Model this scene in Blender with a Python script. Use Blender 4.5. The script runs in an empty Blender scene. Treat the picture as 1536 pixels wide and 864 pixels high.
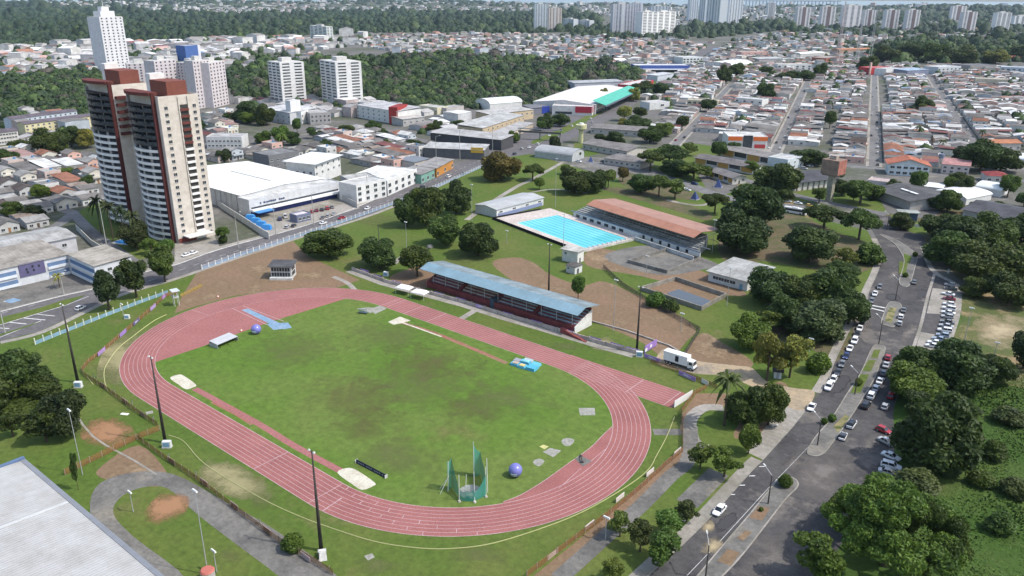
import bpy, bmesh, math, random
import numpy as np
from mathutils import Vector, Matrix
from mathutils.geometry import tessellate_polygon
random.seed(7); RNG = np.random.default_rng(7)
SC = bpy.context.scene; COL = SC.collection
PI = math.pi
# ------------------------------------------------------------------ camera
CAM = np.array([163.284397, -132.647183, 103.409847])
YAW, PIT, ROLL, FPX = -0.687709, 0.353958, 0.004865, 1183.256
def cam_axes():
    f = np.array([math.sin(YAW)*math.cos(PIT), math.cos(YAW)*math.cos(PIT), -math.sin(PIT)])
    r = np.array([math.cos(YAW), -math.sin(YAW), 0.]); u = np.cross(r, f)
    c, s = math.cos(ROLL), math.sin(ROLL)
    return c*r+s*u, -s*r+c*u, f
RX, UP, FW = cam_axes()
cd = bpy.data.cameras.new('camera'); co = bpy.data.objects.new('camera', cd); COL.objects.link(co)
co.matrix_world = Matrix(((RX[0], UP[0], -FW[0], CAM[0]), (RX[1], UP[1], -FW[1], CAM[1]), (RX[2], UP[2], -FW[2], CAM[2]), (0, 0, 0, 1)))
cd.sensor_width = 36; cd.lens = FPX*36/1536; cd.clip_start = 1; cd.clip_end = 60000
SC.camera = co
def G(x, y, z=0.0):
    "surveyed point: photo pixel -> ground point at height z"
    d = RX*((x-768)/FPX) - UP*((y-432)/FPX) + FW
    t = (z-CAM[2])/d[2]
    p = CAM+d*t
    return (p[0], p[1], z)
def G2(x, y, z=0.0):
    p = G(x, y, z); return (p[0], p[1])
def PJ(X):
    v = np.asarray(X, float)-CAM
    w = v@FW
    return np.stack([768+FPX*(v@RX)/w, 432-FPX*(v@UP)/w, w], -1)
def HT(px, py, ty):
    b = G(px, py); lo, hi = 0., 250.
    for _ in range(40):
        m = (lo+hi)/2
        if PJ((b[0], b[1], m))[1] > ty: lo = m
        else: hi = m
    return lo
def MPP(x, y):
    p = np.array(G(x, y)); return float(np.dot(p-CAM, FW))/FPX
# ------------------------------------------------------------------ colours and materials
def s2l(c):
    return tuple(((v/255)/12.92 if v/255 <= .04045 else ((v/255+.055)/1.055)**2.4) for v in c)
MATS = {}
class NT:
    def __init__(s, name):
        s.m = bpy.data.materials.new(name); s.m.use_nodes = True
        s.t = s.m.node_tree; s.n = s.t.nodes; s.b = s.n['Principled BSDF']
    def new(s, typ, **kw):
        n = s.n.new(typ)
        for k, v in kw.items(): setattr(n, k, v)
        return n
    def link(s, a, b): s.t.links.new(a, b)
    def noise(s, vec, scale, detail=4, rough=.6):
        n = s.new('ShaderNodeTexNoise'); n.inputs['Scale'].default_value = scale
        n.inputs['Detail'].default_value = detail; n.inputs['Roughness'].default_value = rough
        s.link(vec, n.inputs['Vector']); return n.outputs['Fac']
    def ramp(s, fac, p0, p1, c0=(0, 0, 0, 1), c1=(1, 1, 1, 1)):
        n = s.new('ShaderNodeValToRGB'); e = n.color_ramp.elements
        e[0].position = p0; e[1].position = p1; e[0].color = c0; e[1].color = c1
        s.link(fac, n.inputs[0]); return n.outputs[0]
    def mix(s, fac, a, b, mode='MIX'):
        n = s.new('ShaderNodeMix', data_type='RGBA', blend_type=mode)
        if isinstance(fac, (int, float)): n.inputs[0].default_value = fac
        else: s.link(fac, n.inputs[0])
        for v, i in ((a, 6), (b, 7)):
            if isinstance(v, tuple): n.inputs[i].default_value = (*v[:3], 1)
            else: s.link(v, n.inputs[i])
        return n.outputs[2]
    def bump(s, h, strength=.3, dist=.1):
        n = s.new('ShaderNodeBump'); n.inputs['Strength'].default_value = strength
        n.inputs['Distance'].default_value = dist; s.link(h, n.inputs['Height'])
        s.link(n.outputs[0], s.b.inputs['Normal'])
    def pos(s): return s.new('ShaderNodeNewGeometry').outputs['Position']
    def obj(s):
        tc = s.new('ShaderNodeTexCoord').outputs['Object']
        oi = s.new('ShaderNodeObjectInfo')
        a = s.new('ShaderNodeVectorMath', operation='ADD'); s.link(tc, a.inputs[0])
        m = s.new('ShaderNodeVectorMath', operation='SCALE'); m.inputs['Scale'].default_value = 91.
        cb = s.new('ShaderNodeCombineXYZ'); s.link(oi.outputs['Random'], cb.inputs[0]); s.link(oi.outputs['Random'], cb.inputs[1])
        s.link(cb.outputs[0], m.inputs[0]); s.link(m.outputs[0], a.inputs[1])
        return a.outputs[0]
    def col(s): return s.new('ShaderNodeObjectInfo').outputs['Color']
    def fin(s, color, rough=.85, spec=.3, metal=0.):
        if isinstance(color, tuple): s.b.inputs['Base Color'].default_value = (*color[:3], 1)
        else: s.link(color, s.b.inputs['Base Color'])
        s.b.inputs['Roughness'].default_value = rough; s.b.inputs['Specular IOR Level'].default_value = spec
        s.b.inputs['Metallic'].default_value = metal
        MATS[s.m.name] = s.m; return s.m
def ground_mat(name, c1, c2, c3=None, big=.02, small=.6, rough=.95, bump=.25, lo=.42, hi=.62, lo3=.56, hi3=.7, b3=.05):
    t = NT(name); p = t.pos()
    a = t.ramp(t.noise(p, big, 6), lo, hi)
    c = t.mix(a, c1, c2)
    if c3: c = t.mix(t.ramp(t.noise(p, b3, 7, .65), lo3, hi3), c, c3)
    d = t.noise(p, small, 5, .7)
    c = t.mix(1.0, c, t.ramp(d, .2, .8, (.55, .55, .55, 1), (1.25, 1.25, 1.25, 1)), 'MULTIPLY')
    d2 = t.noise(p, small*7, 3, .7)
    c = t.mix(.7, c, t.ramp(d2, .25, .75, (.6, .6, .6, 1), (1.25, 1.25, 1.25, 1)), 'MULTIPLY')
    t.bump(d2, bump, .2)
    return t.fin(c, rough, .15)
def obj_mat(name, rough=.8, stain=.3, scale=.5, spec=.3, metal=0., bump=0.):
    t = NT(name); o = t.obj(); n = t.noise(o, scale, 6, .7)
    lo = 1-stain
    c = t.mix(1.0, t.col(), t.ramp(n, .3, .65, (lo, lo*.98, lo*.94, 1), (1.04, 1.04, 1.04, 1)), 'MULTIPLY')
    n2 = t.noise(o, scale*9, 3, .6)
    c = t.mix(stain, c, t.ramp(n2, .35, .65, (.72, .7, .66, 1), (1.05, 1.05, 1.05, 1)), 'MULTIPLY')
    if bump: t.bump(n2, bump, .05)
    return t.fin(c, rough, spec, metal)
def corrugated(name, pitch=1.0, rough=.75, stain=.45, metal=0., axis=0):
    t = NT(name); tc = t.new('ShaderNodeTexCoord').outputs['Object']; o = t.obj()
    n = t.noise(o, .16, 6, .72)
    c = t.mix(1.0, t.col(), t.ramp(n, .32, .62, (1-stain, (1-stain)*.97, (1-stain)*.93, 1), (1.05, 1.05, 1.05, 1)), 'MULTIPLY')
    m = t.new('ShaderNodeMapping'); t.link(o, m.inputs['Vector'])
    m.inputs['Scale'].default_value = (1.6, .12, .4) if axis == 0 else (.12, 1.6, .4)
    n3 = t.noise(m.outputs[0], 1.0, 4, .6)
    c = t.mix(stain, c, t.ramp(n3, .35, .65, (.62, .6, .57, 1), (1.12, 1.12, 1.12, 1)), 'MULTIPLY')
    w = t.new('ShaderNodeTexWave', wave_type='BANDS', bands_direction='X' if axis == 0 else 'Y')
    w.inputs['Scale'].default_value = .5/pitch; w.inputs['Distortion'].default_value = 0
    t.link(tc, w.inputs['Vector'])
    c = t.mix(.35, c, t.ramp(w.outputs['Fac'], .0, .5, (.7, .7, .7, 1), (1, 1, 1, 1)), 'MULTIPLY')
    t.bump(w.outputs['Fac'], .35, .1)
    return t.fin(c, rough, .3, metal)
def leaf_mat(name):
    t = NT(name); o = t.obj()
    n = t.noise(o, 2.2, 3, .6)
    c = t.mix(1.0, t.col(), t.ramp(n, .3, .7, (.62, .66, .62, 1), (1.55, 1.42, 1.1, 1)), 'MULTIPLY')
    n2 = t.noise(o, 17., 2, .5)
    c = t.mix(.8, c, t.ramp(n2, .3, .7, (.65, .68, .6, 1), (1.45, 1.36, 1.15, 1)), 'MULTIPLY')
    m = t.fin(c, .6, .3)
    t.b.inputs['Subsurface Weight'].default_value = 0
    tr = t.new('ShaderNodeBsdfTranslucent'); t.link(c, tr.inputs['Color'])
    ms = t.new('ShaderNodeMixShader'); ms.inputs[0].default_value = .30
    t.link(t.b.outputs[0], ms.inputs[1]); t.link(tr.outputs[0], ms.inputs[2])
    t.link(ms.outputs[0], t.n['Material Output'].inputs['Surface'])
    return m
def wood_mat(name, c1, c2, c3, sc, sc2):
    "foliage of stuff woods: world-space variation"
    t = NT(name); p = t.pos()
    c = t.mix(t.ramp(t.noise(p, sc, 4, .6), .38, .62), c1, c2)
    c = t.mix(t.ramp(t.noise(p, sc2, 3, .6), .60, .70), c, c3)
    n2 = t.noise(p, sc*14, 3, .6)
    c = t.mix(.9, c, t.ramp(n2, .3, .7, (.5, .55, .5, 1), (1.5, 1.45, 1.3, 1)), 'MULTIPLY')
    return t.fin(c, .7, .2)
M_WALL = obj_mat('painted_render', .85, .22, .35)
M_CLEAN = obj_mat('clean_paint', .6, .08, .5)
M_CONC = obj_mat('weathered_concrete', .9, .5, .3, bump=.2)
M_METAL = obj_mat('painted_metal', .45, .15, .4, .5)
M_CAR = obj_mat('car_paint', .25, .04, 1.0, .6)
M_ROOF = corrugated('corrugated_sheet', 1.1, .8, .5)
M_ROOFC = corrugated('corrugated_sheet_clean', 1.1, .6, .18)
M_TILE = corrugated('clay_tile', .5, .85, .4)
M_LEAF = leaf_mat('foliage')
M_BARK = obj_mat('bark', .95, .45, 3., bump=.3)
M_CLOTH = obj_mat('cloth', .9, .12, 2.)
def glass_mat(name, c, rough=.12):
    t = NT(name); o = t.obj(); n = t.noise(o, .7, 2)
    cc = t.mix(t.ramp(n, .35, .65), c, tuple(v*2.2 for v in c))
    return t.fin(cc, rough, .6)
M_GLASS = glass_mat('dark_window_glass', (.02, .026, .032))
M_CGLASS = glass_mat('car_glass', (.012, .015, .018), .06)
M_RUBBER = NT('rubber').fin((.02, .02, .02), .8)
M_LAMP = NT('headlamp_lens').fin((.7, .72, .75), .15, .6)
M_TAIL = NT('tail_lamp_lens').fin((.35, .01, .01), .2, .6)
def mesh_mat(name, alpha, rough=.8):
    t = NT(name); m = t.fin(t.col(), rough)
    tc = t.new('ShaderNodeTexCoord').outputs['Object']
    t.b.inputs['Alpha'].default_value = alpha
    return m
M_NET = mesh_mat('netting', .74)
M_MESHF = mesh_mat('fence_mesh', .42)
# ------------------------------------------------------------------ mesh builder
class MB:
    def __init__(s): s.v = []; s.f = []; s.mi = []; s.m = 0
    def face(s, pts):
        i = len(s.v); s.v += [tuple(p) for p in pts]; s.f.append(tuple(range(i, i+len(pts)))); s.mi.append(s.m)
    def mesh(s, V, F):
        i = len(s.v); s.v += [tuple(p) for p in V]
        for f in F: s.f.append(tuple(k+i for k in f)); s.mi.append(s.m)
    def box(s, x0, x1, y0, y1, z0, z1):
        V = [(x0, y0, z0), (x1, y0, z0), (x1, y1, z0), (x0, y1, z0), (x0, y0, z1), (x1, y0, z1), (x1, y1, z1), (x0, y1, z1)]
        s.mesh(V, [(3, 2, 1, 0), (4, 5, 6, 7), (0, 1, 5, 4), (1, 2, 6, 5), (2, 3, 7, 6), (3, 0, 4, 7)]); return s
    def prism(s, poly, z0, z1):
        n = len(poly)
        a = sum(poly[i][0]*poly[(i+1) % n][1]-poly[(i+1) % n][0]*poly[i][1] for i in range(n))
        if a < 0: poly = poly[::-1]
        tri = tessellate_polygon([[Vector((p[0], p[1], 0)) for p in poly]])
        V = [(p[0], p[1], z0) for p in poly]+[(p[0], p[1], z1) for p in poly]
        F = [(i, (i+1) % n, (i+1) % n+n, i+n) for i in range(n)]
        for t in tri:
            x = [poly[k] for k in t]
            ar = (x[1][0]-x[0][0])*(x[2][1]-x[0][1])-(x[2][0]-x[0][0])*(x[1][1]-x[0][1])
            t = t if ar > 0 else t[::-1]
            F.append(tuple(k+n for k in t)); F.append(tuple(t[::-1]))
        s.mesh(V, F); return s
    def hull(s, bot, top):
        n = len(bot); V = list(bot)+list(top)
        F = [tuple(range(n))[::-1], tuple(range(n, 2*n))]+[(i, (i+1) % n, (i+1) % n+n, i+n) for i in range(n)]
        s.mesh(V, F); return s
    def tube(s, p0, p1, r0, r1=None, n=8):
        r1 = r0 if r1 is None else r1
        a = Vector(p0); b = Vector(p1); d = (b-a).normalized()
        u = d.orthogonal().normalized(); w = d.cross(u)
        R0 = [a+(u*math.cos(2*PI*k/n)+w*math.sin(2*PI*k/n))*r0 for k in range(n)]
        R1 = [b+(u*math.cos(2*PI*k/n)+w*math.sin(2*PI*k/n))*r1 for k in range(n)]
        s.hull(R0, R1); return s
    def sphere(s, c, r, nu=16, nv=10, sz=1.):
        V = []; F = []
        for j in range(nv+1):
            th = PI*j/nv
            for i in range(nu):
                ph = 2*PI*i/nu
                V.append((c[0]+r*math.sin(th)*math.cos(ph), c[1]+r*math.sin(th)*math.sin(ph), c[2]-r*sz*math.cos(th)))
        for j in range(nv):
            for i in range(nu):
                a = j*nu+i; b = j*nu+(i+1) % nu
                F.append((a, b, b+nu, a+nu))
        s.mesh(V, F); return s
    def gable(s, x0, x1, y0, y1, z, rise, over=.5, th=.12, axis='x'):
        "two-slope roof shell, ridge along axis"
        if axis == 'x':
            X0, X1 = x0-over, x1+over; ym = (y0+y1)/2; k = rise/((y1-y0)/2); ze = z-over*k
            for (ya, yb) in ((y0-over, ym), (y1+over, ym)):
                V = [(X0, ya, ze), (X1, ya, ze), (X1, yb, z+rise), (X0, yb, z+rise)]
                T = [(p[0], p[1], p[2]+th) for p in V]
                if ya > yb: V, T = V[::-1], T[::-1]
                s.hull(V, T)
        else:
            Y0, Y1 = y0-over, y1+over; xm = (x0+x1)/2; k = rise/((x1-x0)/2); ze = z-over*k
            for (xa, xb) in ((x0-over, xm), (x1+over, xm)):
                V = [(xa, Y0, ze), (xb, Y0, z+rise), (xb, Y1, z+rise), (xa, Y1, ze)]
                if xa < xb: V = [(xa, Y0, ze), (xb, Y0, z+rise), (xb, Y1, z+rise), (xa, Y1, ze)]
                T = [(p[0], p[1], p[2]+th) for p in V]
                if xa > xb: V, T = V[::-1], T[::-1]
                s.hull(V, T)
        return s
    def gablewall(s, x0, x1, y0, y1, z, rise, axis='x'):
        "box walls with gable ends"
        s.box(x0, x1, y0, y1, 0, z)
        if axis == 'x':
            ym = (y0+y1)/2
            s.mesh([(x0, y0, z), (x0, y1, z), (x0, ym, z+rise), (x1, y0, z), (x1, y1, z), (x1, ym, z+rise)], [(0, 2, 1), (3, 4, 5), (0, 3, 5, 2), (4, 1, 2, 5)])
        else:
            xm = (x0+x1)/2
            s.mesh([(x0, y0, z), (x1, y0, z), (xm, y0, z+rise), (x0, y1, z), (x1, y1, z), (xm, y1, z+rise)], [(0, 1, 2), (4, 3, 5), (3, 0, 2, 5), (1, 4, 5, 2)])
        return s
    def data(s, name, mats):
        me = bpy.data.meshes.new(name); me.from_pydata(s.v, [], s.f)
        for m in (mats if isinstance(mats, (list, tuple)) else [mats]): me.materials.append(m)
        if any(s.mi): me.polygons.foreach_set('material_index', s.mi)
        me.update(); return me
def c4(c): return (*c[:3], 1.0)
def link(name, me, parent=None, color=None, loc=None, rz=0.):
    o = bpy.data.objects.new(name, me); COL.objects.link(o)
    if parent is not None: o.parent = parent
    if color is not None: o.color = c4(color)
    if loc is not None: o.location = loc
    if rz: o.rotation_euler = (0, 0, rz)
    return o
def tag(o, label=None, cat=None, group=None, kind=None):
    if label: o['label'] = label
    if cat: o['category'] = cat
    if group: o['group'] = group
    if kind: o['kind'] = kind
    return o
def thing(name, label, cat, loc=(0, 0, 0), rz=0., group=None):
    o = bpy.data.objects.new(name, None); COL.objects.link(o); o.empty_display_size = .5
    o.location = (loc[0], loc[1], loc[2] if len(loc) > 2 else 0.); o.rotation_euler = (0, 0, rz)
    return tag(o, label, cat, group)
def part(root, name, mb, mat, color=(.5, .5, .5), label=None, loc=None, rz=0., smooth=False):
    me = mb if isinstance(mb, bpy.types.Mesh) else mb.data(name, mat)
    if smooth: me.polygons.foreach_set('use_smooth', [True]*len(me.polygons))
    o = link(name, me, root, color, loc, rz)
    if label: o['label'] = label
    return o
def copy_tree(o, parent=None):
    c = o.copy(); COL.objects.link(c)
    if parent is not None: c.parent = parent
    for ch in CH.get(o.name, ()): copy_tree(ch, c)
    return c
CH = {}
def index_children(o):
    for ch in o.children:
        CH.setdefault(o.name, []).append(ch); index_children(ch)
def struct(name, mb, mat, color=None):
    o = link(name, mb.data(name, mat) if isinstance(mb, MB) else mb, None, color); o['kind'] = 'structure'; return o
def catmull(P, n=8, closed=True):
    out = []; m = len(P)
    rng = range(m if closed else m-1)
    for i in rng:
        if closed: a, b, c, d = P[i-1], P[i], P[(i+1) % m], P[(i+2) % m]
        else: a, b, c, d = P[max(i-1, 0)], P[i], P[i+1], P[min(i+2, m-1)]
        for k in range(n):
            t = k/n
            out.append(tuple(.5*((2*b[j])+(-a[j]+c[j])*t+(2*a[j]-5*b[j]+4*c[j]-d[j])*t*t+(-a[j]+3*b[j]-3*c[j]+d[j])*t**3) for j in range(2)))
    if not closed: out.append(tuple(P[-1][:2]))
    return out
def px(s): return [tuple(float(v) for v in p.split(',')) for p in s.split()]
def gp(s): return [G2(*p) for p in px(s)]
def poly_mesh(poly, z):
    n = len(poly)
    tri = tessellate_polygon([[Vector((p[0], p[1], 0)) for p in poly]])
    mb = MB(); F = []
    for t in tri:
        x = [poly[k] for k in t]
        ar = (x[1][0]-x[0][0])*(x[2][1]-x[0][1])-(x[2][0]-x[0][0])*(x[1][1]-x[0][1])
        if abs(ar) < 1e-9: continue
        F.append(tuple(t if ar > 0 else t[::-1]))
    mb.mesh([(p[0], p[1], z) for p in poly], F); return mb
NSH = [0]
def sheet(name, poly, z, mat, smooth=0, color=None):
    NSH[0] += 1; z = z+(NSH[0] % 12)*.0003
    if smooth: poly = catmull(poly, smooth)
    return struct(name, poly_mesh(poly, z), mat, color)
def slab(name, poly, z0, z1, mat, smooth=0, color=None):
    if smooth: poly = catmull(poly, smooth)
    return struct(name, MB().prism(poly, z0, z1), mat, color)
def offset_line(P, d):
    out = []
    for i, p in enumerate(P):
        a = Vector(P[max(i-1, 0)]); b = Vector(P[min(i+1, len(P)-1)]); t = (b-a).normalized()
        out.append((p[0]-t.y*d, p[1]+t.x*d))
    return out
def ribbon(mb, P, w, z, closed=False):
    if closed: P = list(P)+[P[0], P[1]]
    A = offset_line(P, w/2); B = offset_line(P, -w/2)
    if closed: A, B = A[1:], B[1:]; A[-1] = A[0] if False else A[-1]
    for i in range(len(A)-1):
        mb.face([(*B[i], z), (*B[i+1], z), (*A[i+1], z), (*A[i], z)])
def wallrun(mb, P, w, z0, z1):
    A = offset_line(P, w/2); B = offset_line(P, -w/2)
    for i in range(len(P)-1):
        mb.hull([(*B[i], z0), (*B[i+1], z0), (*A[i+1], z0), (*A[i], z0)], [(*B[i], z1), (*B[i+1], z1), (*A[i+1], z1), (*A[i], z1)])
def along(P, step, start=0.):
    "points and headings every step metres along a polyline"
    out = []; need = start
    for i in range(len(P)-1):
        a = Vector(P[i]); b = Vector(P[i+1]); L = (b-a).length; ang = math.atan2(b.y-a.y, b.x-a.x)
        while need <= L:
            q = a+(b-a)*(need/L); out.append((q.x, q.y, ang)); need += step
        need -= L
    return out
ORD = 'first second third fourth fifth sixth seventh eighth ninth tenth eleventh twelfth thirteenth fourteenth fifteenth sixteenth seventeenth eighteenth nineteenth twentieth'.split()
def ordn(i):
    if i < 20: return ORD[i]
    t = ['', '', 'twenty', 'thirty', 'forty', 'fifty', 'sixty'][(i+1)//10]
    u = (i+1) % 10
    return t+'-'+ORD[u-1] if u else {'thirty': 'thirtieth', 'forty': 'fortieth', 'fifty': 'fiftieth'}.get(t, t+'th')
def np_mesh(name, V, Q, mats, colors=None, mi=None):
    me = bpy.data.meshes.new(name); V = np.ascontiguousarray(V, np.float32); Q = np.ascontiguousarray(Q, np.int32)
    k = Q.shape[1]; n = len(Q)
    me.vertices.add(len(V)); me.vertices.foreach_set('co', V.ravel())
    me.loops.add(n*k); me.loops.foreach_set('vertex_index', Q.ravel())
    me.polygons.add(n); me.polygons.foreach_set('loop_start', np.arange(0, n*k, k, dtype=np.int32))
    me.polygons.foreach_set('loop_total', np.full(n, k, np.int32))
    for m in (mats if isinstance(mats, (list, tuple)) else [mats]): me.materials.append(m)
    if mi is not None: me.polygons.foreach_set('material_index', np.ascontiguousarray(mi, np.int32))
    if colors is not None:
        at = me.attributes.new('tint', 'FLOAT_COLOR', 'FACE'); c = np.ones((n, 4), np.float32); c[:, :3] = colors
        at.data.foreach_set('color', c.ravel())
    me.update(calc_edges=True); me.validate(); return me
# ------------------------------------------------------------------ world, sun, haze
SUN_AZ, SUN_EL = math.radians(25), math.radians(54)
SD = Vector((math.cos(SUN_AZ)*math.cos(SUN_EL), math.sin(SUN_AZ)*math.cos(SUN_EL), math.sin(SUN_EL)))
w = bpy.data.worlds.new('World'); SC.world = w; w.use_nodes = True
sky = w.node_tree.nodes.new('ShaderNodeTexSky'); sky.sky_type = 'NISHITA'; sky.sun_disc = False
sky.sun_elevation = SUN_EL; sky.sun_rotation = math.atan2(SD.x, SD.y); sky.air_density = 1.2; sky.dust_density = 2.0
bg = w.node_tree.nodes['Background']; bg.inputs['Strength'].default_value = .15
w.node_tree.links.new(sky.outputs[0], bg.inputs['Color'])
sl = bpy.data.lights.new('sun', 'SUN'); sl.energy = 2.35; sl.angle = math.radians(1.0); sl.color = (1, .96, .9)
so = bpy.data.objects.new('sun', sl); COL.objects.link(so); so.rotation_euler = SD.to_track_quat('Z', 'Y').to_euler()
SC.view_settings.view_transform = 'Standard'; SC.view_settings.look = 'None'; SC.view_settings.gamma = 1
SC.view_settings.use_curve_mapping = False; SC.view_settings.exposure = .74
SC.cycles.max_bounces = 6; SC.cycles.transparent_max_bounces = 12; SC.cycles.volume_bounces = 0
SC.cycles.caustics_reflective = False; SC.cycles.caustics_refractive = False
def make_haze(density=.000024):
    hb = MB().box(-14500, 16000, -4000, 16000, -40, 160)
    o = struct('haze', hb, None) if False else link('haze', hb.data('haze', []))
    m = bpy.data.materials.new('haze_air'); m.use_nodes = True; n = m.node_tree.nodes
    n.remove(n['Principled BSDF']); v = n.new('ShaderNodeVolumePrincipled')
    v.inputs['Color'].default_value = (.66, .82, 1, 1); v.inputs['Density'].default_value = density; v.inputs['Anisotropy'].default_value = .15
    m.node_tree.links.new(v.outputs[0], n['Material Output'].inputs['Volume'])
    m.cycles.homogeneous_volume = True
    o.data.materials.append(m); o['kind'] = 'stuff'
# ------------------------------------------------------------------ ground materials
g = s2l
MG_CITY = ground_mat('city_soil', (.16, .15, .14), (.09, .10, .06), (.25, .23, .21), .01, .3)
MG_LAWN = ground_mat('park_lawn_grass', (.086, .136, .024), (.122, .148, .036), (.18, .145, .07), .03, .7, lo3=.58, hi3=.76)
MG_FIELD = ground_mat('infield_grass', (.096, .172, .024), (.128, .178, .040), (.155, .130, .055), .022, .5, lo3=.60, hi3=.80, b3=.035)
MG_ROUGH = ground_mat('rough_meadow', (.046, .090, .015), (.076, .118, .026), (.11, .115, .045), .045, .8, lo3=.58, hi3=.75)
MG_VERGE = ground_mat('dry_verge', (.12, .125, .045), (.075, .105, .03), (.27, .20, .11), .06, .8, lo3=.5, hi3=.62)
MG_TRACK = ground_mat('track_rubber', (.345, .140, .128), (.305, .120, .110), (.255, .102, .095), .08, 2.5, lo3=.5, hi3=.75, b3=.06, bump=.1)
MG_DAREA = ground_mat('track_rubber_apron', (.325, .135, .125), (.355, .15, .14), None, .06, 1.5, bump=.1)
MG_LINE = ground_mat('faded_line_paint', (.52, .37, .36), (.44, .28, .28), None, .3, 2, bump=0)
MG_WLINE = ground_mat('white_line_paint', (.66, .58, .56), (.5, .42, .40), None, .3, 2, bump=0)
MG_RUST = ground_mat('worn_runway', (.33, .13, .10), (.26, .17, .10), (.18, .12, .05), .3, 1.5)
MG_SAND = ground_mat('pale_sand', (.62, .58, .47), (.52, .47, .36), None, .3, 2)
MG_DIRT = ground_mat('brown_soil', (.235, .155, .098), (.19, .135, .08), (.33, .235, .15), .05, .8, lo3=.55, hi3=.7)
MG_RED = ground_mat('orange_soil', (.34, .17, .09), (.25, .15, .08), None, .2, 1)
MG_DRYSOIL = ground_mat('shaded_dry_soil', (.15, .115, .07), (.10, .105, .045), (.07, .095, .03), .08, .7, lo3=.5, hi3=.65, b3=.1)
MG_YSAND = ground_mat('sandy_track', (.44, .34, .22), (.33, .27, .19), (.22, .2, .18), .1, 1)
MG_DRY = ground_mat('dry_grass', (.30, .26, .13), (.19, .18, .08), (.09, .11, .035), .2, 1.2, lo3=.5, hi3=.6, b3=.3)
MG_ASPH = ground_mat('old_asphalt', (.098, .093, .090), (.066, .063, .063), (.155, .140, .126), .09, .6, lo3=.55, hi3=.60, b3=.045, bump=.1)
MG_ASPH2 = ground_mat('avenue_asphalt', (.155, .145, .145), (.125, .118, .12), (.19, .175, .17), .04, .5, lo3=.6, hi3=.72, bump=.1)
MG_STREET = ground_mat('street_asphalt', (.20, .195, .19), (.16, .155, .15), None, .03, .3, bump=.1)
MG_CONC = ground_mat('pavement_concrete', (.36, .33, .29), (.27, .25, .21), (.17, .16, .12), .08, .8, lo3=.55, hi3=.7)
MG_PATH = ground_mat('stained_path', (.20, .19, .17), (.13, .125, .115), (.28, .25, .2), .12, .9)
MG_PAD = ground_mat('concrete_pad', (.35, .34, .30), (.27, .27, .22), None, .5, 1.5)
MG_DECK = ground_mat('pool_deck_tile', (.60, .53, .48), (.52, .45, .40), None, .08, 1)
MG_WPAINT = ground_mat('road_marking_paint', (.75, .75, .72), (.55, .55, .52), None, .3, 2, bump=0)
MG_YPAINT = ground_mat('yellow_marking_paint', (.60, .55, .22), (.5, .48, .2), None, .3, 2, bump=0)
def soft_patch(name, c1, c2, lo, hi, mx=1.):
    t = NT(name); p = t.pos(); tc = t.new('ShaderNodeTexCoord').outputs['Generated']
    m = t.new('ShaderNodeMapping'); t.link(tc, m.inputs['Vector']); m.inputs['Location'].default_value = (-1, -1, 0); m.inputs['Scale'].default_value = (2, 2, 0)
    ln = t.new('ShaderNodeVectorMath', operation='LENGTH'); t.link(m.outputs[0], ln.inputs[0])
    n = t.noise(p, .16, 7, .72); sb = t.new('ShaderNodeMath', operation='MULTIPLY_ADD'); t.link(ln.outputs['Value'], sb.inputs[0]); sb.inputs[1].default_value = -.42; t.link(n, sb.inputs[2])
    al = t.ramp(sb.outputs[0], lo, hi, (0, 0, 0, 1), (mx, mx, mx, 1)); c = t.mix(t.noise(p, 1.2, 5, .7), c1, c2); mm = t.fin(c, .95, .15); t.link(al, t.b.inputs['Alpha']); return mm
MG_DUST = soft_patch('dusty_asphalt', (.20, .175, .15), (.13, .12, .115), .16, .5)
MG_PATCH = soft_patch('fresh_asphalt_patch', (.05, .048, .05), (.07, .068, .07), .14, .26)
MG_REDS = soft_patch('orange_soil_patch', (.34, .17, .09), (.24, .15, .08), .05, .35)
MG_SANDS = soft_patch('sandy_patch', (.44, .34, .22), (.30, .26, .15), .08, .5)
MG_DRYS = soft_patch('dry_grass_patch', (.30, .26, .14), (.2, .19, .09), .05, .4)
# ------------------------------------------------------------------ terrain and water
FAR = [(-30000, -8000), (30000, -8000), (30000, 45000), (-30000, 45000)]
sheet('ground', FAR, 0.0, MG_CITY)
rv = NT('river_water'); rn = rv.noise(rv.pos(), .004, 3); rv.bump(rn, .1, 5.); M_RIVER = rv.fin((.10, .14, .17), .25, .5)
def bearing(xpx): # horizontal direction through a pixel column near the horizon
    d = RX*((xpx-768)/FPX)+FW+UP*.36; v = Vector((d[0], d[1])).normalized(); return v
rp = [tuple(CAM[:2]+np.array(bearing(x))*9300) for x in range(-700, 2300, 150)]
rq = [tuple(CAM[:2]+np.array(bearing(x))*38000) for x in range(-700, 2300, 150)]
sheet('river', rp+rq[::-1], .6, M_RIVER)
BUMPS = []
for (x, d, hgt, r) in [(740, 7600, 62, 420), (640, 8000, 40, 500), (690, 8300, 45, 380), (300, 7700, 60, 430), (250, 8200, 45, 500), (60, 7400, 45, 500), (480, 8100, 48, 500), (400, 8200, 30, 400), (560, 8000, 52, 400),
                       (1330, 6700, 36, 420), (1450, 6400, 48, 300), (1385, 7200, 30, 420), (1500, 7000, 30, 500), (870, 8200, 50, 500), (1250, 7800, 36, 500), (1190, 7600, 30, 400), (150, 8300, 45, 400), (-60, 7700, 50, 500), (1600, 6800, 42, 500), (960, 8300, 40, 400)]:
    b = np.array(bearing(x))*d+CAM[:2]; BUMPS.append((b[0], b[1], hgt*.50, r))
def ZH(x, y):
    z = np.zeros_like(np.asarray(x, float))
    for bx, by, hh, r in BUMPS: z = z+hh*np.exp(-((x-bx)**2+(y-by)**2)/(2*r*r))
    return z
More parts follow.
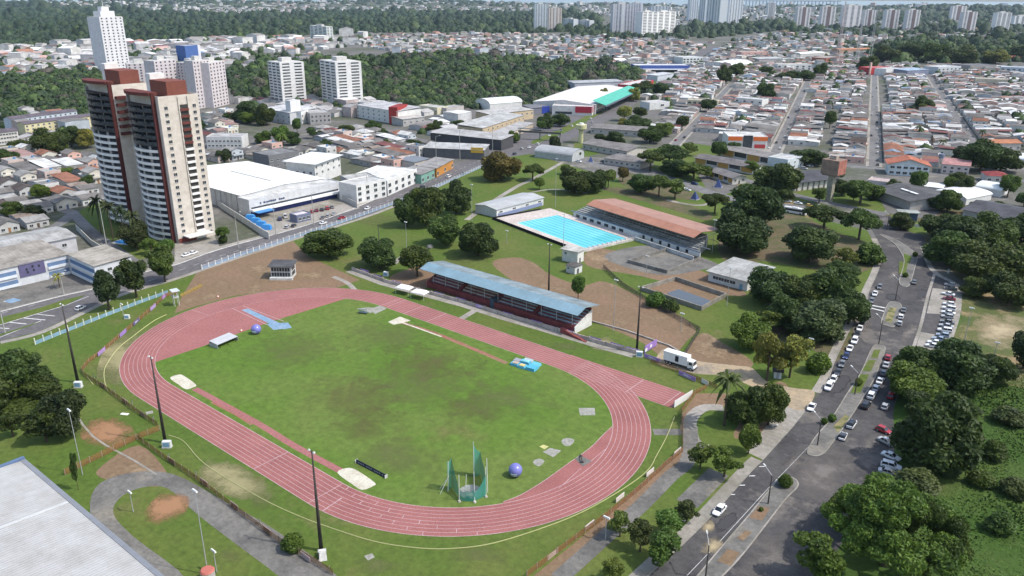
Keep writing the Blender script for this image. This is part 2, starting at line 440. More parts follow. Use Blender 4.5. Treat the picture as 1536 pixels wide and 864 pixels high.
def hills():
    na, nd = 120, 36; V = []; Q = []
    for j in range(nd):
        d = 4800+(9250-4800)*j/(nd-1)
        for i in range(na):
            b = bearing(-500+2700*i/(na-1)); V.append((CAM[0]+b.x*d, CAM[1]+b.y*d, 0))
    V = np.array(V); V[:, 2] = ZH(V[:, 0], V[:, 1])+.3
    for j in range(nd-1):
        for i in range(na-1):
            a = j*na+i; Q.append((a+1, a, a+na, a+na+1))
    me = np_mesh('hills', V, np.array(Q)[:, ::-1], MG_HILL); struct('hills', me, None)
MG_HILL = ground_mat('far_hillside', (.06, .075, .04), (.10, .10, .07), (.3, .28, .26), .002, .01)
hills()
# ------------------------------------------------------------------ stadium grounds
LAWN = gp('-200,570 0,512 60,497 130,464 180,441 256,419 330,394 440,358 560,319 700,259 745,237 790,230 838,243 885,258 1000,275 1100,303 1200,322 1300,345 1322,380 1316,410 1298,440 1280,485 1250,547 1205,620 1140,693 1070,772 997,833 960,870 900,980 -200,980')
sheet('park_lawn', LAWN, .010, MG_LAWN)
sheet('meadow', gp('1403,412 1436,428 1447,460 1560,380 1900,420 2000,980 1170,980 1235,790 1343,718 1338,620 1362,552 1420,520'), .012, MG_ROUGH)
sheet('verge', gp('1447,440 1560,420 1600,560 1500,575 1430,520 1443,480'), .018, MG_VERGE, 6)
sheet('dirt_lot', gp('298,404 440,362 462,384 500,402 540,420 505,432 430,433 350,444 285,462 262,470 272,446'), .016, MG_DIRT)
sheet('dirt_lot', gp('738,396 772,386 800,394 826,412 872,428 905,422 950,440 1000,462 1043,492 1030,512 1000,538 960,512 880,478 800,440'), .016, MG_DIRT, 4)
sheet('dirt_lot', gp('1052,500 1080,512 1130,545 1090,560 1040,545 1025,532'), .020, MG_DIRT, 5)
sheet('dirt_lot', gp('600,408 640,398 652,420 625,436 585,420'), .016, MG_DIRT, 4)
sheet('dirt_lot', gp('890,372 960,384 1040,402 1120,440 1070,440 960,414 880,398'), .016, MG_DIRT, 4)
sheet('dirt_lot', gp('905,385 980,368 1075,395 1050,405 985,412'), .021, MG_PATH, 4)
sheet('dirt_lot', gp('1000,690 1040,655 1044,668 985,725 905,800 840,864 800,864 870,808'), .016, MG_DIRT)
sheet('dirt_lot', gp('1022,622 1045,590 1095,590 1085,612 1058,612 1032,632 1030,650 1020,650'), .016, MG_DIRT)
sheet('dirt_lot', gp('148,703 208,668 252,712 236,730 190,722 155,718'), .016, MG_DIRT, 4)
sheet('dirt_lot', gp('1100,650 1160,575 1185,590 1140,650'), .016, MG_DIRT, 4)
sheet('bare_earth', gp('120,652 145,625 190,632 200,660 150,675'), .02, MG_REDS, 6)
sheet('bare_earth', gp('215,772 245,738 282,745 275,772 232,788'), .024, MG_REDS, 6)
sheet('dry_patch', gp('160,520 205,485 225,515 200,560 165,595 145,565'), .016, MG_DRYS, 6)
sheet('dry_patch', gp('325,680 365,700 410,730 390,755 330,740 295,722 305,695'), .016, MG_DRYS, 6)
sheet('dry_patch', gp('880,515 912,505 930,515 905,528'), .016, MG_DRYS, 6)
sheet('dry_patch', gp('1120,250 1220,330 1180,340 1110,310'), .016, MG_VERGE, 6)
sheet('dry_patch', gp('1480,465 1536,476 1545,510 1495,525 1450,510'), .026, MG_SANDS, 6)
sheet('sandy_yard', gp('985,545 1000,522 1040,540 1100,548 1128,552 1150,572 1190,582 1222,588 1204,616 1165,602 1128,580 1085,564 1040,560'), .026, MG_YSAND, 4)
sheet('sandy_yard', gp('1150,596 1204,606 1213,610 1190,640 1145,690 1120,678 1160,625'), .0285, MG_CONC)
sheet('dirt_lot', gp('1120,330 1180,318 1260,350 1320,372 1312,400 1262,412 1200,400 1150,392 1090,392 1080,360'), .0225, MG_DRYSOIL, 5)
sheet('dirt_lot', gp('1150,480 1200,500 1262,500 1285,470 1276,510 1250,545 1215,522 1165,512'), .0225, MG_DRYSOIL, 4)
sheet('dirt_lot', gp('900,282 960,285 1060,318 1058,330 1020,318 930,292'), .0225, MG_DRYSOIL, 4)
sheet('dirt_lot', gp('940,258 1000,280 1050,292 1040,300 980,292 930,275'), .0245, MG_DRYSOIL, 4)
sheet('school_lawn', gp('1080,296 1130,272 1240,280 1320,300 1330,318 1260,310 1190,300 1120,300'), .012, MG_LAWN)
sheet('school_lawn', gp('960,225 1040,215 1090,222 1080,236 1040,250 1060,284 1000,262 955,252'), .012, MG_LAWN)
sheet('school_lawn', gp('862,214 892,216 905,228 880,236 858,228'), .012, MG_LAWN)
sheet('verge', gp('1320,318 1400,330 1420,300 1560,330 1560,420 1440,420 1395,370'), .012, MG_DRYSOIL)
sheet('verge', gp('1338,322 1372,330 1398,346 1372,350 1345,336'), .023, MG_LAWN, 3)
# paths
def path(s, w_, z, mat, name='path', smooth=6):
    P = catmull(gp(s), smooth, False); mb = MB(); ribbon(mb, P, w_, z); struct(name, mb, mat)
path('1085,612 1055,612 1036,630 1040,660 1060,672', 3.4, .028, MG_CONC)
path('838,868 905,808 960,760 1005,715 1032,690 1036,640', 3.6, .030, MG_PATH)
path('1030,756 1060,726 1078,708', 5.0, .030, MG_PATH)
path('700,330 735,305 775,280 800,268 850,240', 3.0, .028, MG_CONC)
path('765,300 800,288 838,284 880,290', 2.2, .030, MG_CONC)
path('980,648 1022,648', 3.0, .026, MG_PATH)
path('538,442 522,425 500,415', 2.0, .030, MG_CONC)
path('692,478 712,466', 2.4, .028, MG_CONC)
path('590,396 612,380 640,372', 2.6, .028, MG_CONC)
path('1000,300 1050,308 1090,296', 3., .030, MG_CONC)
# oval service track bottom left
ob = catmull(gp('135,765 150,725 205,708 262,712 330,748 420,800 520,880 470,900 400,850 300,775 252,733 215,731 182,745 170,770 200,805 280,870 230,900 160,830'), 4)
sheet('service_road', ob, .018, MG_PATH)
# ------------------------------------------------------------------ athletics track
RI, RO, TL, RB = 39.42, 49.11, 37.37, 49.2
def stadium(r, n=48, L=TL):
    P = []
    for k in range(n+1):
        a = -PI/2+PI*k/n; P.append((L+r*math.cos(a), r*math.sin(a)))
    for k in range(n+1):
        a = PI/2+PI*k/n; P.append((-L+r*math.cos(a), r*math.sin(a)))
    return P
mb = MB(); A = stadium(RO); B = stadium(RI)
for i in range(len(A)):
    j = (i+1) % len(A); mb.face([(*B[i], .034), (*A[i], .034), (*A[j], .034), (*B[j], .034)])
mb.face([(TL, RI+.0, .0335), (77.5, RI, .0335), (77.5, RB+.3, .0335), (TL, RB+.3, .0335)])
struct('running_track', mb, MG_TRACK)
sheet('infield', stadium(RI+.15), .022, MG_FIELD)
CHL = [G2(235, 545), G2(300, 521), G2(405, 483), G2(516, 448.5)]
arcs = [(-TL+RI*math.cos(PI/2+PI*k/60), RI*math.sin(PI/2+PI*k/60)) for k in range(61)]
def near_i(p): return min(range(61), key=lambda k: (arcs[k][0]-p[0])**2+(arcs[k][1]-p[1])**2)
i0, i1 = near_i(CHL[0]), near_i(CHL[-1])
dpoly = arcs[i1:i0+1]+CHL[1:-1]
sheet('jump_apron', dpoly, .028, MG_DAREA)
# lane lines
mb = MB()
for k in range(9):
    r = RI+.04+k*(RO-RI-.1)/8; P = stadium(r, 56)
    ribbon(mb, P, .17 if k in (0, 8) else .12, .040, True)
for k in range(9):
    y = RI+.04+k*(RB-RI)/8; mb.face([(TL+6, y-.06, .0415), (75.0, y-.06, .0415), (75.0, y+.06, .0415), (TL+6, y+.06, .0415)])
mb.face([(74.9, RI, .043), (75.15, RI, .043), (75.15, RB+.2, .043), (74.9, RB+.2, .043)])
struct('lane_lines', mb, MG_LINE)
mb = MB()
def cross(x, y0, y1, wd=.2, z=.0445): mb.face([(x-wd/2, y0, z), (x+wd/2, y0, z), (x+wd/2, y1, z), (x-wd/2, y1, z)])
a0 = G2(432, 678); cross(a0[0], -RO, -RI, .22)
cross(TL+.2, -RO, -RI, .16)
for xx in (G2(641, 482)[0], G2(607, 470)[0], G2(582, 460)[0]): cross(xx, RI, RB, .2)
cross(G2(940, 587)[0], RI, RB, .25)
cross(-TL-1., RI, RO, .2)
def radial(r0, r1, ang, side, wd=.16):
    c, s_ = math.cos(ang), math.sin(ang); n = (-s_*wd/2, c*wd/2); cx = side*TL
    mb.face([(cx+r0*c-n[0], r0*s_-n[1], .0445), (cx+r1*c-n[0], r1*s_-n[1], .0445), (cx+r1*c+n[0], r1*s_+n[1], .0445), (cx+r0*c+n[0], r0*s_+n[1], .0445)])
lw = (RO-RI)/8
for k in range(8):
    radial(RI+k*lw, RI+(k+1)*lw, -PI/2+.06+.075*k, 1)
    radial(RI+k*lw, RI+(k+1)*lw, -PI/2+.20+.088*k, 1)
radial(RI+3.2*lw, RO, -PI/2+.10, 1, .3)
radial(RI, RO, PI+.12, -1)
struct('start_marks', mb, MG_LINE)
# steeplechase bend inside the near curve
SB = [G2(*p) for p in px('918,640 905,652 885,672 850,697 815,722 780,743 755,752.5')]
arcR = [(TL+RI*math.cos(-PI/2+PI*k/80), RI*math.sin(-PI/2+PI*k/80)) for k in range(81)]
def nr(p): return min(range(81), key=lambda k: (arcR[k][0]-p[0])**2+(arcR[k][1]-p[1])**2)
j0, j1 = nr(SB[-1]), nr(SB[0])
sheet('jump_apron', SB+arcR[j0:j1+1], .028, MG_TRACK)
mb = MB(); ribbon(mb, catmull(SB, 6, False), .16, .0385); 
ribbon(mb, [G2(*p) for p in px('838,733 872,702')], .14, .0385); ribbon(mb, [G2(*p) for p in px('885,693 908,674')], .14, .0385)
struct('start_marks', mb, MG_LINE)
# runways, sand pits, worn patches, concrete pads
def quadpx(name, s, z, mat, sm=0): return sheet(name, gp(s), z, mat, sm)
path('292,583 345,612 395,640 440,668 512,707', 1.9, .030, MG_DAREA, 'runway', 3)
path('318,603 355,622 378,637', 1.0, .028, MG_RUST, 'runway', 3)
path('603,484 650,499 700,519 760,545', 1.7, .030, MG_RUST, 'runway', 3)
path('600,483 615,488 640,497 662,505', .7, .033, MG_SAND, 'worn_strip', 3)
quadpx('sand_pit', '255,567 268,562 276,564 294,577 290,581 279,584 268,577', .032, MG_SAND, 3)
quadpx('sand_pit', '506,709 521,702 536,706 562,724 560,729 543,735 528,726', .032, MG_SAND, 3)
quadpx('runway', '535,463 552,461 564,462 556,470', .032, MG_PAD)
quadpx('concrete_pad', '553,465 570,458 580,463 563,471', .033, MG_PAD)
quadpx('concrete_pad', '582,483 600,475 616,481 603,485 590,487', .033, MG_SAND)
quadpx('concrete_pad', '868,612 892,612 893,623 870,623', .033, MG_PAD)
quadpx('concrete_pad', '842,661 850,657 862,660 855,669 846,668', .033, MG_PAD, 2)
quadpx('concrete_pad', '814,678 825,672 842,676 830,686', .033, MG_PAD)
quadpx('yellow_board', '809,670 815,667 823,670 817,674', .036, MG_YPAINT)
quadpx('concrete_pad', '799,693 808,688 817,692 808,700', .033, MG_PAD, 2)
quadpx('concrete_pad', '546,834 558,830 562,836 552,841', .033, MG_PAD)
quadpx('concrete_pad', '218,618 229,616 230,620 220,622', .033, MG_PAD)
def worn(name, cx, cy, rx, ry, z, mat, seed):
    r_ = random.Random(seed); P = []
    for k in range(16): a = 2*PI*k/16; q = r_.uniform(.6, 1.15); P.append((cx+rx*q*math.cos(a), cy+ry*q*math.sin(a)))
    sheet(name, [G2(*p) for p in P], z, mat, 4)
MG_WORN = soft_patch('worn_turf_brown', (.150, .108, .058), (.11, .135, .038), .20, .66, .62)
MG_WORNL = soft_patch('worn_turf_pale', (.150, .145, .068), (.135, .165, .048), .20, .66, .7)
for k, (x, y, a, b, m_) in enumerate([(480, 560, 130, 56, 0), (550, 642, 90, 40, 0), (640, 570, 170, 62, 1), (705, 615, 85, 32, 0), (590, 510, 110, 36, 1), (520, 600, 130, 44, 0), (760, 600, 110, 44, 1), (440, 530, 110, 40, 1), (610, 690, 130, 36, 1), (640, 545, 130, 34, 0)]):
    worn('worn_turf', x, y, a, b, .0245+k*.0011, (MG_WORNL, MG_WORN)[0 if m_ else 1], 50+k)
for k, (x, y, a, b) in enumerate([(300, 640, 40, 14), (330, 720, 40, 22), (250, 765, 40, 14), (345, 835, 40, 14), (560, 850, 80, 12), (720, 830, 90, 16), (850, 520, 60, 8), (110, 640, 40, 18), (160, 560, 22, 30), (390, 750, 40, 20), (560, 330, 60, 14), (700, 390, 50, 14)]):
    worn('worn_turf', x, y, a, b, .0165+k*.0004, MG_WORNL, 80+k)
path('108,612 140,655 200,690 235,712', .5, .03, MG_CONC, 'path', 3)
# long blue runway with landing pads
MG_BLUE = ground_mat('blue_runway', (.19, .30, .42), (.26, .36, .46), None, .3, 1.5)
quadpx('runway', '362,465 372,463 416,483 436,492 425,494 405,486', .033, MG_BLUE)
quadpx('runway', '400,486 432,484 438,492 410,495', .036, MG_BLUE)
path('347,462 400,487', .25, .034, MG_LINE, 'line', 2); path('365,459 426,482', .25, .034, MG_LINE, 'line', 2)
# ------------------------------------------------------------------ avenues
AVE_U = '0,468 90,445 150,431 215,409 262,398 330,374 450,341 530,313 610,278 680,250 720,232 770,200 800,190 860,165 930,135 985,108 1030,84 1050,70'
AVE_L = '1085,70 1062,84 1040,98 1000,124 950,158 905,185 850,212 800,230 742,239 700,259 640,286 560,320 440,358 330,394 256,419 180,441 130,464 60,497 0,512'
sheet('avenue', [G2(-260, 530)]+gp(AVE_U)+gp(AVE_L)+[G2(-260, 580)], .0205, MG_ASPH2)
AV2 = 'avenue'
mb = MB(); P = catmull(gp('0,468 90,445 150,431 215,409 262,398 330,374 450,341 530,313 610,278 680,250'), 4, False)
ribbon(mb, offset_line(P, 1.9), 3.6, .026); struct('pavement', mb, MG_CONC)
mb = MB(); wallrun(mb, P, .3, 0, .14); struct('kerb', mb, MG_WPAINT)
mb = MB(); P = catmull(gp('0,512 60,497 130,464 180,441 256,419 330,394 440,358 560,320 640,286 742,239'), 4, False)
ribbon(mb, offset_line(P, -1.2), 2.4, .026); struct('pavement', mb, MG_CONC)
slab('median', gp('-120,513 0,477 60,462 97,450 128,443 100,457 0,487 -120,525'), 0, .14, MG_LAWN)
mb = MB(); ribbon(mb, gp('-120,526 0,488 100,458 133,445'), .35, .15); struct('road_marking', mb, MG_WPAINT)
slab('median', gp('-120,537 0,502 50,486 60,483 45,489 0,504 -120,548'), 0, .13, MG_LAWN)
mb = MB(); ribbon(mb, gp('-120,549 0,506 62,481'), .3, .024)
for s in ('52,471 82,474', '35,477 68,480', '10,483 40,486', '-15,491 14,493'): ribbon(mb, gp(s), .45, .024)
ribbon(mb, gp('42,460 52,457'), .18, .024); ribbon(mb, gp('2,470 12,467'), .18, .024)
for k in range(26):
    t = k/26; 
    a = gp('262,408 330,384 450,349 545,317 625,282 730,236'); 
P = along(gp('180,436 262,408 330,384 450,349 545,317 625,282 730,236'), 7)
for q in P: mb.face([(q[0]+dx*math.cos(q[2])-dy*math.sin(q[2]), q[1]+dx*math.sin(q[2])+dy*math.cos(q[2]), .0245) for dx, dy in ((-1.5, -.08), (1.5, -.08), (1.5, .08), (-1.5, .08))])
struct('road_marking', mb, MG_WPAINT)
slab('median', catmull(gp('800,211 850,189 905,161 912,163 860,193 808,214'), 4), 0, .14, MG_LAWN)
slab('median', catmull(gp('925,150 985,116 1035,88 1040,90 995,118 932,154'), 4), 0, .14, MG_LAWN)
# right-hand avenue
RAV = '960,870 1000,838 1025,816 1068,773 1127,707 1143,692 1178,652 1207,617 1230,590 1243,568 1250,547 1267,510 1280,485 1300,453 1303,438 1317,407 1323,380 1315,358 1308,345'
RAR = '1302,318 1340,326 1366,338 1385,355 1392,376 1403,408 1392,443 1380,492 1360,548 1346,580 1340,620 1343,718 1300,760 1230,864 1170,960 940,960'
sheet('avenue', gp(RAV)+gp(RAR), .0215, MG_ASPH)
mb = MB(); P = catmull(gp('955,880 1000,838 1025,816 1068,773 1127,707 1143,692'), 3, False); ribbon(mb, offset_line(P, 1.4), 2.8, .027)
P2 = catmull(gp('1230,590 1243,568 1250,547 1267,510 1280,485 1300,453 1303,438 1317,407 1323,380 1315,358'), 3, False); ribbon(mb, offset_line(P2, 1.2), 2.4, .027)
struct('pavement', mb, MG_CONC)
mb = MB(); wallrun(mb, P, .25, 0, .13); wallrun(mb, P2, .25, 0, .13); struct('kerb', mb, MG_CONC)
sheet('parking_bay', gp('1404,408 1432,424 1441,436 1440,470 1428,512 1395,533 1362,548 1380,492 1392,443'), .025, MG_ASPH)
sheet('parking_bay', gp('1399,432 1436,436 1431,472 1390,470'), .030, MG_CONC)
sheet('parking_bay', gp('1381,498 1420,505 1395,530 1374,522'), .030, MG_CONC)
mb = MB(); P = catmull(gp('1403,408 1392,443 1380,492 1360,548'), 5, False); wallrun(mb, P, 1.0, 0, .1)
P = catmull(gp('1388,370 1404,406 1434,424 1443,436 1441,472 1428,514'), 5, False); wallrun(mb, offset_line(P, -1.2), 2.2, 0, .12); struct('kerb', mb, MG_CONC)
def median(s, sm=4):
    P = catmull(gp(s), sm); slab('median', P, 0, .14, MG_PATH)
    mb = MB(); wallrun(mb, P+[P[0]], .28, 0, .17); struct('kerb', mb, MG_CONC)
median('1320,352 1333,355 1353,365 1368,376 1376,384 1372,402 1363,429 1349,424 1355,400 1355,386 1342,366')
median('1333,455 1343,453 1352,459 1347,478 1341,490 1331,489 1322,484 1327,468')
median('1309,521 1320,519 1328,523 1320,546 1312,567 1297,593 1273,630 1243,672 1232,682 1220,684 1211,678 1224,655 1248,627 1270,592 1291,560')
median('1172,717 1188,717 1196,723 1195,732 1175,753 1118,827 1080,868 1050,895 1020,895 1050,860 1073,832 1122,775 1160,728')
for s, m_ in (('1349,392 1362,395 1358,412 1348,410', MG_LAWN), ('1356,380 1368,386 1364,396 1355,392', MG_LAWN), ('1334,462 1345,462 1337,485 1327,482', MG_DRY), ('1311,525 1321,525 1316,538 1306,537', MG_LAWN), ('1303,540 1314,541 1306,558 1293,557', MG_LAWN), ('1290,562 1304,562 1290,590 1275,590', MG_LAWN),
              ('1250,640 1268,622 1276,628 1256,650', MG_DRY), ('1138,760 1155,763 1143,782 1123,777', MG_DIRT), ('1118,796 1128,799 1115,812 1105,808', MG_DIRT), ('1092,824 1110,830 1096,850 1076,842', MG_DIRT)):
    sheet('planting_bed', gp(s), .155, m_)
mb = MB()
for (a, b) in (('1303,457', '1328,462'), ('1302,461', '1326,467')): ribbon(mb, gp(a+' '+b), .9, .026)
for i in range(9):
    a = G2(1143-i*15, 700+i*14); mb.face([(a[0]+dx, a[1]+dy, .0262) for dx, dy in ((-.5, -.6), (.5, .3), (.5, .7), (-.5, -.2))])
P = along(gp('1000,864 1080,790 1150,712 1215,640'), 200)
ribbon(mb, gp('1215,668 1150,735 1080,812 1030,864'), .09, .0255)
struct('road_marking', mb, MG_WPAINT)
sheet('sand_heap', gp('1050,818 1068,802 1084,812 1080,834 1056,834'), .035, MG_SANDS, 5)
sheet('sand_heap', gp('1050,790 1062,778 1072,788 1064,806'), .035, MG_SANDS, 5)
sheet('worn_asphalt', gp('1150,710 1215,655 1310,680 1305,720 1245,755 1175,750'), .0235, MG_DUST, 6)
sheet('worn_asphalt', gp('1080,850 1150,780 1235,810 1190,880 1110,890'), .0235, MG_DUST, 6)
for k_, s in enumerate(('1285,470 1310,478 1300,500 1278,508', '1330,440 1352,442 1350,452 1330,452', '1362,480 1378,482 1365,520 1350,520', '1255,560 1280,566 1262,590 1242,590', '1340,400 1350,404 1340,425 1330,420', '1380,430 1390,434 1384,452 1374,450', '1190,680 1215,684 1185,712 1165,705', '1090,770 1112,774 1080,800 1065,795', '1300,640 1325,650 1310,690 1288,684', '1385,380 1396,386 1398,402 1386,400', '1315,430 1326,430 1316,446 1308,444')): sheet('asphalt_patch', gp(s), .0226, MG_PATCH if k_ % 2 else MG_DUST, 3)
sheet('worn_asphalt', gp('1262,470 1300,485 1312,500 1290,500'), .0235, MG_DUST, 5)
# cross road behind the pool, with the roundabout car park
path('850,232 900,248 960,256 1020,272 1075,292 1130,302 1200,311 1262,322 1318,338', 8.5, .022, MG_STREET, 'road', 6)
sheet('car_park', gp('850,236 930,240 1000,262 970,272 900,262'), .018, MG_PATH, 5)
path('1330,322 1300,316 1250,306 1190,292 1110,268', 7.5, .024, MG_STREET, 'road', 5)
# ------------------------------------------------------------------ trees
def leaf_cloud(rng, lobes, n, smin, smax, out=.5, droop=0., aspect=1.7):
    L = np.array(lobes); wts = L[:, 3]**2; wts /= wts.sum()
    k = rng.choice(len(L), n, p=wts)
    d = rng.normal(size=(n, 3)); d[:, 2] += .25; d /= np.linalg.norm(d, axis=1)[:, None]
    rr = np.stack([L[k, 3], L[k, 3], L[k, 4]], 1)
    c = L[k, :3]+d*rr*rng.uniform(.86, 1.10, n)[:, None]
    keep = np.ones(n, bool)
    for l in L:
        q = (c-l[:3])/np.array([l[3], l[3], l[4]]); keep &= (np.sum(q*q, 1) > .60)
    c = c[keep]; d = d[keep]; m = len(c)
    nrm = d*out+rng.normal(size=(m, 3))*.55; nrm[:, 2] += .25; nrm /= np.linalg.norm(nrm, axis=1)[:, None]
    a = np.cross(nrm, rng.normal(size=(m, 3))); a /= np.linalg.norm(a, axis=1)[:, None]
    if droop: a[:, 2] -= droop; a /= np.linalg.norm(a, axis=1)[:, None]
    b = np.cross(nrm, a); s = rng.uniform(smin, smax, m)[:, None]
    a = a*s*aspect*.6; b = b*s*.6
    V = np.stack([c-a, c-b*.9+a*.1, c+a, c+b*.9+a*.1], 1).reshape(-1, 3)
    Q = np.arange(m*4).reshape(-1, 4)
    return V, Q
def core(rng, lobes, k=.84, nu=8, nv=5):
    Vs, Qs = [], []; off = 0
    for l in lobes:
        V = []
        for j in range(nv+1):
            th = PI*j/nv
            for i in range(nu):
                ph = 2*PI*i/nu+j*.3
                r = k*rng.uniform(.85, 1.08)
                V.append((l[0]+l[3]*r*math.sin(th)*math.cos(ph), l[1]+l[3]*r*math.sin(th)*math.sin(ph), l[2]-l[4]*r*math.cos(th)))
        Q = [(j*nu+i, j*nu+(i+1) % nu, (j+1)*nu+(i+1) % nu, (j+1)*nu+i) for j in range(nv) for i in range(nu)]
        Vs.append(np.array(V)); Qs.append(np.array(Q)+off); off += len(V)
    return np.concatenate(Vs), np.concatenate(Qs)
def join(parts):
    off = 0; V, Q = [], []
    for v, q in parts: V.append(v); Q.append(q+off); off += len(v)
    return np.concatenate(V), np.concatenate(Q)
def lobes_for(kind, rng):
    L = []
    if kind == 'round':
        L.append((0, 0, .46, .34, .34))
        for _ in range(20):
            a = rng.uniform(0, 2*PI); z = rng.uniform(.20, .84); m = .36*math.sqrt(max(.04, 1-((z-.42)/.5)**2)); rho = m*rng.uniform(.7, 1.)
            r = rng.uniform(.12, .20); L.append((rho*math.cos(a), rho*math.sin(a), z, r, r*rng.uniform(.75, 1.)))
    elif kind == 'umbrella':
        for _ in range(20):
            a = rng.uniform(0, 2*PI); rho = .36*math.sqrt(rng.uniform(0, 1)); z = .80-.9*rho*rho*1.6+rng.uniform(-.10, .05)
            r = rng.uniform(.12, .18); L.append((rho*math.cos(a), rho*math.sin(a), z, r, r*.8))
    elif kind == 'loose':
        for _ in range(15):
            a = rng.uniform(0, 2*PI); z = rng.uniform(.34, .88); rho = rng.uniform(.05, .36)*(1.05-.5*abs(z-.55)*2)
            r = rng.uniform(.09, .16); L.append((rho*math.cos(a), rho*math.sin(a), z, r, r*.8))
    elif kind == 'heart':
        for _ in range(20):
            z = rng.uniform(.28, .88); m = .12+.30*((z-.25)/.5) if z < .75 else .38*(1.1-(z-.75)*3); a = rng.uniform(0, 2*PI); rho = max(.02, m*rng.uniform(.5, 1.))
            r = rng.uniform(.10, .16); L.append((rho*math.cos(a), rho*math.sin(a), z, r, r))
        L.append((0, 0, .62, .26, .26))
    elif kind == 'bush':
        L.append((0, 0, .35, .34, .42))
        for _ in range(14):
            a = rng.uniform(0, 2*PI); rho = rng.uniform(.1, .34); z = rng.uniform(.15, .78-rho)
            r = rng.uniform(.12, .2); L.append((rho*math.cos(a), rho*math.sin(a), z, r, r))
    elif kind == 'clump':
        for _ in range(46):
            a = rng.uniform(0, 2*PI); rho = .46*math.sqrt(rng.uniform(0, 1)); z = .22+.62*(1-(rho/.5)**2)*rng.uniform(.55, 1.)
            r = rng.uniform(.06, .125); L.append((rho*math.cos(a), rho*math.sin(a), z, r, r*.8))
    elif kind == 'ball':
        L.append((0, 0, .60, .38, .34))
        for _ in range(14):
            a = rng.uniform(0, 2*PI); z = rng.uniform(.36, .82); m = .32*math.sqrt(max(.03, 1-((z-.6)/.36)**2)); L.append((m*math.cos(a), m*math.sin(a), z, .14, .13))
    return L
TK = {'round': (7000, .024, .046, .5, 0, .14, 3), 'umbrella': (5000, .024, .044, .5, 0, .45, 3), 'loose': (3200, .022, .044, .3, .3, .35, 3), 'heart': (5000, .025, .045, .5, .2, .3, 2),
      'bush': (3000, .035, .062, .5, 0, .05, 2), 'clump': (24000, .009, .020, .35, .5, .2, 2), 'ball': (4200, .026, .045, .6, 0, .35, 2)}
PROTO = {}
def trunk_mb(kind, rng, lobes, base):
    mb = MB(); r = .028
    top = base+.22
    mb.tube((0, 0, -.02), (rng.uniform(-.01, .01), rng.uniform(-.01, .01), top), r*1.25, r*.8, 7)
    for l in sorted(lobes, key=lambda q: -q[3])[:6]: mb.tube((0, 0, top-.06), (l[0]*.8, l[1]*.8, l[2]), r*.55, r*.2, 5)
    return mb
def make_protos():
    for kind, (n, a, b, out, droop, base, nv) in TK.items():
        for v in range(nv):
            rng = np.random.default_rng(100+hash(kind) % 7+v*13+len(kind)*31)
            L = lobes_for(kind, rng)
            ps = [leaf_cloud(rng, L, n, a, b, out, droop)]
            if kind != 'loose': ps.append(core(rng, L, .80 if kind != 'clump' else .7))
            else: ps.append(core(rng, L[:5], .6))
            V, Q = join(ps); zmax, zmin = V[:, 2].max(), V[:, 2].min(); wmax = np.percentile(np.abs(V[:, :2]), 99.5)
            V[:, 2] = np.clip(V[:, 2], 0.01, None)/zmax; V[:, :2] *= .5/wmax
            PROTO[kind, v] = (np_mesh('crown', V, Q, M_LEAF), trunk_mb(kind, rng, L, base).data('trunk', M_BARK))
    # palms
    for v in range(2):
        rng = np.random.default_rng(40+v); mb = MB()
        for k in range(26):
            a = 2*PI*k/26*2.4+rng.uniform(-.1, .1); el = rng.uniform(-.15, 1.15); prev = None
            Lf = rng.uniform(.42, .52)
            for s in range(8):
                t = s/7; x = Lf*t*math.cos(el*(1-.2*t)); z = Lf*(t*math.sin(el)-.75*t*t*(.75+.3*math.cos(el)))
                wd = .050*math.sin(PI*min(1, t*.9+.1))+.004
                c, s_ = math.cos(a), math.sin(a)
                cur = [(x*c+wd*s_, x*s_-wd*c, .80+z-wd*.5), (x*c, x*s_, .80+z), (x*c-wd*s_, x*s_+wd*c, .80+z-wd*.5)]
                if prev:
                    for q in range(2):
                        if rng.uniform() < .9: mb.face([prev[q], prev[q+1], cur[q+1], cur[q]])
                prev = cur
        tr = MB(); tr.tube((0, 0, 0), (.01, 0, .42), .032, .024, 8); tr.tube((.01, 0, .42), (0, 0, .82), .024, .02, 8)
        PROTO['palm', v] = (mb.data('crown', M_LEAF), tr.data('trunk', M_BARK))
make_protos()
LC = {'d': (.044, .074, .021), 'm': (.056, .096, .023), 'g': (.076, .132, .026), 'l': (.108, .150, .038), 'y': (.165, .190, .055), 'o': (.096, .094, .034), 'b': (.058, .086, .036), 'k': (.030, .048, .019), 'p': (.05, .08, .022)}
NTREE = [0]
def tree(kind, x, y, w_, h, col, label, group='trees', cat='tree', name=None, z=0.):
    NTREE[0] += 1; i = NTREE[0]; rng = random.Random(i*7+1)
    nv = 2 if kind == 'palm' else TK[kind][6]
    cr, tr = PROTO[kind, i % nv]
    nm = name or {'palm': 'palm_tree', 'bush': 'shrub', 'clump': 'bamboo_clump'}.get(kind, 'tree')
    r = thing(nm, label, {'palm_tree': 'palm', 'shrub': 'shrub'}.get(nm, cat), (x, y, z), rng.uniform(0, 6.28), group)
    r.scale = (w_, w_*rng.uniform(.92, 1.08), h)
    c = LC[col]; f = rng.uniform(.85, 1.18); hsh = rng.uniform(.88, 1.16)
    part(r, 'crown', cr, None, (c[0]*f*hsh, c[1]*f, c[2]*f/hsh))
    if kind not in ('bush',): part(r, 'trunk', tr, None, (.10, .075, .055))
    return r
def ptree(kind, cx, yt, yb, wpx, col, label, group='trees', **kw):
    lift = {'round': .10, 'bush': .10, 'umbrella': .05, 'clump': .16, 'ball': .03}.get(kind, .02)
    by = yb-lift*(yb-yt); p = G(cx, by); h = HT(cx, by, yt+(yb-yt)*(.04 if kind != 'palm' else 0)); m = MPP(cx, by)
    return tree(kind, p[0], p[1], wpx*m, h, col, label, group, **kw)
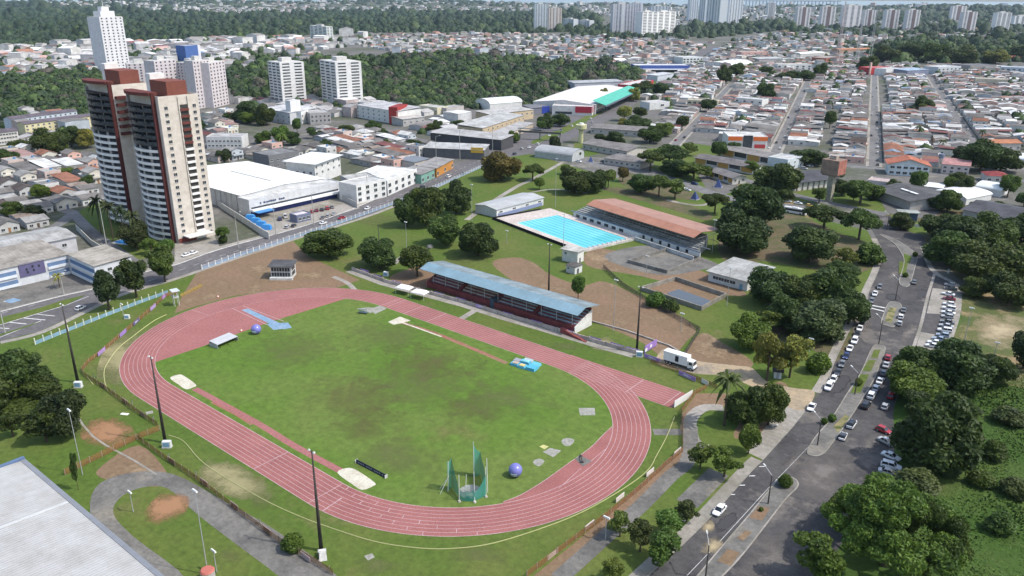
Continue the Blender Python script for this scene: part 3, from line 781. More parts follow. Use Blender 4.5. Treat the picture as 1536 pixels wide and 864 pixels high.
T = '''round 492 341 389 74 m|low wide tree beside the blue white fence above the dirt lot
round 568 354 406 66 d|dark spreading tree around the pole west of the red grandstand
ball 626 366 416 52 m|neat round tree standing at the left end of the blue grandstand roof
round 610 288 346 40 d|left tree of the dark grove between avenue fence and pool
round 640 275 345 56 d|broad dark tree in the middle of the grove left of the pool
round 684 268 326 46 d|topmost tree of the dark grove left of the pool
round 668 319 372 56 m|rounded tree in front of the grove, with a boulder beside it
round 717 331 389 62 d|dark round tree on the slope just below the black pool wall
round 752 222 276 62 o|big brownish green tree beside the avenue above the grove
umbrella 799 245 272 34 m|small flat tree by the footpath above the pool house
ball 809 265 285 17 g|tiny round tree on the lawn above the pool house
round 862 250 294 52 d|wide dark tree behind the left end of the orange roofed stand
round 893 252 292 40 d|right half of the dark tree pair behind the orange roofed stand
umbrella 912 253 284 26 l|lighter tree at the right edge of the pair behind the orange roof
ball 934 249 273 17 o|small orange tinted tree by the roundabout behind the pool
round 962 258 293 44 m|dense tree behind the middle of the orange pool stand roof
umbrella 988 262 296 36 m|second tree of the row behind the orange pool stand roof
loose 1012 266 300 36 l|pale airy tree at the end of the row behind the orange stand
umbrella 975 225 258 44 d|left tree of the dark row in front of the low grey school roofs
umbrella 1003 216 256 50 d|tallest tree of the dark row in front of the grey school roofs
round 1022 236 268 44 d|lower right tree of the dark row by the low grey school roofs
umbrella 1040 244 272 50 m|greener tree at the road edge before the school roofs
loose 1030 212 234 30 l|light small tree behind the dark row near the school
ball 1078 211 238 24 m|single small tree on the grass beside the orange shop
ball 1100 212 232 22 m|dark clipped tree beside the orange shop forecourt
round 922 195 224 32 d|dark tree against the grey roofs right of the yellow water tower
round 955 172 200 42 d|dark tree at the avenue bend above the grey roofs
round 975 188 217 40 m|round green tree in the yard left of the walled side street
round 995 182 206 34 l|paler tree just behind the round yard tree by the side street
ball 960 160 178 22 d|small dark tree beside the avenue below the cream shop
ball 936 157 182 24 y|yellowish young tree on the avenue median
loose 934 175 194 20 y|thin yellow green tree on the avenue median end
ball 1023 172 196 20 d|dark tree behind the white wall of the side street
ball 1062 148 168 24 d|dark tree in front of the long cream two storey house
round 1148 122 151 32 d|very dark round tree standing over the houses near the white block
round 1165 239 300 72 d|huge dark tree in front of the slate roofed hall by water tower
round 1212 222 250 56 d|dark low trees behind the brown water tower
round 1128 272 350 92 d|enormous dark tree right of the orange pool stand roof
round 1108 312 386 86 d|great dark tree overhanging the right end of the pool stand
umbrella 1072 288 322 42 d|smaller dark tree at the corner of the orange pool stand roof
umbrella 1235 306 346 64 d|broad flat tree beside the bus on the cross road
umbrella 1288 312 362 60 m|spreading tree at the head of the right hand avenue
round 1212 334 398 84 d|massive tree mottled orange between white shed and avenue
loose 1262 370 402 44 l|light feathery tree left of the avenue bend
bush 1302 362 398 44 g|bright rounded bush at the avenue bend
round 1262 392 420 50 m|low mid green tree along the left avenue kerb
umbrella 1290 268 308 56 m|green tree in front of the low dark slate hall
round 1155 400 462 78 d|dark tree in front of the long white shed
round 1200 408 470 66 d|second dark tree right of the long white shed
round 1246 402 474 82 m|broad tree along the kerb of the parked cars row
round 1222 446 512 96 b|greyish dark tree hanging over the shaded soil by the parked cars
round 1272 432 492 56 d|kerbside dark tree above the parked white cars
round 1172 440 500 58 d|dark tree behind the pale yellow green tree
round 1122 470 526 58 g|round green tree on the slope right of the water tank
loose 1150 462 500 46 l|pale feathery tree between the dark trees above the truck
loose 1150 496 572 58 y|yellow green feathery tree beside the sandy truck yard
loose 1184 500 568 54 y|second yellow green tree right beside the small black hut
bush 1228 526 562 40 g|bright green bush at the kerb by the parked cars
palm 1086 553 640 66 p|tall single palm at the corner of the running track fence
round 1118 572 642 64 d|dark tree right behind the tall palm
round 1152 570 645 60 m|greener tree on the lawn right of the palm
ball 1122 638 682 34 g|small round tree at the pavement corner below the palm lawn
loose 1050 664 704 40 l|thin sparse tree at the top of the strip along the avenue
loose 1086 672 716 52 g|thin bushy tree near the pavement on the avenue strip
loose 1030 748 782 38 b|thin tree on the lower strip between path and avenue
loose 1000 764 806 52 g|bushy sapling halfway down the avenue strip
loose 960 782 828 44 b|pale sapling by the grey path near the bottom
loose 930 764 806 40 l|airy sapling beside the white banner near the bottom
loose 992 800 850 60 g|wide thin tree at the bottom of the avenue strip
loose 918 836 872 40 l|yellowish low tree at the bottom edge by the path
round 1396 588 712 118 d|great dark tree overhanging the parked cars right of the avenue
round 1366 546 606 84 g|bright green crown beside the white cars on the right
round 1372 515 580 70 m|tree at the near end of the angled parking row
round 1428 512 588 100 d|dark broad tree between parking row and meadow
loose 1375 585 625 44 b|grey thin leaved tree between the two big crowns
round 1406 318 362 56 d|first tree of the dark belt at the avenue fork
round 1438 324 378 76 d|second dark crown of the belt above the parking bays
round 1482 318 376 72 m|mid green crown in the dark belt at right
round 1528 318 372 64 d|right hand dark crown of the upper belt
round 1420 346 402 74 m|lighter topped tree overhanging the pavement by the fork
round 1466 362 428 92 d|biggest dark crown of the belt above the parking bays
round 1516 360 430 84 d|dark crown at the right picture edge above the verge
round 1462 414 448 42 d|low dark tree beside the parking bay corner
round 1512 408 462 66 d|dark tree on the verge at the right edge
round 1534 488 560 44 k|very dark tree at the right edge beside the leaning pole
round 1490 532 580 60 d|low dark scrub tree at the meadow head
clump 1325 716 872 188 g|huge feathery bamboo thicket overhanging the near avenue
clump 1284 732 800 80 g|feathery bamboo spray leaning over the asphalt
clump 1385 752 880 120 m|dark right flank of the feathery bamboo thicket
loose 1222 806 876 74 g|broad leaved tree at the bottom edge of the avenue
bush 1375 706 740 70 b|grey dead looking shrub above the bamboo thicket
round 34 522 604 86 d|big dark tree cluster at the left edge below the avenue
round -10 540 620 90 d|dark tree cut by the left picture edge
round 62 560 604 60 d|small dark tree right of the left edge cluster
round 100 582 662 62 k|blackish tree by the bare orange soil
loose 70 610 664 56 d|straggly tree left of the bare orange soil
loose 20 618 656 38 d|lone small tree on the lower left lawn
bush 35 600 620 80 d|undergrowth below the left edge trees
heart 164 398 466 48 k|left street tree, black crown narrowing to a thin trunk
heart 205 382 448 48 d|middle street tree of three along the avenue verge
heart 248 367 424 46 m|right street tree of three, greenest, along the avenue verge
loose 118 676 736 12 d|tiny sapling by the fence corner above the grey roof
bush 441 800 828 38 g|bright small tree against the mesh fence at the bottom
palm 90 408 432 24 y|short palm on the school forecourt
ball 867 411 450 22 g|small round tree on the brown soil behind the blue stand
bush 985 436 462 34 g|green scrub beside the empty water tank
bush 1005 448 468 30 m|low scrub at the near corner of the empty tank
palm 152 290 352 34 k|first dark palm of the row beside the twin tower
palm 170 298 360 34 k|second dark palm of the row beside the twin tower
palm 188 304 366 36 k|third dark palm beside the twin tower
palm 205 312 372 36 k|fourth dark palm, nearest the twin tower door
round 205 328 378 44 k|dark tree under the palms beside the twin tower
loose 228 356 382 30 g|light shrubby tree at the foot of the twin tower
bush 250 358 376 30 g|green shrub before the twin tower base
umbrella 337 338 366 24 g|bright little tree right of the twin tower entrance
bush 336 350 366 16 d|clipped dark bush beside the tower car gate
round 75 190 236 52 d|large dark tree among the houses left of the twin tower
round 108 186 224 44 d|right half of the dark tree left of the twin tower
round 132 190 226 30 y|yellowing tree touching the left edge of the twin tower
round 10 220 252 40 d|dark tree at the left edge among the houses
round 62 275 300 28 g|round tree in the lane of houses at left
round 52 306 330 34 k|dark round tree beside the low street wall at left
loose 95 252 268 34 g|thin tree between the tin roofs at left
round 96 292 302 14 g|small tree before the white gable house at left
round 372 150 186 40 d|dark tree left of the white tower fronted building
round 398 152 192 34 d|dark tree touching the white tower fronted building
round 372 166 188 26 g|lighter low tree in the group left of the white building
round 345 168 184 24 d|low dark tree by the red house at mid left
round 396 194 218 26 g|green tree left of the courtyard group
round 422 186 218 28 g|tall green tree of the courtyard group
round 440 196 220 24 d|dark tree right of the courtyard group
palm 424 198 226 26 g|broad palm in front of the courtyard group
round 337 222 244 26 k|very dark bush tree left of the grey block
ball 446 176 200 14 g|single slim tree beside the white tower fronted building
round 575 192 208 16 d|little dark tree below the red stair block
round 656 178 198 18 d|round dark tree right of the low grey hall
round 678 192 212 34 d|dark low trees beside the long grey school roofs
round 578 208 222 20 m|tree behind the white flat roofed shop
round 620 208 222 24 d|tree left of the grey canopy sheds
round 586 234 246 20 g|small tree by the red tiled house
round 818 168 196 26 d|dark tree in front of the blue fronted shop
round 840 168 192 30 d|darker tree left of the red market front
ball 812 180 196 16 g|light tree by the colourful kiosk
round 770 195 216 20 g|green tree right of the school wing
round 905 130 155 16 y|yellow green tree beside the market canopy
round 950 130 154 22 y|bright tree in front of the market canopy
round 966 120 142 40 d|dark tree left of the upper avenue
round 990 122 146 28 d|dark tree on the upper avenue kerb
ball 832 202 232 18 k|dark slim tree below the foot bridge
round 1085 95 128 24 d|dark upper avenue tree beside the pink building
round 1105 92 118 26 d|dark tree behind the upper avenue
round 1150 98 116 24 d|dark low tree before the coloured block
round 1180 105 122 34 d|hedge like tree row left part before the coloured block
round 1205 104 122 34 d|hedge like tree row right part before the coloured block
ball 1244 164 194 17 d|dark upright tree in the middle of the house block
round 1384 141 170 30 d|dark tree among the roofs right of the straight street
ball 1382 154 170 12 l|bright small tree beside the dark roof top tree
palm 1376 186 210 20 d|palm between houses right of the straight street
palm 1412 208 226 18 d|palm in front of the red roofed house
round 1470 206 262 62 d|huge dark tree among the right hand houses
round 1500 218 262 60 d|dark tree mass touching the right hand white domes
round 1448 212 250 40 k|dark left flank of the huge right hand tree
ball 1375 254 292 26 g|clipped round tree below the red gabled house
ball 1424 264 288 20 g|clipped round tree in front of the pink roofed house
round 1445 262 296 28 d|loose dark tree right of the clipped one
ball 1511 261 296 28 g|clipped round tree at the right edge before domes
round 1420 282 322 42 m|green tree beside the dark slate hall at right
round 1440 256 280 36 d|low dark shrubbery behind the clipped trees
palm 1470 192 216 16 d|little palm beside the huge right hand tree
round 1300 82 110 36 d|dark tree at the head of the straight street
round 1330 66 96 46 d|left tree of the small wood beyond the straight street
round 1368 60 92 50 d|tall tree of the small wood beyond the street
round 1400 62 98 44 m|green tree of the small wood beyond the street
round 1440 66 100 48 d|dark tree left of the red roofed villa
round 1492 72 98 40 y|yellowish tree right of the red roofed villa
round 1530 66 92 40 d|dark tree at the right edge by the villas
round 1230 92 118 22 m|tree at the pylon foot
round 1262 268 296 30 d|dark crown just right of the brown water tower tank
ball 1280 282 302 22 g|small green tree between water tower and dark slate hall
loose 1228 280 306 28 m|loose tree left of the brown water tower shaft
round 1175 282 304 30 d|dark low tree before the slate roofed open hall
ball 1255 252 270 20 m|small tree behind the brown water tower tank
round 1340 268 288 24 d|dark tree below the white house with red gable
round 1400 292 316 34 d|dark tree between the slate halls on the right
round 1466 300 324 34 d|dark tree right of the white vaulted sheds
round 1500 300 322 34 d|dark tree above the large grey shed at the right edge
ball 1535 288 312 26 m|half cut tree at the right edge beside the domes
round 1350 318 346 36 d|dark tree beside the blue gate house
round 1310 282 302 24 d|dark tree before the low white yard building
bush 1452 640 668 44 b|low dark scrub in the upper meadow beside the big tree
bush 1490 660 690 38 m|scrubby bush in the upper right meadow
bush 1510 610 636 50 b|dark scrub at the right edge of the upper meadow
bush 1470 706 730 40 m|low bush in the middle of the meadow
bush 1520 716 744 46 b|dark low bush at the right edge of the middle meadow
bush 1420 690 712 44 b|scrub at the lower foot of the great dark tree
bush 1440 600 622 52 d|dark scrub between the great tree and the meadow
bush 1500 770 800 44 m|low green bush in the lower meadow
loose 1128 240 262 22 g|small tree on the school lawn beside the pavilions
ball 1060 252 268 16 g|tiny tree on the school lawn edge
round 900 200 218 22 d|dark tree between the grey school roofs
round 862 222 240 20 m|small tree beside the yellow water tower foot
ball 848 246 262 14 g|little tree on the roundabout lawn
round 1002 238 262 26 d|low dark tree before the hipped school roof
round 560 180 198 26 m|bushy tree before the white three storey school
round 612 196 212 26 d|dark tree below the low grey hall
round 650 184 200 26 m|tree right of the low grey hall
round 690 178 196 30 d|dark tree left of the white domed hall
loose 470 190 208 22 m|loose tree before the grey concrete frame hall
round 520 186 204 26 d|dark tree left of the white three storey school
round 490 208 224 22 m|tree above the dark rimmed white roof
round 300 178 198 20 d|dark tree right of the twin tower at mid height
round 20 300 326 32 m|green tree between the left edge roofs
round 130 262 280 26 d|dark tree close to the twin tower among roofs
round 30 208 228 34 d|dark tree under the blue flats at the left edge'''
for ln in T.split('\n'):
    a, lab = ln.split('|'); k, cx, yt, yb, wp, c = a.split()
    ptree(k, float(cx), float(yt), float(yb), float(wp), c, lab, 'trees and bushes standing singly')
for i, (x, y, wd, lab) in enumerate([(1247, 632, 14, 'small clipped bush nearest the pole on the middle median'), (1236, 636, 12, 'lower clipped bush on the middle median'), (1177, 730, 24, 'round clipped bush in the rounded tip of the near median'),
                                      (1358, 416, 9, 'small dark bush at the near end of the far median'), (1372, 385, 9, 'leafy bush in the middle of the far median'), (1287, 578, 14, 'clipped bush beside the lamp post on the third median'), (1141, 767, 8, 'tiny shrub in the brown bed of the near median')]):
    p = G(x, y); m = MPP(x, y); tree('bush', p[0], p[1], wd*m, wd*m*.85, 'g', lab, 'clipped bushes on the medians', name='shrub', z=.14)
# ------------------------------------------------------------------ stadium objects
WHITE = (.72, .72, .70); OFFW = (.58, .57, .54); BLUE = (.13, .25, .38); PURP = (.30, .19, .47); GREY = (.30, .30, .30); DARK = (.035, .033, .032)
def grandstand():
    x0, x1 = -39.5, 28.6; y0, y1 = 63.4, 73.2
    r = thing('grandstand', 'long red stepped grandstand under a faded blue sheet metal roof', 'grandstand', (0, 0, 0))
    mb = MB(); mb.box(x0, x1, y0, y0+.25, 0, 2.4); mb.box(x0, x1, y1-.25, y1, 0, 6.2)
    part(r, 'front_wall', mb, M_CONC, (.22, .055, .055))
    mb = MB(); mb.face([(x1+.02, y0, 0), (x1+.02, y1, 0), (x1+.02, y1, 6.2), (x1+.02, y0+.3, 2.4)])
    mb = MB(); mb.hull([(x1, y0, 0), (x1+.3, y0, 0), (x1+.3, y1, 0), (x1, y1, 0)], [(x1, y0, 2.3), (x1+.3, y0, 2.3), (x1+.3, y1, 5.6), (x1, y1, 5.6)])
    part(r, 'end_wall', mb, M_WALL, (.68, .67, .64))
    mb = MB(); mb.hull([(x0-.3, y0, 0), (x0, y0, 0), (x0, y1, 0), (x0-.3, y1, 0)], [(x0-.3, y0, 2.3), (x0, y0, 2.3), (x0, y1, 5.6), (x0-.3, y1, 5.6)])
    part(r, 'end_wall', mb, M_WALL, (.35, .12, .12))
    secs = [(x0+.2, x0+14.8), (x0+16.4, x0+31.5), (x0+33.8, x0+49.5), (x0+51.3, x1-.2)]
    for k in range(7):
        ya = y0+.3+k*1.28; za = 1.6+k*.58
        mb = MB(); mb.box(x0+.02, x1-.02, ya, ya+1.279, 0, za); part(r, 'step', mb, M_CONC, (.30, .085, .085) if k < 1 else (.27, .095, .10))
        for j, (a, b) in enumerate(secs):
            if k == 0: continue
            mb = MB(); mb.box(a+.3, b-.3, ya+.62, ya+1.05, za+.002, za+.36)
            part(r, 'bench', mb, M_CONC, [(.50, .42, .42), (.52, .46, .38), (.42, .48, .50), (.32, .43, .50)][j])
    for a, b in ((x0+14.9, x0+16.2), (x0+49.7, x0+51.1)):
        mb = MB(); mb.hull([(a, y0+.3, 1.61), (b, y0+.3, 1.61), (b, y1-.3, 5.1), (a, y1-.3, 5.1)], [(a, y0+.3, 1.9), (b, y0+.3, 1.9), (b, y1-.3, 5.75), (a, y1-.3, 5.75)])
        part(r, 'stairs', mb, M_CONC, (.24, .06, .06))
    mb = MB(); mb.box(x0+31.7, x0+33.5, y0-.1, y0+3, 0, 3.4); part(r, 'tunnel', mb, M_CONC, (.08, .11, .15))
    mb = MB(); mb.hull([(x1-4, y0-2.2, .0), (x1+7, y0-3.4, 0), (x1+7, y0-2.6, 0), (x1-4, y0-.6, 0)], [(x1-4, y0-2.2, 1.6), (x1+7, y0-3.4, .12), (x1+7, y0-2.6, .12), (x1-4, y0-.6, 1.6)])
    part(r, 'ramp', mb, M_CONC, (.26, .07, .065))
    for i in range(11):
        x = x0+2+i*(x1-x0-4)/10
        part(r, 'post', MB().tube((x, y0+1.6, 2), (x, y0+1.6, 7.7), .10, .10, 6), M_METAL, (.45, .47, .48))
        part(r, 'roof_truss', MB().tube((x, y1-.5, 6.7), (x, 62.4, 7.3), .10, .08, 6), M_METAL, (.2, .22, .24))
    def roofpart(nm, ya, za, yb, zb, col, mat):
        mb = MB(); V = [(x0-2, ya, za), (x1+2.2, ya, za), (x1+2.2, yb, zb), (x0-2, yb, zb)]; mb.hull(V, [(p[0], p[1], p[2]+.12) for p in V]); part(r, nm, mb, mat, col)
    roofpart('roof', 66.4, 8.75, 74.6, 7.2, (.25, .31, .335), M_ROOF)
    roofpart('roof_front', 61.9, 7.25, 66.38, 8.76, (.20, .31, .37), M_ROOFC)
    return r
grandstand()
def boundary_wall():
    P = gp('528,405 580,424 640,440 700,456 760,475 830,495 900,516 955,531')
    r = thing('boundary_wall', 'weathered low concrete wall along the back straight, hung with purple banners', 'wall')
    mb = MB(); wallrun(mb, P, .25, 0, 1.25); part(r, 'wall_panel', mb, M_CONC, (.56, .47, .44))
    mb = MB(); ribbon(mb, offset_line(P, -1.8), 3., .033); struct('path', mb, MG_CONC)
    pt = along(P, 6.2, 1.)
    for q in pt: part(r, 'wall_post', MB().box(-.17, .17, -.2, .2, 0, 1.5), M_CONC, (.42, .38, .35), loc=(q[0], q[1], 0), rz=q[2])
    return P
BW = boundary_wall()
def board(name, label, cat, p, rz, L, h, t, col, group, mark=None, z=0., legs=False, mat=None):
    r = thing(name, label, cat, (p[0], p[1], z), rz, group)
    b = MB().box(-L/2, L/2, -t/2, t/2, .12, h); part(r, 'panel', b, mat or M_CLEAN, col)
    if mark is not None:
        m = MB()
        for (a, b_, c, d) in ((-.22, -.02, .42, .72), (.0, .06, .36, .78), (.08, .24, .45, .62)): m.box(a*L, b_*L, -t/2-.03, -t/2, c*h, d*h)
        part(r, 'emblem', m, M_CLEAN, mark)
    for x in (-L*.42, L*.42): part(r, 'leg', MB().box(x-.05, x+.05, -t/2-.02, t/2+.02, 0, .119), M_METAL, GREY)
    return r
bn = ['at the far left end by the footpath gate', 'left of the white canopy tents', 'just right of the white canopy tents', 'in front of the left stand section', 'beside the wall gate opening', 'below the middle stand section', 'under the right middle stand section', 'below the red stair ramp', 'right of the stand end wall', 'halfway to the tall dark pole', 'nearest to the blue white box by the pole', 'last before the wall ends']
for i, (x, y) in enumerate([(548, 411), (596, 428.5), (660, 445.5), (692, 454), (722, 464.5), (763, 476), (806, 488.5), (850, 501), (893, 513.5), (926, 523), (950, 529.5), (568, 419)]):
    p = G2(x, y-2); board('banner', 'purple emblem banner on the low wall, '+bn[i], 'banner', (p[0], p[1]-.32), math.atan2(2.2, 48), 4.6, 1.35, .08, (PURP, (.40, .27, .54), (.22, .15, .38))[i % 3], 'purple banners along the stadium edge', (.6, .57, .62))
for i, (a, b, lab) in enumerate([((966, 536), (990, 545), 'long purple banner beside the white truck'), ((1018, 562), (1043, 573), 'purple banner on the mesh fence in front of the sandy yard'), ((1052, 574), (1062, 579), 'short pale banner at the fence corner by the palm')]):
    A, B = G2(*a), G2(*b); L = math.dist(A, B); board('banner', lab, 'banner', ((A[0]+B[0])/2, (A[1]+B[1])/2), math.atan2(B[1]-A[1], B[0]-A[0]), L, 1.4, .08, PURP if i < 2 else OFFW, 'purple banners along the stadium edge', (.6, .57, .62) if i < 2 else None)
A, B = G2(965, 532), G2(986, 519)
r = thing('sign_board', 'slanted purple sign panel with white arrow emblem beside the tall pole', 'sign', ((A[0]+B[0])/2, (A[1]+B[1])/2, 0), math.atan2(B[1]-A[1], B[0]-A[0]))
part(r, 'panel', MB().box(-3.6, 3.6, -.08, .08, .5, 2.6), M_CLEAN, (.30, .18, .48)); mb = MB(); mb.box(-3.5, -2.2, -.11, -.08, .6, 1.7); mb.box(-.6, .6, -.11, -.08, 1.1, 2.0); part(r, 'emblem', mb, M_CLEAN, WHITE)
for x in (-3, 3): part(r, 'leg', MB().box(x-.07, x+.07, -.07, .07, 0, .499), M_METAL, GREY)
# white advertising wall at the sprint start
A, B = G2(1011, 612), G2(1038, 595)
r = thing('barrier_board', 'plain white board at the end of the sprint start lanes', 'board', ((A[0]+B[0])/2, (A[1]+B[1])/2, 0), math.atan2(B[1]-A[1], B[0]-A[0]))
L = math.dist(A, B)
for k in range(2): part(r, 'panel', MB().box(-L/2+k*L/2+.03, k*L/2-.03, -.06, .06, .1, 2.1), M_CLEAN, WHITE)
for x in (-L*.45, 0, L*.45): part(r, 'leg', MB().box(x-.06, x+.06, .08, .5, 0, 1.2), M_METAL, GREY)
# canopy tents
for i, (x, y) in enumerate([(607, 440), (630, 447)]):
    p = G(x, y); r = thing('canopy_tent', ['left white canopy tent on the grass before the stand', 'right white canopy tent, nearer the stand banners'][i], 'tent', p, .2, 'white canopy tents')
    mb = MB(); mb.hull([(-2.9, -1.8, 2.4), (2.9, -1.8, 2.4), (2.9, 1.8, 2.4), (-2.9, 1.8, 2.4)], [(-2.2, -1.2, 2.95), (2.2, -1.2, 2.95), (2.2, 1.2, 2.95), (-2.2, 1.2, 2.95)]); mb.box(-2.92, 2.92, -1.82, 1.82, 2.15, 2.4)
    part(r, 'canopy', mb, M_CLOTH, (.78, .77, .74))
    for sx in (-2.8, 2.8):
        for sy in (-1.7, 1.7): part(r, 'leg', MB().tube((sx, sy, 0), (sx, sy, 2.15), .06, n=6), M_METAL, (.6, .6, .6))
p = G(655, 425); r = thing('banner', 'dark purple standing banner beside the left end of the stand', 'banner', p, .5, 'purple banners along the stadium edge'); part(r, 'panel', MB().box(-2, 2, -.06, .06, .3, 2.6), M_CLOTH, (.07, .045, .16)); part(r, 'leg', MB().box(-1.9, 1.9, -.4, .4, 0, .1), M_METAL, DARK)
# tall floodlight poles
def tallpole(x, y, ty, lab, r0=.42, lamps=True):
    p = G(x, y); h = HT(x, y, ty); r = thing('floodlight_pole', lab, 'pole', p, 0, 'tall dark stadium poles')
    part(r, 'shaft', MB().tube((0, 0, 0), (0, 0, h), r0, .13, 10), M_CONC, (.055, .048, .045), smooth=True)
    if lamps:
        part(r, 'cross_arm', MB().box(-.9, .9, -.06, .06, h-.35, h-.22), M_METAL, (.15, .15, .15))
        for sx in (-.75, .75): part(r, 'lamp', MB().hull([(sx-.22, -.3, h-.2), (sx+.22, -.3, h-.2), (sx+.22, .1, h-.2), (sx-.22, .1, h-.2)], [(sx-.15, -.2, h+.05), (sx+.15, -.2, h+.05), (sx+.15, .1, h+.05), (sx-.15, .1, h+.05)]), M_METAL, (.55, .55, .52))
    return p
tallpole(248, 664, 535, 'tall dark pole left of the near straight, blue white box at its foot')
tallpole(482, 826, 676, 'tall dark pole at the near bend with a broken white foot')
tallpole(117, 574, 456, 'tall dark pole on the left lawn with a blue white box')
tallpole(955, 528, 430, 'tall dark pole at the right end of the banner wall')
tallpole(823, 438, 366, 'tall dark pole behind the blue roofed stand', .36)
for (x, y, ty, lab) in [(571, 404, 336, 'thin dark pole in front of the park trees'), (1364, 0, 0, '')]:
    if lab: tallpole(x, y, ty, lab, .2, False)
def elbox(x, y, lab, rz=.72, s=1.):
    p = G(x, y); r = thing('switch_box', lab, 'box', p, rz, 'blue white electric boxes at the poles')
    part(r, 'base', MB().box(-1.1*s, 1.1*s, -.7*s, .7*s, 0, .25), M_CONC, (.5, .5, .47)); part(r, 'cabinet', MB().box(-1.0*s, 1.0*s, -.5*s, .55*s, .251, 1.75*s), M_WALL, (.62, .64, .63)); part(r, 'door', MB().box(-.72*s, .72*s, -.55*s, -.502*s, .4, 1.55*s), M_METAL, (.18, .33, .47))
elbox(251, 671, 'blue white box at the pole by the near straight'); elbox(118, 581, 'blue white box on the left lawn beside a pole'); elbox(579, 414, 'blue white box near the round park tree', .3); elbox(959, 535, 'blue white box at the end of the banner wall', .5); elbox(191, 478, 'plain white box beside a lamp on the left lawn', .7, .8)
p = G(484, 836); r = thing('broken_plinth', 'broken white plinth at the foot of the nearest tall pole', 'plinth', p, -.6); part(r, 'block', MB().box(-1.2, -.1, -.8, .8, 0, 1.1), M_CONC, (.62, .62, .6)); mb = MB(); mb.hull([(.0, -.7, 0), (1.2, -.7, 0), (1.2, .8, 0), (.0, .8, 0)], [(.0, -.5, 2.0), (.35, -.5, 2.0), (.35, .6, 1.6), (.0, .6, 1.7)]); part(r, 'slab', mb, M_CONC, (.66, .66, .64))
# street lights
def lamp_post(x, y, ty, lab, arm=None, col=(.35, .36, .36), r0=.09, grp='lamp posts in the park'):
    p = G(x, y); h = HT(x, y, ty); r = thing('lamp_post', lab, 'lamp post', p, arm if arm else 0, grp)
    part(r, 'pole', MB().tube((0, 0, 0), (0, 0, h), r0*1.3, r0*.7, 7), M_METAL, col)
    if arm is not None:
        part(r, 'arm', MB().tube((0, 0, h), (2.6, 0, h+.9), .06, .05, 6), M_METAL, (.5, .5, .5)); part(r, 'lamp', MB().hull([(2.4, -.2, h+.8), (3.2, -.15, h+.95), (3.2, .15, h+.95), (2.4, .2, h+.8)], [(2.45, -.15, h+.98), (3.15, -.1, h+1.1), (3.15, .1, h+1.1), (2.45, .15, h+.98)]), M_METAL, (.65, .65, .62))
    else:
        part(r, 'lamp', MB().hull([(-.8, -.2, h-.1), (.8, -.2, h-.1), (.8, .2, h-.1), (-.8, .2, h-.1)], [(-.7, -.12, h+.18), (.7, -.12, h+.18), (.7, .12, h+.18), (-.7, .12, h+.18)]), M_METAL, (.68, .68, .65))
for a in [(610, 372, 333, 'grey lamp post on the lawn between park trees'), (708, 332, 277, 'thin pole on the slope left of the pool house'), (845, 372, 322, 'grey pole at the near pool edge'), (833, 310, 238, 'tall grey pole at the far pool corner'), (920, 497, 420, 'dark leaning pole on the brown soil'), (760, 366, 346, 'short dark post under the black pool wall'),
          (969, 416, 384, 'short pole beside the sunken dark yard'), (1068, 380, 330, 'white lamp post at the corner of the pool stand'), (1090, 460, 402, 'thin pole beside the empty tank'), (1021, 497, 470, 'short post on the brown slope'), (186, 478, 456, 'short lamp post on the left lawn'), (124, 712, 615, 'white topped lamp post above the grey roof'),
          (200, 768, 738, 'short white lamp on the island of the grey track'), (312, 862, 736, 'tall thin lamp post leaning over the grey track'), (325, 858, 826, 'short white lamp near the bottom by the grey track'), (908, 810, 776, 'white globe lamp on the path near the bottom'), (1446, 515, 462, 'leaning dark pole on the verge'), (1490, 540, 514, 'short dark leaning pole at the verge edge'), (1214, 528, 508, 'short white post on the shaded lawn')]:
    lamp_post(*a)
for a in [(1226, 668, 630, 'dark pole with a long lamp arm on the middle median', 2.6), (1152, 756, 713, 'dark pole with a lamp arm on the near median', 2.6), (1058, 868, 818, 'dark lamp pole at the bottom of the near median', 2.2), (1282, 592, 560, 'lamp pole on the third median', 2.6), (1330, 345, 322, 'small dark pole at the far median tip', 2.6), (1343, 450, 420, 'thin lamp pole between two medians', 2.6), (1318, 516, 480, 'thin lamp pole above the third median', 2.6)]:
    lamp_post(*a, col=(.06, .055, .05), r0=.14, grp='lamp poles on the avenue medians')
for i, (x, y, ty) in enumerate([(96, 442, 408), (8, 500, 455), (162, 380, 300), (230, 340, 0), (358, 372, 320), (414, 352, 305), (471, 338, 290), (552, 300, 262), (690, 240, 195), (739, 250, 190), (655, 262, 205)]):
    if ty: lamp_post(x, y, ty, 'pale concrete utility pole along the left avenue, '+['by the school forecourt', 'on the striped island', 'beside the twin tower garden', '', 'right of the tower gate', 'at the car yard corner', 'in front of the car yard', 'by the white corner house', 'by the dark big tree', 'beside the bridge', 'at the fenced dirt plot'][i], 0.4, (.38, .37, .35), .16, 'utility poles along the left avenue')
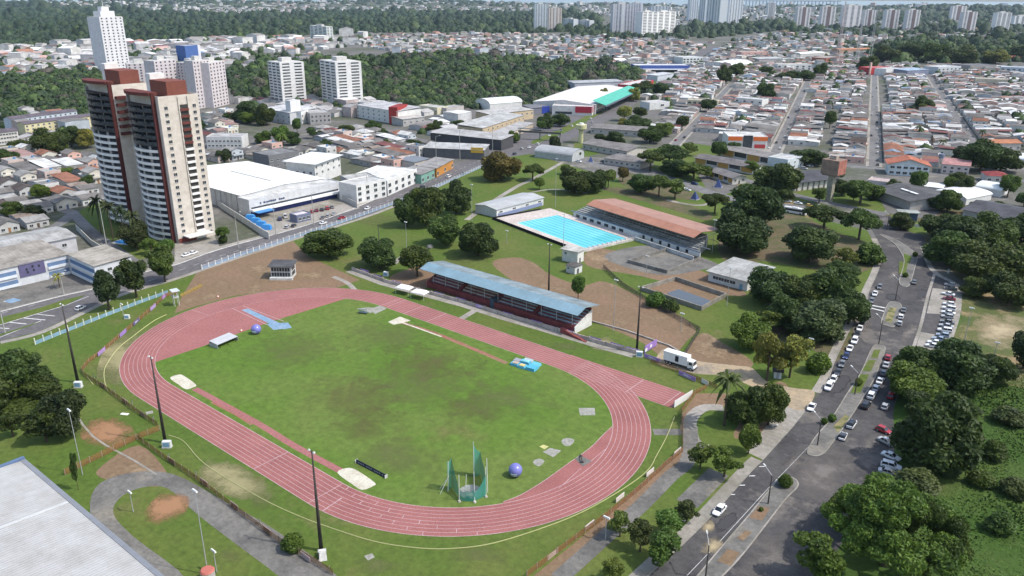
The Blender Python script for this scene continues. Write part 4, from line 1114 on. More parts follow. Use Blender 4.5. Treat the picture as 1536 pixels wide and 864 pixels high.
# landing mats, balls, shelter, hurdles
def mats():
    r = thing('landing_mat', 'pile of turquoise and blue vault landing mats on the infield', 'landing mats', G(784, 549), .15)
    S = [((-3.6, -1.6), (-.9, .6), 0, .75, (.10, .35, .48)), ((-.6, -2.0), (1.8, .2), 0, .8, (.10, .40, .52)), ((2.1, -1.9), (5.0, 1.0), 0, .95, (.08, .36, .5)), ((-1.6, .8), (1.6, 2.6), 0, 1.0, (.10, .38, .52)), ((1.9, 1.2), (4.6, 3.4), 0, .7, (.12, .42, .55)), ((-4.2, 1.2), (-1.9, 3.2), 0, .5, (.28, .28, .33)), ((-1.7, 3.0), (1.2, 4.6), 0, .55, (.36, .43, .48))]
    for k, (a, b, z0, z1, c) in enumerate(S):
        mb = MB(); e = .12; mb.hull([(a[0], a[1], z0), (b[0], a[1], z0), (b[0], b[1], z0), (a[0], b[1], z0)], [(a[0]+e, a[1]+e, z1), (b[0]-e, a[1]+e, z1-.1*(k % 2)), (b[0]-e, b[1]-e, z1), (a[0]+e, b[1]-e, z1+.06)])
        part(r, 'mat', mb, M_CLOTH, c)
    part(r, 'mat', MB().box(-.3, 1.3, -1.7, -.4, .82, 1.0), M_CLOTH, (.62, .45, .18)); part(r, 'mat', MB().box(-3.0, -1.2, -1.2, .2, .80, .95), M_CLOTH, (.42, .33, .25)); part(r, 'cover', MB().hull([(-1.2, 1.0, 1.06), (1.4, 1.0, 1.06), (1.2, 2.3, 1.06), (-1, 2.3, 1.06)], [(-.4, 1.3, 1.3), (.8, 1.3, 1.2), (.6, 2., 1.25), (-.2, 2., 1.3)]), M_CLOTH, (.22, .52, .62))
mats()
for x, y, lab in ((773, 714, 'glossy blue violet ball on the infield near the net cage'), (385, 500.5, 'blue violet ball beside the blue landing runway')):
    p = G(x, y); r = thing('inflatable_ball', lab, 'ball', p, .4, 'big inflatable balls on the infield')
    mb = MB(); mb.sphere((0, 0, 1.62), 1.6, 28, 18); part(r, 'ball', mb, M_CAR, (.17, .17, .46), smooth=True)
    mb = MB()
    for zz, hh, a0_, a1_ in ((1.35, .32, -1.4, -.5), (.85, .22, -1.5, -.35), (1.7, .3, -2.6, -2.1)):
        for k in range(10):
            aa, ab = a0_+(a1_-a0_)*k/10, a0_+(a1_-a0_)*(k+1)/10
            def sp(a, z): q = math.sqrt(max(0, 1.615**2-(z-1.62)**2)); return (q*math.cos(a-.6), q*math.sin(a-.6), z)
            mb.face([sp(aa, zz-hh/2), sp(ab, zz-hh/2), sp(ab, zz+hh/2), sp(aa, zz+hh/2)])
    part(r, 'emblem', mb, M_CLEAN, (.75, .76, .85))
A, B, C_, D = (G(314, 517), G(350, 502), G(357, 506), G(320, 523)); p = G(336, 515)
r = thing('metal_shelter', 'grey sheet metal mat cover at the edge of the red apron', 'shelter', p, math.atan2(B[1]-A[1], B[0]-A[0]))
mb = MB(); L, W = 3.9, 2.0
mb.hull([(-L, -W, 1.35), (L, -W, 1.35), (L, W, 1.75), (-L, W, 1.75)], [(-L, -W, 1.45), (L, -W, 1.45), (L, W, 1.85), (-L, W, 1.85)]); part(r, 'roof', mb, M_METAL, (.45, .46, .47))
mb = MB(); mb.box(-L, -L+.08, -W, W, 0, 1.34); part(r, 'side_panel', mb, M_METAL, (.38, .39, .40)); part(r, 'side_panel', MB().box(L-.08, L, -W, W, 0, 1.34), M_METAL, (.38, .39, .40)); part(r, 'back_panel', MB().box(-L+.09, L-.09, W-.08, W, 0, 1.6), M_METAL, (.38, .39, .4))
for sx in (-3, 0, 3): part(r, 'wheel', MB().tube((sx, -W, .18), (sx, -W+.1, .18), .18, n=10), M_RUBBER)
for x, y, lab in ((362, 497, 'small orange white cone on the red apron'), (327, 446, 'small orange white marker at the far bend')):
    p = G(x, y); r = thing('marker_cone', lab, 'cone', p, 0, 'marker cones'); part(r, 'cone', MB().tube((0, 0, .08), (0, 0, .9), .4, .08, 10), M_CLEAN, (.7, .25, .12)); part(r, 'collar', MB().tube((0, 0, .35), (0, 0, .6), .345, .26, 10), M_CLEAN, WHITE); part(r, 'base', MB().box(-.4, .4, -.4, .4, 0, .08), M_RUBBER)
p = G(545, 470); r = thing('hurdle_trolley', 'dark green hurdle trolley on the far infield edge', 'trolley', p, .4)
part(r, 'deck', MB().box(-1.6, 1.6, -.7, .7, .35, .5), M_METAL, (.08, .12, .12))
for k in range(5): mb = MB(); x = -1.4+k*.6; mb.tube((x, -.6, .5), (x, -.6, 1.5), .05, n=5); mb.tube((x, .6, .5), (x, .6, 1.5), .05, n=5); mb.box(x-.04, x+.04, -.65, .65, 1.25, 1.5); part(r, 'hurdle', mb, M_METAL, (.08, .16, .15))
for sx in (-1.2, 1.2):
    for sy in (-.7, .7): part(r, 'wheel', MB().tube((sx, sy-.06, .2), (sx, sy+.06, .2), .2, n=10), M_RUBBER)
A, B = G2(535, 694), G2(579, 717); L = math.dist(A, B)
r = thing('advertising_board', 'long dark navy board with faint white lettering beside the sand pit', 'board', ((A[0]+B[0])/2, (A[1]+B[1])/2, 0), math.atan2(B[1]-A[1], B[0]-A[0]))
part(r, 'panel', MB().hull([(-L/2, -.25, .02), (L/2, -.25, .02), (L/2, .25, .02), (-L/2, .25, .02)], [(-L/2, -.05, .95), (L/2, -.05, .95), (L/2, .05, .95), (-L/2, .05, .95)]), M_CLEAN, (.018, .022, .045))
mb = MB()
for k in range(16):
    x = -L/2+.9+k*(L-1.8)/15
    if k % 5 != 4: mb.hull([(x-.13, -.205, .38), (x+.13, -.205, .38), (x+.13, -.17, .38), (x-.13, -.17, .38)], [(x-.13, -.155, .6), (x+.13, -.155, .6), (x+.13, -.12, .6), (x-.13, -.12, .6)])
part(r, 'lettering', mb, M_CLEAN, (.32, .34, .40))
for x in (-L/2-.06, L/2+.06): part(r, 'end_stay', MB().box(x-.05, x+.05, -.4, .4, 0, .9), M_METAL, (.5, .5, .5))
p = G(872, 690); r = thing('steeple_barrier', 'dark wooden steeplechase barrier by the grey water jump', 'barrier', p, 2.3)
part(r, 'beam', MB().box(-1.5, 1.5, -.1, .1, .5, .65), M_CONC, (.07, .055, .05))
for x in (-1.3, 1.3): part(r, 'stand', MB().box(x-.1, x+.1, -.4, .4, 0, .5), M_METAL, (.1, .09, .09))
sheet('water_jump', gp('862,688 872,684 888,692 874,700'), .046, MG_PATH)
# hammer cage
def cage():
    r = thing('throwing_cage', 'green netted hammer throwing cage with white poles near the home bend', 'cage', G(705, 738))
    q = {k: G2(*v) for k, v in {'a': (689, 751), 'b': (712, 752), 'c': (729, 744), 'd': (721, 712), 'e': (711, 716), 'f': (678, 722), 'g': (672, 737)}.items()}
    o = G2(705, 738); L = {k: (v[0]-o[0], v[1]-o[1]) for k, v in q.items()}
    def pole(a, b, h, lean=(0, 0)): part(r, 'pole', MB().tube((a, b, 0), (a+lean[0], b+lean[1], h), .09, .07, 6), M_METAL, (.62, .66, .62))
    left = [(L['g'], 7.6), (((L['g'][0]*.5+L['f'][0]*.5)+.6, L['g'][1]*.5+L['f'][1]*.5), 7.6), (((L['a'][0]*.6+L['g'][0]*.4)+.5, L['a'][1]*.6+L['g'][1]*.4+.6), 3.2), ((L['a'][0], L['a'][1]), 2.0)]
    back = [(L['a'], 3.0), (((L['a'][0]+L['b'][0])/2, (L['a'][1]+L['b'][1])/2-.3), 2.6), (L['b'], 3.0)]
    right = [(L['b'], 2.2), (L['c'], 5.2), ((L['c'][0]*.5+L['d'][0]*.5+.2, L['c'][1]*.5+L['d'][1]*.5), 5.0), (L['d'], 6.0), (L['e'], 8.6)]
    tw = [(L['e'], 8.6), ((L['e'][0]-.9, L['e'][1]+.9), 8.9)]
    for pts in (left, back, right, tw):
        mb = MB()
        for (a, ha), (b, hb) in zip(pts, pts[1:]):
            for k in range(6):
                t0, t1 = k/6, (k+1)/6
                def pt(t, z): w_ = .35*math.sin(PI*t); return (a[0]+(b[0]-a[0])*t, a[1]+(b[1]-a[1])*t-w_*(1-z)*.3, (ha+(hb-ha)*t-.5*math.sin(PI*t))*z+.1)
                for j in range(4): mb.face([pt(t0, j/4), pt(t1, j/4), pt(t1, (j+1)/4), pt(t0, (j+1)/4)])
        part(r, 'net', mb, M_NET, (.045, .25, .19))
    pole(*L['a'], 6.6); pole(*L['b'], 7.2, (-.4, .3)); pole(*L['c'], 7.0, (-.5, .5)); pole(L['c'][0]-.6, L['c'][1]+1.2, 8.2, (-.7, .6)); pole(*L['g'], 7.8, (.3, 0)); pole(L['e'][0]-.9, L['e'][1]+.9, 8.6); pole(*L['e'], 8.4); pole(L['a'][0]+.8, L['a'][1]+1., 6.5, (.3, .2))
    part(r, 'stay', MB().tube((L['g'][0]-2., L['g'][1]-.6, 0), (L['g'][0]+.3, L['g'][1], 4.), .07, .06, 5), M_METAL, (.62, .66, .6)); part(r, 'stay', MB().tube((L['g'][0]-.6, L['g'][1]-1.9, 0), (L['g'][0]+.3, L['g'][1], 4.), .07, .06, 5), M_METAL, (.62, .66, .6))
    for k in 'abc': part(r, 'weight', MB().tube((L[k][0]+.3, L[k][1]-.3, 0), (L[k][0]+.3, L[k][1]-.3, .35), .38, .3, 8), M_CONC, (.55, .52, .47))
    part(r, 'board', MB().box(L['a'][0]+.8, L['a'][0]+2.3, L['a'][1]+1.4, L['a'][1]+2.8, .9, 1.0), M_CONC, (.55, .55, .44))
    mb = MB(); mb.tube((0, .2, .035), (0, .2, .06), 2.6, n=24); part(r, 'throwing_circle', mb, M_CONC, (.34, .36, .34))
cage()
# timing tower and commentary hut
p = G(265, 458); r = thing('timing_tower', 'white steel lookout tower with flat pale roof by the far bend', 'tower', p, -.2)
for sx in (-.9, .9):
    for sy in (-.8, .8): part(r, 'leg', MB().tube((sx, sy, 0), (sx*.9, sy*.9, 5.6), .09, n=6), M_METAL, (.6, .6, .58))
part(r, 'roof', MB().box(-1.7, 1.7, -1.3, 1.3, 5.6, 5.8), M_METAL, (.55, .60, .62)); part(r, 'platform', MB().box(-1.1, 1.1, -1, 1, 3.1, 3.25), M_METAL, (.45, .45, .43))
for z0 in (.5, 1.8, 3.3): 
    for sy in (-.8, .8): part(r, 'brace', MB().tube((-.9, sy, z0), (.9, sy, z0+1.2), .05, n=5), M_METAL, (.6, .6, .58))
part(r, 'railing', MB().box(-1.1, 1.1, -1.02, -.98, 3.3, 4.1), M_METAL, (.55, .56, .55))
def hut():
    A = G2(402, 414); r = thing('commentary_hut', 'small white two storey hut with dark roof and window bands on the dirt lot', 'hut', (A[0]+5.4, A[1]+3.6, 0), math.radians(38))
    part(r, 'wall', MB().box(-4, 4, -3, 3, 0, 5.1), M_WALL, (.55, .56, .55)); part(r, 'base', MB().box(-4.3, 4.5, -4.4, -3.01, 0, .9), M_CONC, (.68, .67, .64))
    mb = MB(); mb.hull([(-4.9, -3.9, 5.2), (4.9, -3.9, 5.2), (4.9, 3.8, 5.6), (-4.9, 3.8, 5.6)], [(-4.9, -3.9, 5.4), (4.9, -3.9, 5.4), (4.9, 3.8, 5.8), (-4.9, 3.8, 5.8)]); part(r, 'roof', mb, M_ROOF, (.10, .10, .105))
    for k in range(7):
        for z in (1.2, 3.2): part(r, 'window', MB().box(-3.7+k*1.05, -2.85+k*1.05, -3.08, -3.0, z, z+1.5), M_GLASS)
    for z in (1.2, 3.2): part(r, 'window', MB().box(4.0, 4.07, -2.2, 1.8, z, z+1.5), M_GLASS)
    part(r, 'door', MB().box(-4.07, -4.0, -1, .1, 0, 2.1), M_WALL, (.1, .11, .12))
hut()
# fences
def fence(name, label, P, h, col, post=3.0, mat=None, pcol=(.3, .25, .2), group=None, cat='fence', rail=None):
    r = thing(name, label, cat, (0, 0, 0), 0, group)
    mb = MB(); wallrun(mb, P, .05, .08, h); part(r, 'mesh_panel', mb, mat or M_MESHF, col)
    if rail: mb = MB(); wallrun(mb, P, .1, h, h+.08); part(r, 'top_rail', mb, M_METAL, rail)
    for q in along(P, post)[:95]: part(r, 'post', MB().box(-.06, .06, -.06, .06, 0, h+.15), M_METAL, pcol, loc=(q[0], q[1], 0), rz=q[2])
    return r
OR = (.27, .135, .055)
fence('mesh_fence', 'orange mesh fence running beside the left bend of the track', gp('266,440 248,446 230,463 205,485 185,502 153,530 133,545 123,557'), 1.5, OR)
fence('mesh_fence', 'orange mesh fence below the near straight of the track', gp('207,660 247,689 293,719 350,763 417,813 500,863'), 1.5, OR)
fence('mesh_fence', 'orange mesh fence from the left bend corner to the tall pole', gp('123,557 127,565 155,582 183,603 200,616 237,640'), 1.5, OR)
fence('mesh_fence', 'orange mesh fence round the brown corner above the grey roof', gp('240,646 208,658 160,682 97,713'), 1.6, OR)
fence('mesh_fence', 'orange mesh fence along the path right of the near bend', gp('790,866 850,820 905,780 960,735 1000,698 1024,678 1024,650 1022,620 1042,592 1060,583'), 1.5, OR)
fence('mesh_fence', 'brown mesh fence between the sprint lanes and the sandy yard', gp('975,545 1010,556 1062,578 1075,583'), 1.5, (.25, .13, .05))
fence('mesh_fence', 'orange mesh fence at the edge of the dirt lot by the lookout tower', gp('271,446 290,437 303,430'), 1.3, (.40, .27, .06))
wb = ['lowest by the bottom edge', 'second from the bottom edge', 'below the white globe lamp', 'beside the grey path', 'topmost']
for i, (x, y) in enumerate([(830, 835), (884, 792), (930, 750), (975, 712), (1016, 681)]):
    p = G(x, y); board('banner', 'white banner on the mesh fence right of the near bend, '+wb[i], 'banner', p, math.atan2(*(lambda a, b: (b[1]-a[1], b[0]-a[0]))(G2(x-10, y+8), G2(x+10, y-8))), 3.2, 1.3, .07, (.68, .62, .60), 'white banners on the mesh fence')
for i, (x, y) in enumerate([(457, 840), (400, 800), (213, 625), (350, 762), (305, 727), (256, 695), (187, 605), (153, 581)]):
    p = G(x, y); board('banner', 'faded pinkish banner on the near fence, '+['left of the lower bend pole', 'nearest the bright small tree', 'above the brown corner', 'beside the dry patch', 'below the dry patch', 'right of the blue white box', 'upper of the pair at the left bend', 'leftmost at the bend corner'][i], 'banner', (p[0]+.15, p[1]+.15), -.02, 3.0, 1.3, .07, (.46, .36, .36), 'faded banners on the left fence')
for i, (x, y) in enumerate([(153, 530.5), (185, 502.5), (205, 485.5), (230, 463.5), (247, 447)]):
    p = G(x, y); board('banner', 'purple banner on the orange fence of the left bend, '+['lowest near the fence corner', 'second from the fence corner', 'middle one with a white mark', 'just below the topmost', 'topmost by the blue wall end'][i], 'banner', p, math.atan2(*(lambda a, b: (b[1]-a[1], b[0]-a[0]))(G2(x-10, y+9), G2(x+10, y-9))), 4.6, 1.35, .08, [(.33, .22, .45), PURP, (.12, .10, .22), (.36, .26, .48), (.36, .2, .5)][i], 'purple banners along the stadium edge', (.6, .57, .65) if i == 2 else None)
def blue_wall():
    P = gp('53,517 95,500 150,478 210,455 252,440')
    r = thing('boundary_wall', 'low light blue wall with white posts along the left avenue', 'wall')
    mb = MB(); wallrun(mb, P, .22, 0, 1.15); part(r, 'wall_panel', mb, M_WALL, (.20, .33, .42))
    for q in along(P, 2.9): part(r, 'wall_post', MB().box(-.13, .13, -.14, .14, 0, 2.2), M_WALL, (.62, .63, .5), loc=(q[0], q[1], 0), rz=q[2])
    P = gp('303,404 360,384 440,358 520,332 600,303 660,279 741,243')
    r = thing('railing_fence', 'blue base railing with white posts above the dirt lot', 'fence')
    mb = MB(); wallrun(mb, P, .22, 0, .8); part(r, 'wall_panel', mb, M_WALL, (.24, .33, .45))
    mb = MB(); wallrun(mb, P, .08, 1.5, 1.62); wallrun(mb, P, .08, 1.1, 1.18); part(r, 'rail', mb, M_METAL, (.45, .5, .58))
    for q in along(P, 3.4)[:98]: part(r, 'post', MB().box(-.16, .16, -.16, .16, 0, 2.0), M_WALL, (.66, .67, .66), loc=(q[0], q[1], 0), rz=q[2])
blue_wall()
# rope barrier around the bends: a thin yellow hose lying on the grass
def hose(s, lab, col, sm=6):
    P = catmull(gp(s), sm, False); mb = MB()
    for a, b in zip(P, P[1:]): mb.tube((*a, .06), (*b, .06), .11, n=5)
    o = link('hose', mb.data('hose', M_CLEAN), None, col); tag(o, lab, 'hose')
hose('253,653 275,662 300,690 335,715 400,752 450,775 490,790 560,812 625,822 680,823 740,815 820,790 880,765 940,730 972,705 985,683 1000,655 1012,625', 'yellow hose lying in the grass outside the near bend', (.36, .36, .16))
hose('162,587 158,577 156,560 160,547 177,523 203,502 230,482 250,472', 'yellow hose lying in the grass outside the left bend', (.42, .43, .19))
hose('131,566 140,577', 'short yellow hose end by the fence corner', (.5, .48, .2), 2)
p = G(187, 621); r = thing('white_sheet', 'white sheet lying in the grass by the left fence', 'sheet', p, .5); part(r, 'sheet', MB().hull([(-1.1, -.5, 0), (1.1, -.5, 0), (1.1, .5, 0), (-1.1, .5, 0)], [(-1., -.4, .12), (1.0, -.45, .08), (1, .4, .1), (-1, .45, .06)]), M_CLOTH, WHITE)
# small signs along the near fence
for i, (x, y) in enumerate([(142, 569), (172, 590), (199, 608), (231, 631), (254, 688), (390, 786), (295, 714)]):
    p = G(x, y); r = thing('loudspeaker_post', 'small dark post sign by the near fence, '+['at the fence corner', 'second from the corner', 'third from the corner', 'left of the brown corner', 'right of the brown corner', 'beside the bright small tree', 'above the grey track bend'][i], 'post', p, -.5, 'small posts inside the near fence')
    part(r, 'post', MB().box(-.06, .06, -.06, .06, 0, 1.2), M_METAL, GREY); part(r, 'sign', MB().box(-.3, .3, -.12, -.061, .7, 1.4), M_CLEAN, (.05, .06, .08))
# ------------------------------------------------------------------ swimming pool
def pool():
    w0 = [G2(*p) for p in px('776,335 834,317 954,357 893,377')]
    ax = Vector((w0[2][0]-w0[1][0], w0[2][1]-w0[1][1])); L = ax.length; rz = math.atan2(ax.y, ax.x); o = w0[0]
    wd = 25.; L = 50.5
    r = thing('swimming_pool', 'large turquoise swimming pool with lane lines and pale deck', 'pool', (o[0], o[1], 0), rz)
    x0, x1, y0, y1 = -13, L+3, -5.5, wd+5.5
    for (a, b, c, d) in ((x0, 0, y0, y1), (L, x1, y0, y1), (0, L, y0, 0), (0, L, wd, y1)):
        part(r, 'deck', MB().box(a, b, c, d, -.5, .30), MG_DECK)
    part(r, 'basin', MB().box(0, L, 0, wd, -1.6, -1.5), M_CLEAN, (.20, .62, .70))
    for (a, b, c, d) in ((0, .02, 0, wd), (L-.02, L, 0, wd), (.02, L-.02, 0, .02), (.02, L-.02, wd-.02, wd)): part(r, 'basin_wall', MB().box(a, b, c, d, -1.5, .29), M_CLEAN, (.25, .62, .70))
    t = NT('pool_water'); n = t.noise(t.pos(), .6, 3); t.bump(n, .15, .1); c = t.mix(t.ramp(t.noise(t.pos(), .03, 2), .4, .6), (.10, .50, .55), (.16, .58, .61)); WM = t.fin(c, .08, .4)
    mb = MB(); mb.face([(.03, .03, .12), (L-.03, .03, .12), (L-.03, wd-.03, .12), (.03, wd-.03, .12)]); part(r, 'water', mb, WM)
    for k in range(1, 9):
        y = k*wd/9; mb = MB(); mb.box(.2, L-.2, y-.07, y+.07, .10, .19); part(r, 'lane_rope', mb, M_CLEAN, (.03, .22, .34))
    for k in range(9): part(r, 'starting_block', MB().hull([(L+.3, (k+.5)*wd/9-.3, .31), (L+1, (k+.5)*wd/9-.3, .31), (L+1, (k+.5)*wd/9+.3, .31), (L+.3, (k+.5)*wd/9+.3, .31)], [(L+.2, (k+.5)*wd/9-.3, .85), (L+.9, (k+.5)*wd/9-.3, 1.0), (L+.9, (k+.5)*wd/9+.3, 1.0), (L+.2, (k+.5)*wd/9+.3, .85)]), M_CLEAN, (.6, .6, .6))
    mb = MB(); mb.box(x0-.2, L+1, y0-.25, y0, -.6, 1.3); mb.box(x0-.2, x0, y0, y1-6, -.6, 1.1); part(r, 'black_screen', mb, M_CLOTH, (.014, .014, .016))
    mb = MB(); mb.box(x1, x1+.3, y0-.6, y1, -2.0, .9); mb.box(L+2, x1+.3, y0-.6, y0-.3, -2, .9); part(r, 'end_wall', mb, M_CONC, (.62, .60, .56))
    mb = MB()
    for k in range(14): mb.tube((x1+.15, y0+k*2.6, .9), (x1+.15, y0+k*2.6, 1.9), .05, n=5)
    mb.box(x1+.1, x1+.2, y0, y1, 1.85, 1.93); mb.box(x1+.1, x1+.2, y0, y1, 1.4, 1.45); part(r, 'guard_rail', mb, M_METAL, (.4, .42, .45))
    part(r, 'tarpaulin', MB().hull([(L-2, -4, .31), (L+1.5, -4, .31), (L+1, -1.8, .31), (L-1.5, -2, .31)], [(L-1.5, -3.5, .9), (L+.8, -3.4, .7), (L+.5, -2.4, .8), (L-1, -2.5, 1.0)]), M_CLOTH, (.05, .12, .3))
    # wall below the terraces with blue openings
    ow = y1
    q = thing('pool_wall', 'long white wall with dark openings between pool and terraces', 'wall', (o[0], o[1], 0), rz)
    part(q, 'wall_panel', MB().box(6, L+38, ow, ow+.4, 0, 2.4), M_WALL, (.66, .66, .64)); part(q, 'rail', MB().box(4, L+38, ow+.05, ow+.35, 2.41, 2.9), M_METAL, (.20, .24, .32))
    for k in range(7): part(q, 'opening', MB().box(8+k*5.2, 10.8+k*5.2, ow-.06, ow, .4, 1.8), M_GLASS)
    for k in range(6): part(q, 'opening', MB().box(L+4+k*5.2, L+5.5+k*5.2, ow-.06, ow, .5, 2.2), M_GLASS)
    q = thing('pool_wall', 'lower grey white retaining wall right of the pool deck', 'wall', (o[0], o[1], 0), rz)
    part(q, 'wall_panel', MB().box(L+3.5, L+38, y1-4, y1-3.7, -2, 1.5), M_CONC, (.55, .56, .57))
    mb = MB(); mb.box(L+3.5, L+38, y1-4.1, y1-3.6, 1.501, 1.7); part(q, 'coping', mb, M_CONC, (.6, .6, .6))
    return o, rz, L, wd
PO, PRZ, PLN, PW = pool()
def loc(x, y):  # pool frame -> world
    c, s_ = math.cos(PRZ), math.sin(PRZ); return (PO[0]+x*c-y*s_, PO[1]+x*s_+y*c)
def pool_stand():
    r = thing('grandstand', 'long concrete terrace with an orange terracotta sheet roof beside the pool', 'grandstand', (*loc(0, 0), 0), PRZ)
    y0 = 32.6; xa, xb = 4, PLN+35
    for k in range(8): part(r, 'step', MB().box(xa+.5*k, xb-.6*k, y0+k*1.35, y0+(k+1)*1.35-.002, 0, 1.9+k*.55), M_CONC, (.36, .37, .36))
    part(r, 'back_wall', MB().box(xa+4, xb-5, y0+8*1.35, y0+8*1.35+.3, 0, 6.4), M_CONC, (.5, .48, .45))
    for x in np.linspace(22, 86, 9):
        x = float(x); part(r, 'post', MB().tube((x, y0+4.5, 3.), (x, y0+4.5, 8.9), .14, n=6), M_METAL, (.42, .42, .42))
        part(r, 'roof_beam', MB().tube((x, y0-1.5, 8.0), (x, y0+12.5, 8.7), .14, .1, 6), M_METAL, (.12, .12, .12))
    def rp(nm, ya, za, yb, zb, col):
        V = [(15.5, ya, za), (84.5, ya, za), (84.5, yb, zb), (15.5, yb, zb)]; part(r, nm, MB().hull(V, [(p[0], p[1], p[2]+.14) for p in V]), M_ROOFC, col)
    rp('roof_front', y0-2.2, 8.0, y0+2.6, 9.8, (.40, .19, .125)); rp('roof', y0+2.62, 9.82, y0+16.5, 8.5, (.36, .20, .15))
    for k in range(12): part(r, 'bench', MB().box(18+k*6., 23.2+k*6., y0+3.2, y0+3.6, 3.05, 3.4), M_CONC, (.5, .5, .5))
    mb = MB()
    for k in range(7):
        a0_, a1_ = PI/2*k/7, PI/2*(k+1)/7
        mb.tube((89+0*k, y0+10*math.cos(a0_), 1.9+6*math.sin(a0_)), (89, y0+10*math.cos(a1_), 1.9+6*math.sin(a1_)), .12, n=5)
    part(r, 'end_arch', mb, M_METAL, (.06, .06, .06))
pool_stand()
def simple_hall(name, label, cat, A, B, depth, h, roof, wcol, rcol, rise=1.2, over=.6, mat=None, group=None, wmat=None, base=0.):
    ax = Vector((B[0]-A[0], B[1]-A[1])); W = ax.length
    r = thing(name, label, cat, (A[0], A[1], base), math.atan2(ax.y, ax.x), group); mat = mat or M_ROOF; wmat = wmat or M_WALL
    if roof == 'gx': part(r, 'wall', MB().gablewall(0, W, 0, depth, h, rise), wmat, wcol); part(r, 'roof', MB().gable(0, W, 0, depth, h+.02, rise, over), mat, rcol)
    elif roof == 'gy': part(r, 'wall', MB().gablewall(0, W, 0, depth, h, rise, 'y'), wmat, wcol); part(r, 'roof', MB().gable(0, W, 0, depth, h+.02, rise, over, axis='y'), mat, rcol)
    elif roof == 'flat':
        part(r, 'wall', MB().box(0, W, 0, depth, 0, h), wmat, wcol)
        mb = MB(); mb.box(.02, W-.02, .02, depth-.02, h, h+.12); part(r, 'roof', mb, mat, rcol)
        mb = MB(); t = .25
        for (a, b, c, d) in ((0, W, 0, t), (0, W, depth-t, depth), (0, t, t, depth-t), (W-t, W, t, depth-t)): mb.box(a, b, c, d, h+.002, h+.55)
        part(r, 'parapet', mb, wmat, wcol)
    elif roof in ('shed', 'shedb'):
        part(r, 'wall', MB().box(0, W, 0, depth, 0, h), wmat, wcol); za, zb = (h+.03, h+rise) if roof == 'shed' else (h+rise, h+.03)
        V = [(-over, -over, za), (W+over, -over, za), (W+over, depth+over, zb), (-over, depth+over, zb)]
        part(r, 'roof', MB().hull(V, [(p[0], p[1], p[2]+.15) for p in V]), mat, rcol)
    elif roof == 'hip':
        part(r, 'wall', MB().box(0, W, 0, depth, 0, h), wmat, wcol); o_ = over; m_ = min(W, depth)/2+o_
        V = [(-o_, -o_, h+.01), (W+o_, -o_, h+.01), (W+o_, depth+o_, h+.01), (-o_, depth+o_, h+.01)]
        mb = MB()
        if W >= depth: R = [(-o_+m_, depth/2, h+rise), (W+o_-m_, depth/2, h+rise)]; F = [(0, 1, 5, 4), (2, 3, 4, 5), (1, 2, 5), (3, 0, 4), (3, 2, 1, 0)]
        else: R = [(W/2, -o_+m_, h+rise), (W/2, depth+o_-m_, h+rise)]; F = [(0, 1, 4), (1, 2, 5, 4), (2, 3, 5), (3, 0, 4, 5), (3, 2, 1, 0)]
        mb.mesh(V+R, F); part(r, 'roof', mb, mat, rcol)
    elif roof == 'dome':
        n = 12; mb = MB()
        for k in range(n):
            a0_, a1_ = PI*k/n, PI*(k+1)/n
            ya, yb = depth/2-(depth/2+.3)*math.cos(a0_), depth/2-(depth/2+.3)*math.cos(a1_); za, zb = h+rise*math.sin(a0_), h+rise*math.sin(a1_)
            mb.hull([(-.4, ya, za), (W+.4, ya, za), (W+.4, yb, zb), (-.4, yb, zb)], [(-.4, ya, za+.15), (W+.4, ya, za+.15), (W+.4, yb, zb+.15), (-.4, yb, zb+.15)])
        part(r, 'wall', MB().box(0, W, 0, depth, 0, h), wmat, wcol); part(r, 'roof', mb, mat, rcol)
        mb = MB()
        pts = [(depth/2-depth/2*math.cos(PI*k/n), h+rise*math.sin(PI*k/n)) for k in range(n+1)]
        for x in (0, W): mb.face([(x, y, z) for y, z in pts])
        part(r, 'gable', mb, wmat, wcol)
    r['W'] = W; r['D'] = depth; r['H'] = h
    return r
WCACHE = {}
def window_mesh(w_, h):
    k = (round(w_, 2), round(h, 2))
    if k not in WCACHE:
        mb = MB(); mb.box(0, w_, -.02, .0, 0, h); mb.m = 1; t = .07
        for (a, b, c, d) in ((-t, 0, -t, h+t), (w_, w_+t, -t, h+t), (0, w_, -t, 0), (0, w_, h, h+t), (w_/2-.03, w_/2+.03, 0, h)): mb.box(a, b, -.09, -.001 if a != w_/2-.03 else -.021, c, d)
        mb.box(-.15, w_+.15, -.2, -.001, -.16, -.071)
        WCACHE[k] = mb.data('window', [M_GLASS, M_CLEAN])
    return WCACHE[k]
def windows(r, face, spec, col=(.6, .6, .58)):
    "spec = list of (u, z, w, h); face f front, r right, l left, b back"
    W, D = r['W'], r['D']
    for (u, z, w_, h) in spec:
        me = window_mesh(w_, h)
        if face == 'f': part(r, 'window', me, None, col, loc=(u, 0, z))
        elif face == 'r': part(r, 'window', me, None, col, loc=(W, u, z), rz=PI/2)
        elif face == 'l': part(r, 'window', me, None, col, loc=(0, D-u, z), rz=-PI/2)
        else: part(r, 'window', me, None, col, loc=(W-u, D, z), rz=PI)
def grid(u0, u1, n, zs, w_, h): return [(u0+(u1-u0-w_)*(i/(n-1) if n > 1 else .5), z, w_, h) for z in zs for i in range(n)]
def door(r, face, u, w_=1.1, h=2.1, col=(.08, .08, .09)):
    W, D = r['W'], r['D']; mb = MB().box(0, w_, -.06, 0, 0, h)
    l, a = {'f': ((u, 0, 0), 0), 'r': ((W, u, 0), PI/2), 'l': ((0, D-u, 0), -PI/2), 'b': ((W-u, D, 0), PI)}[face]
    d = part(r, 'door', mb, M_CLEAN, col, loc=l, rz=a); part(d, 'handle', MB().box(w_-.22, w_-.12, -.12, -.061, .95, 1.1), M_METAL, (.6, .6, .6))
A = loc(-17.5, 8); B = loc(-17.5+21, 8)
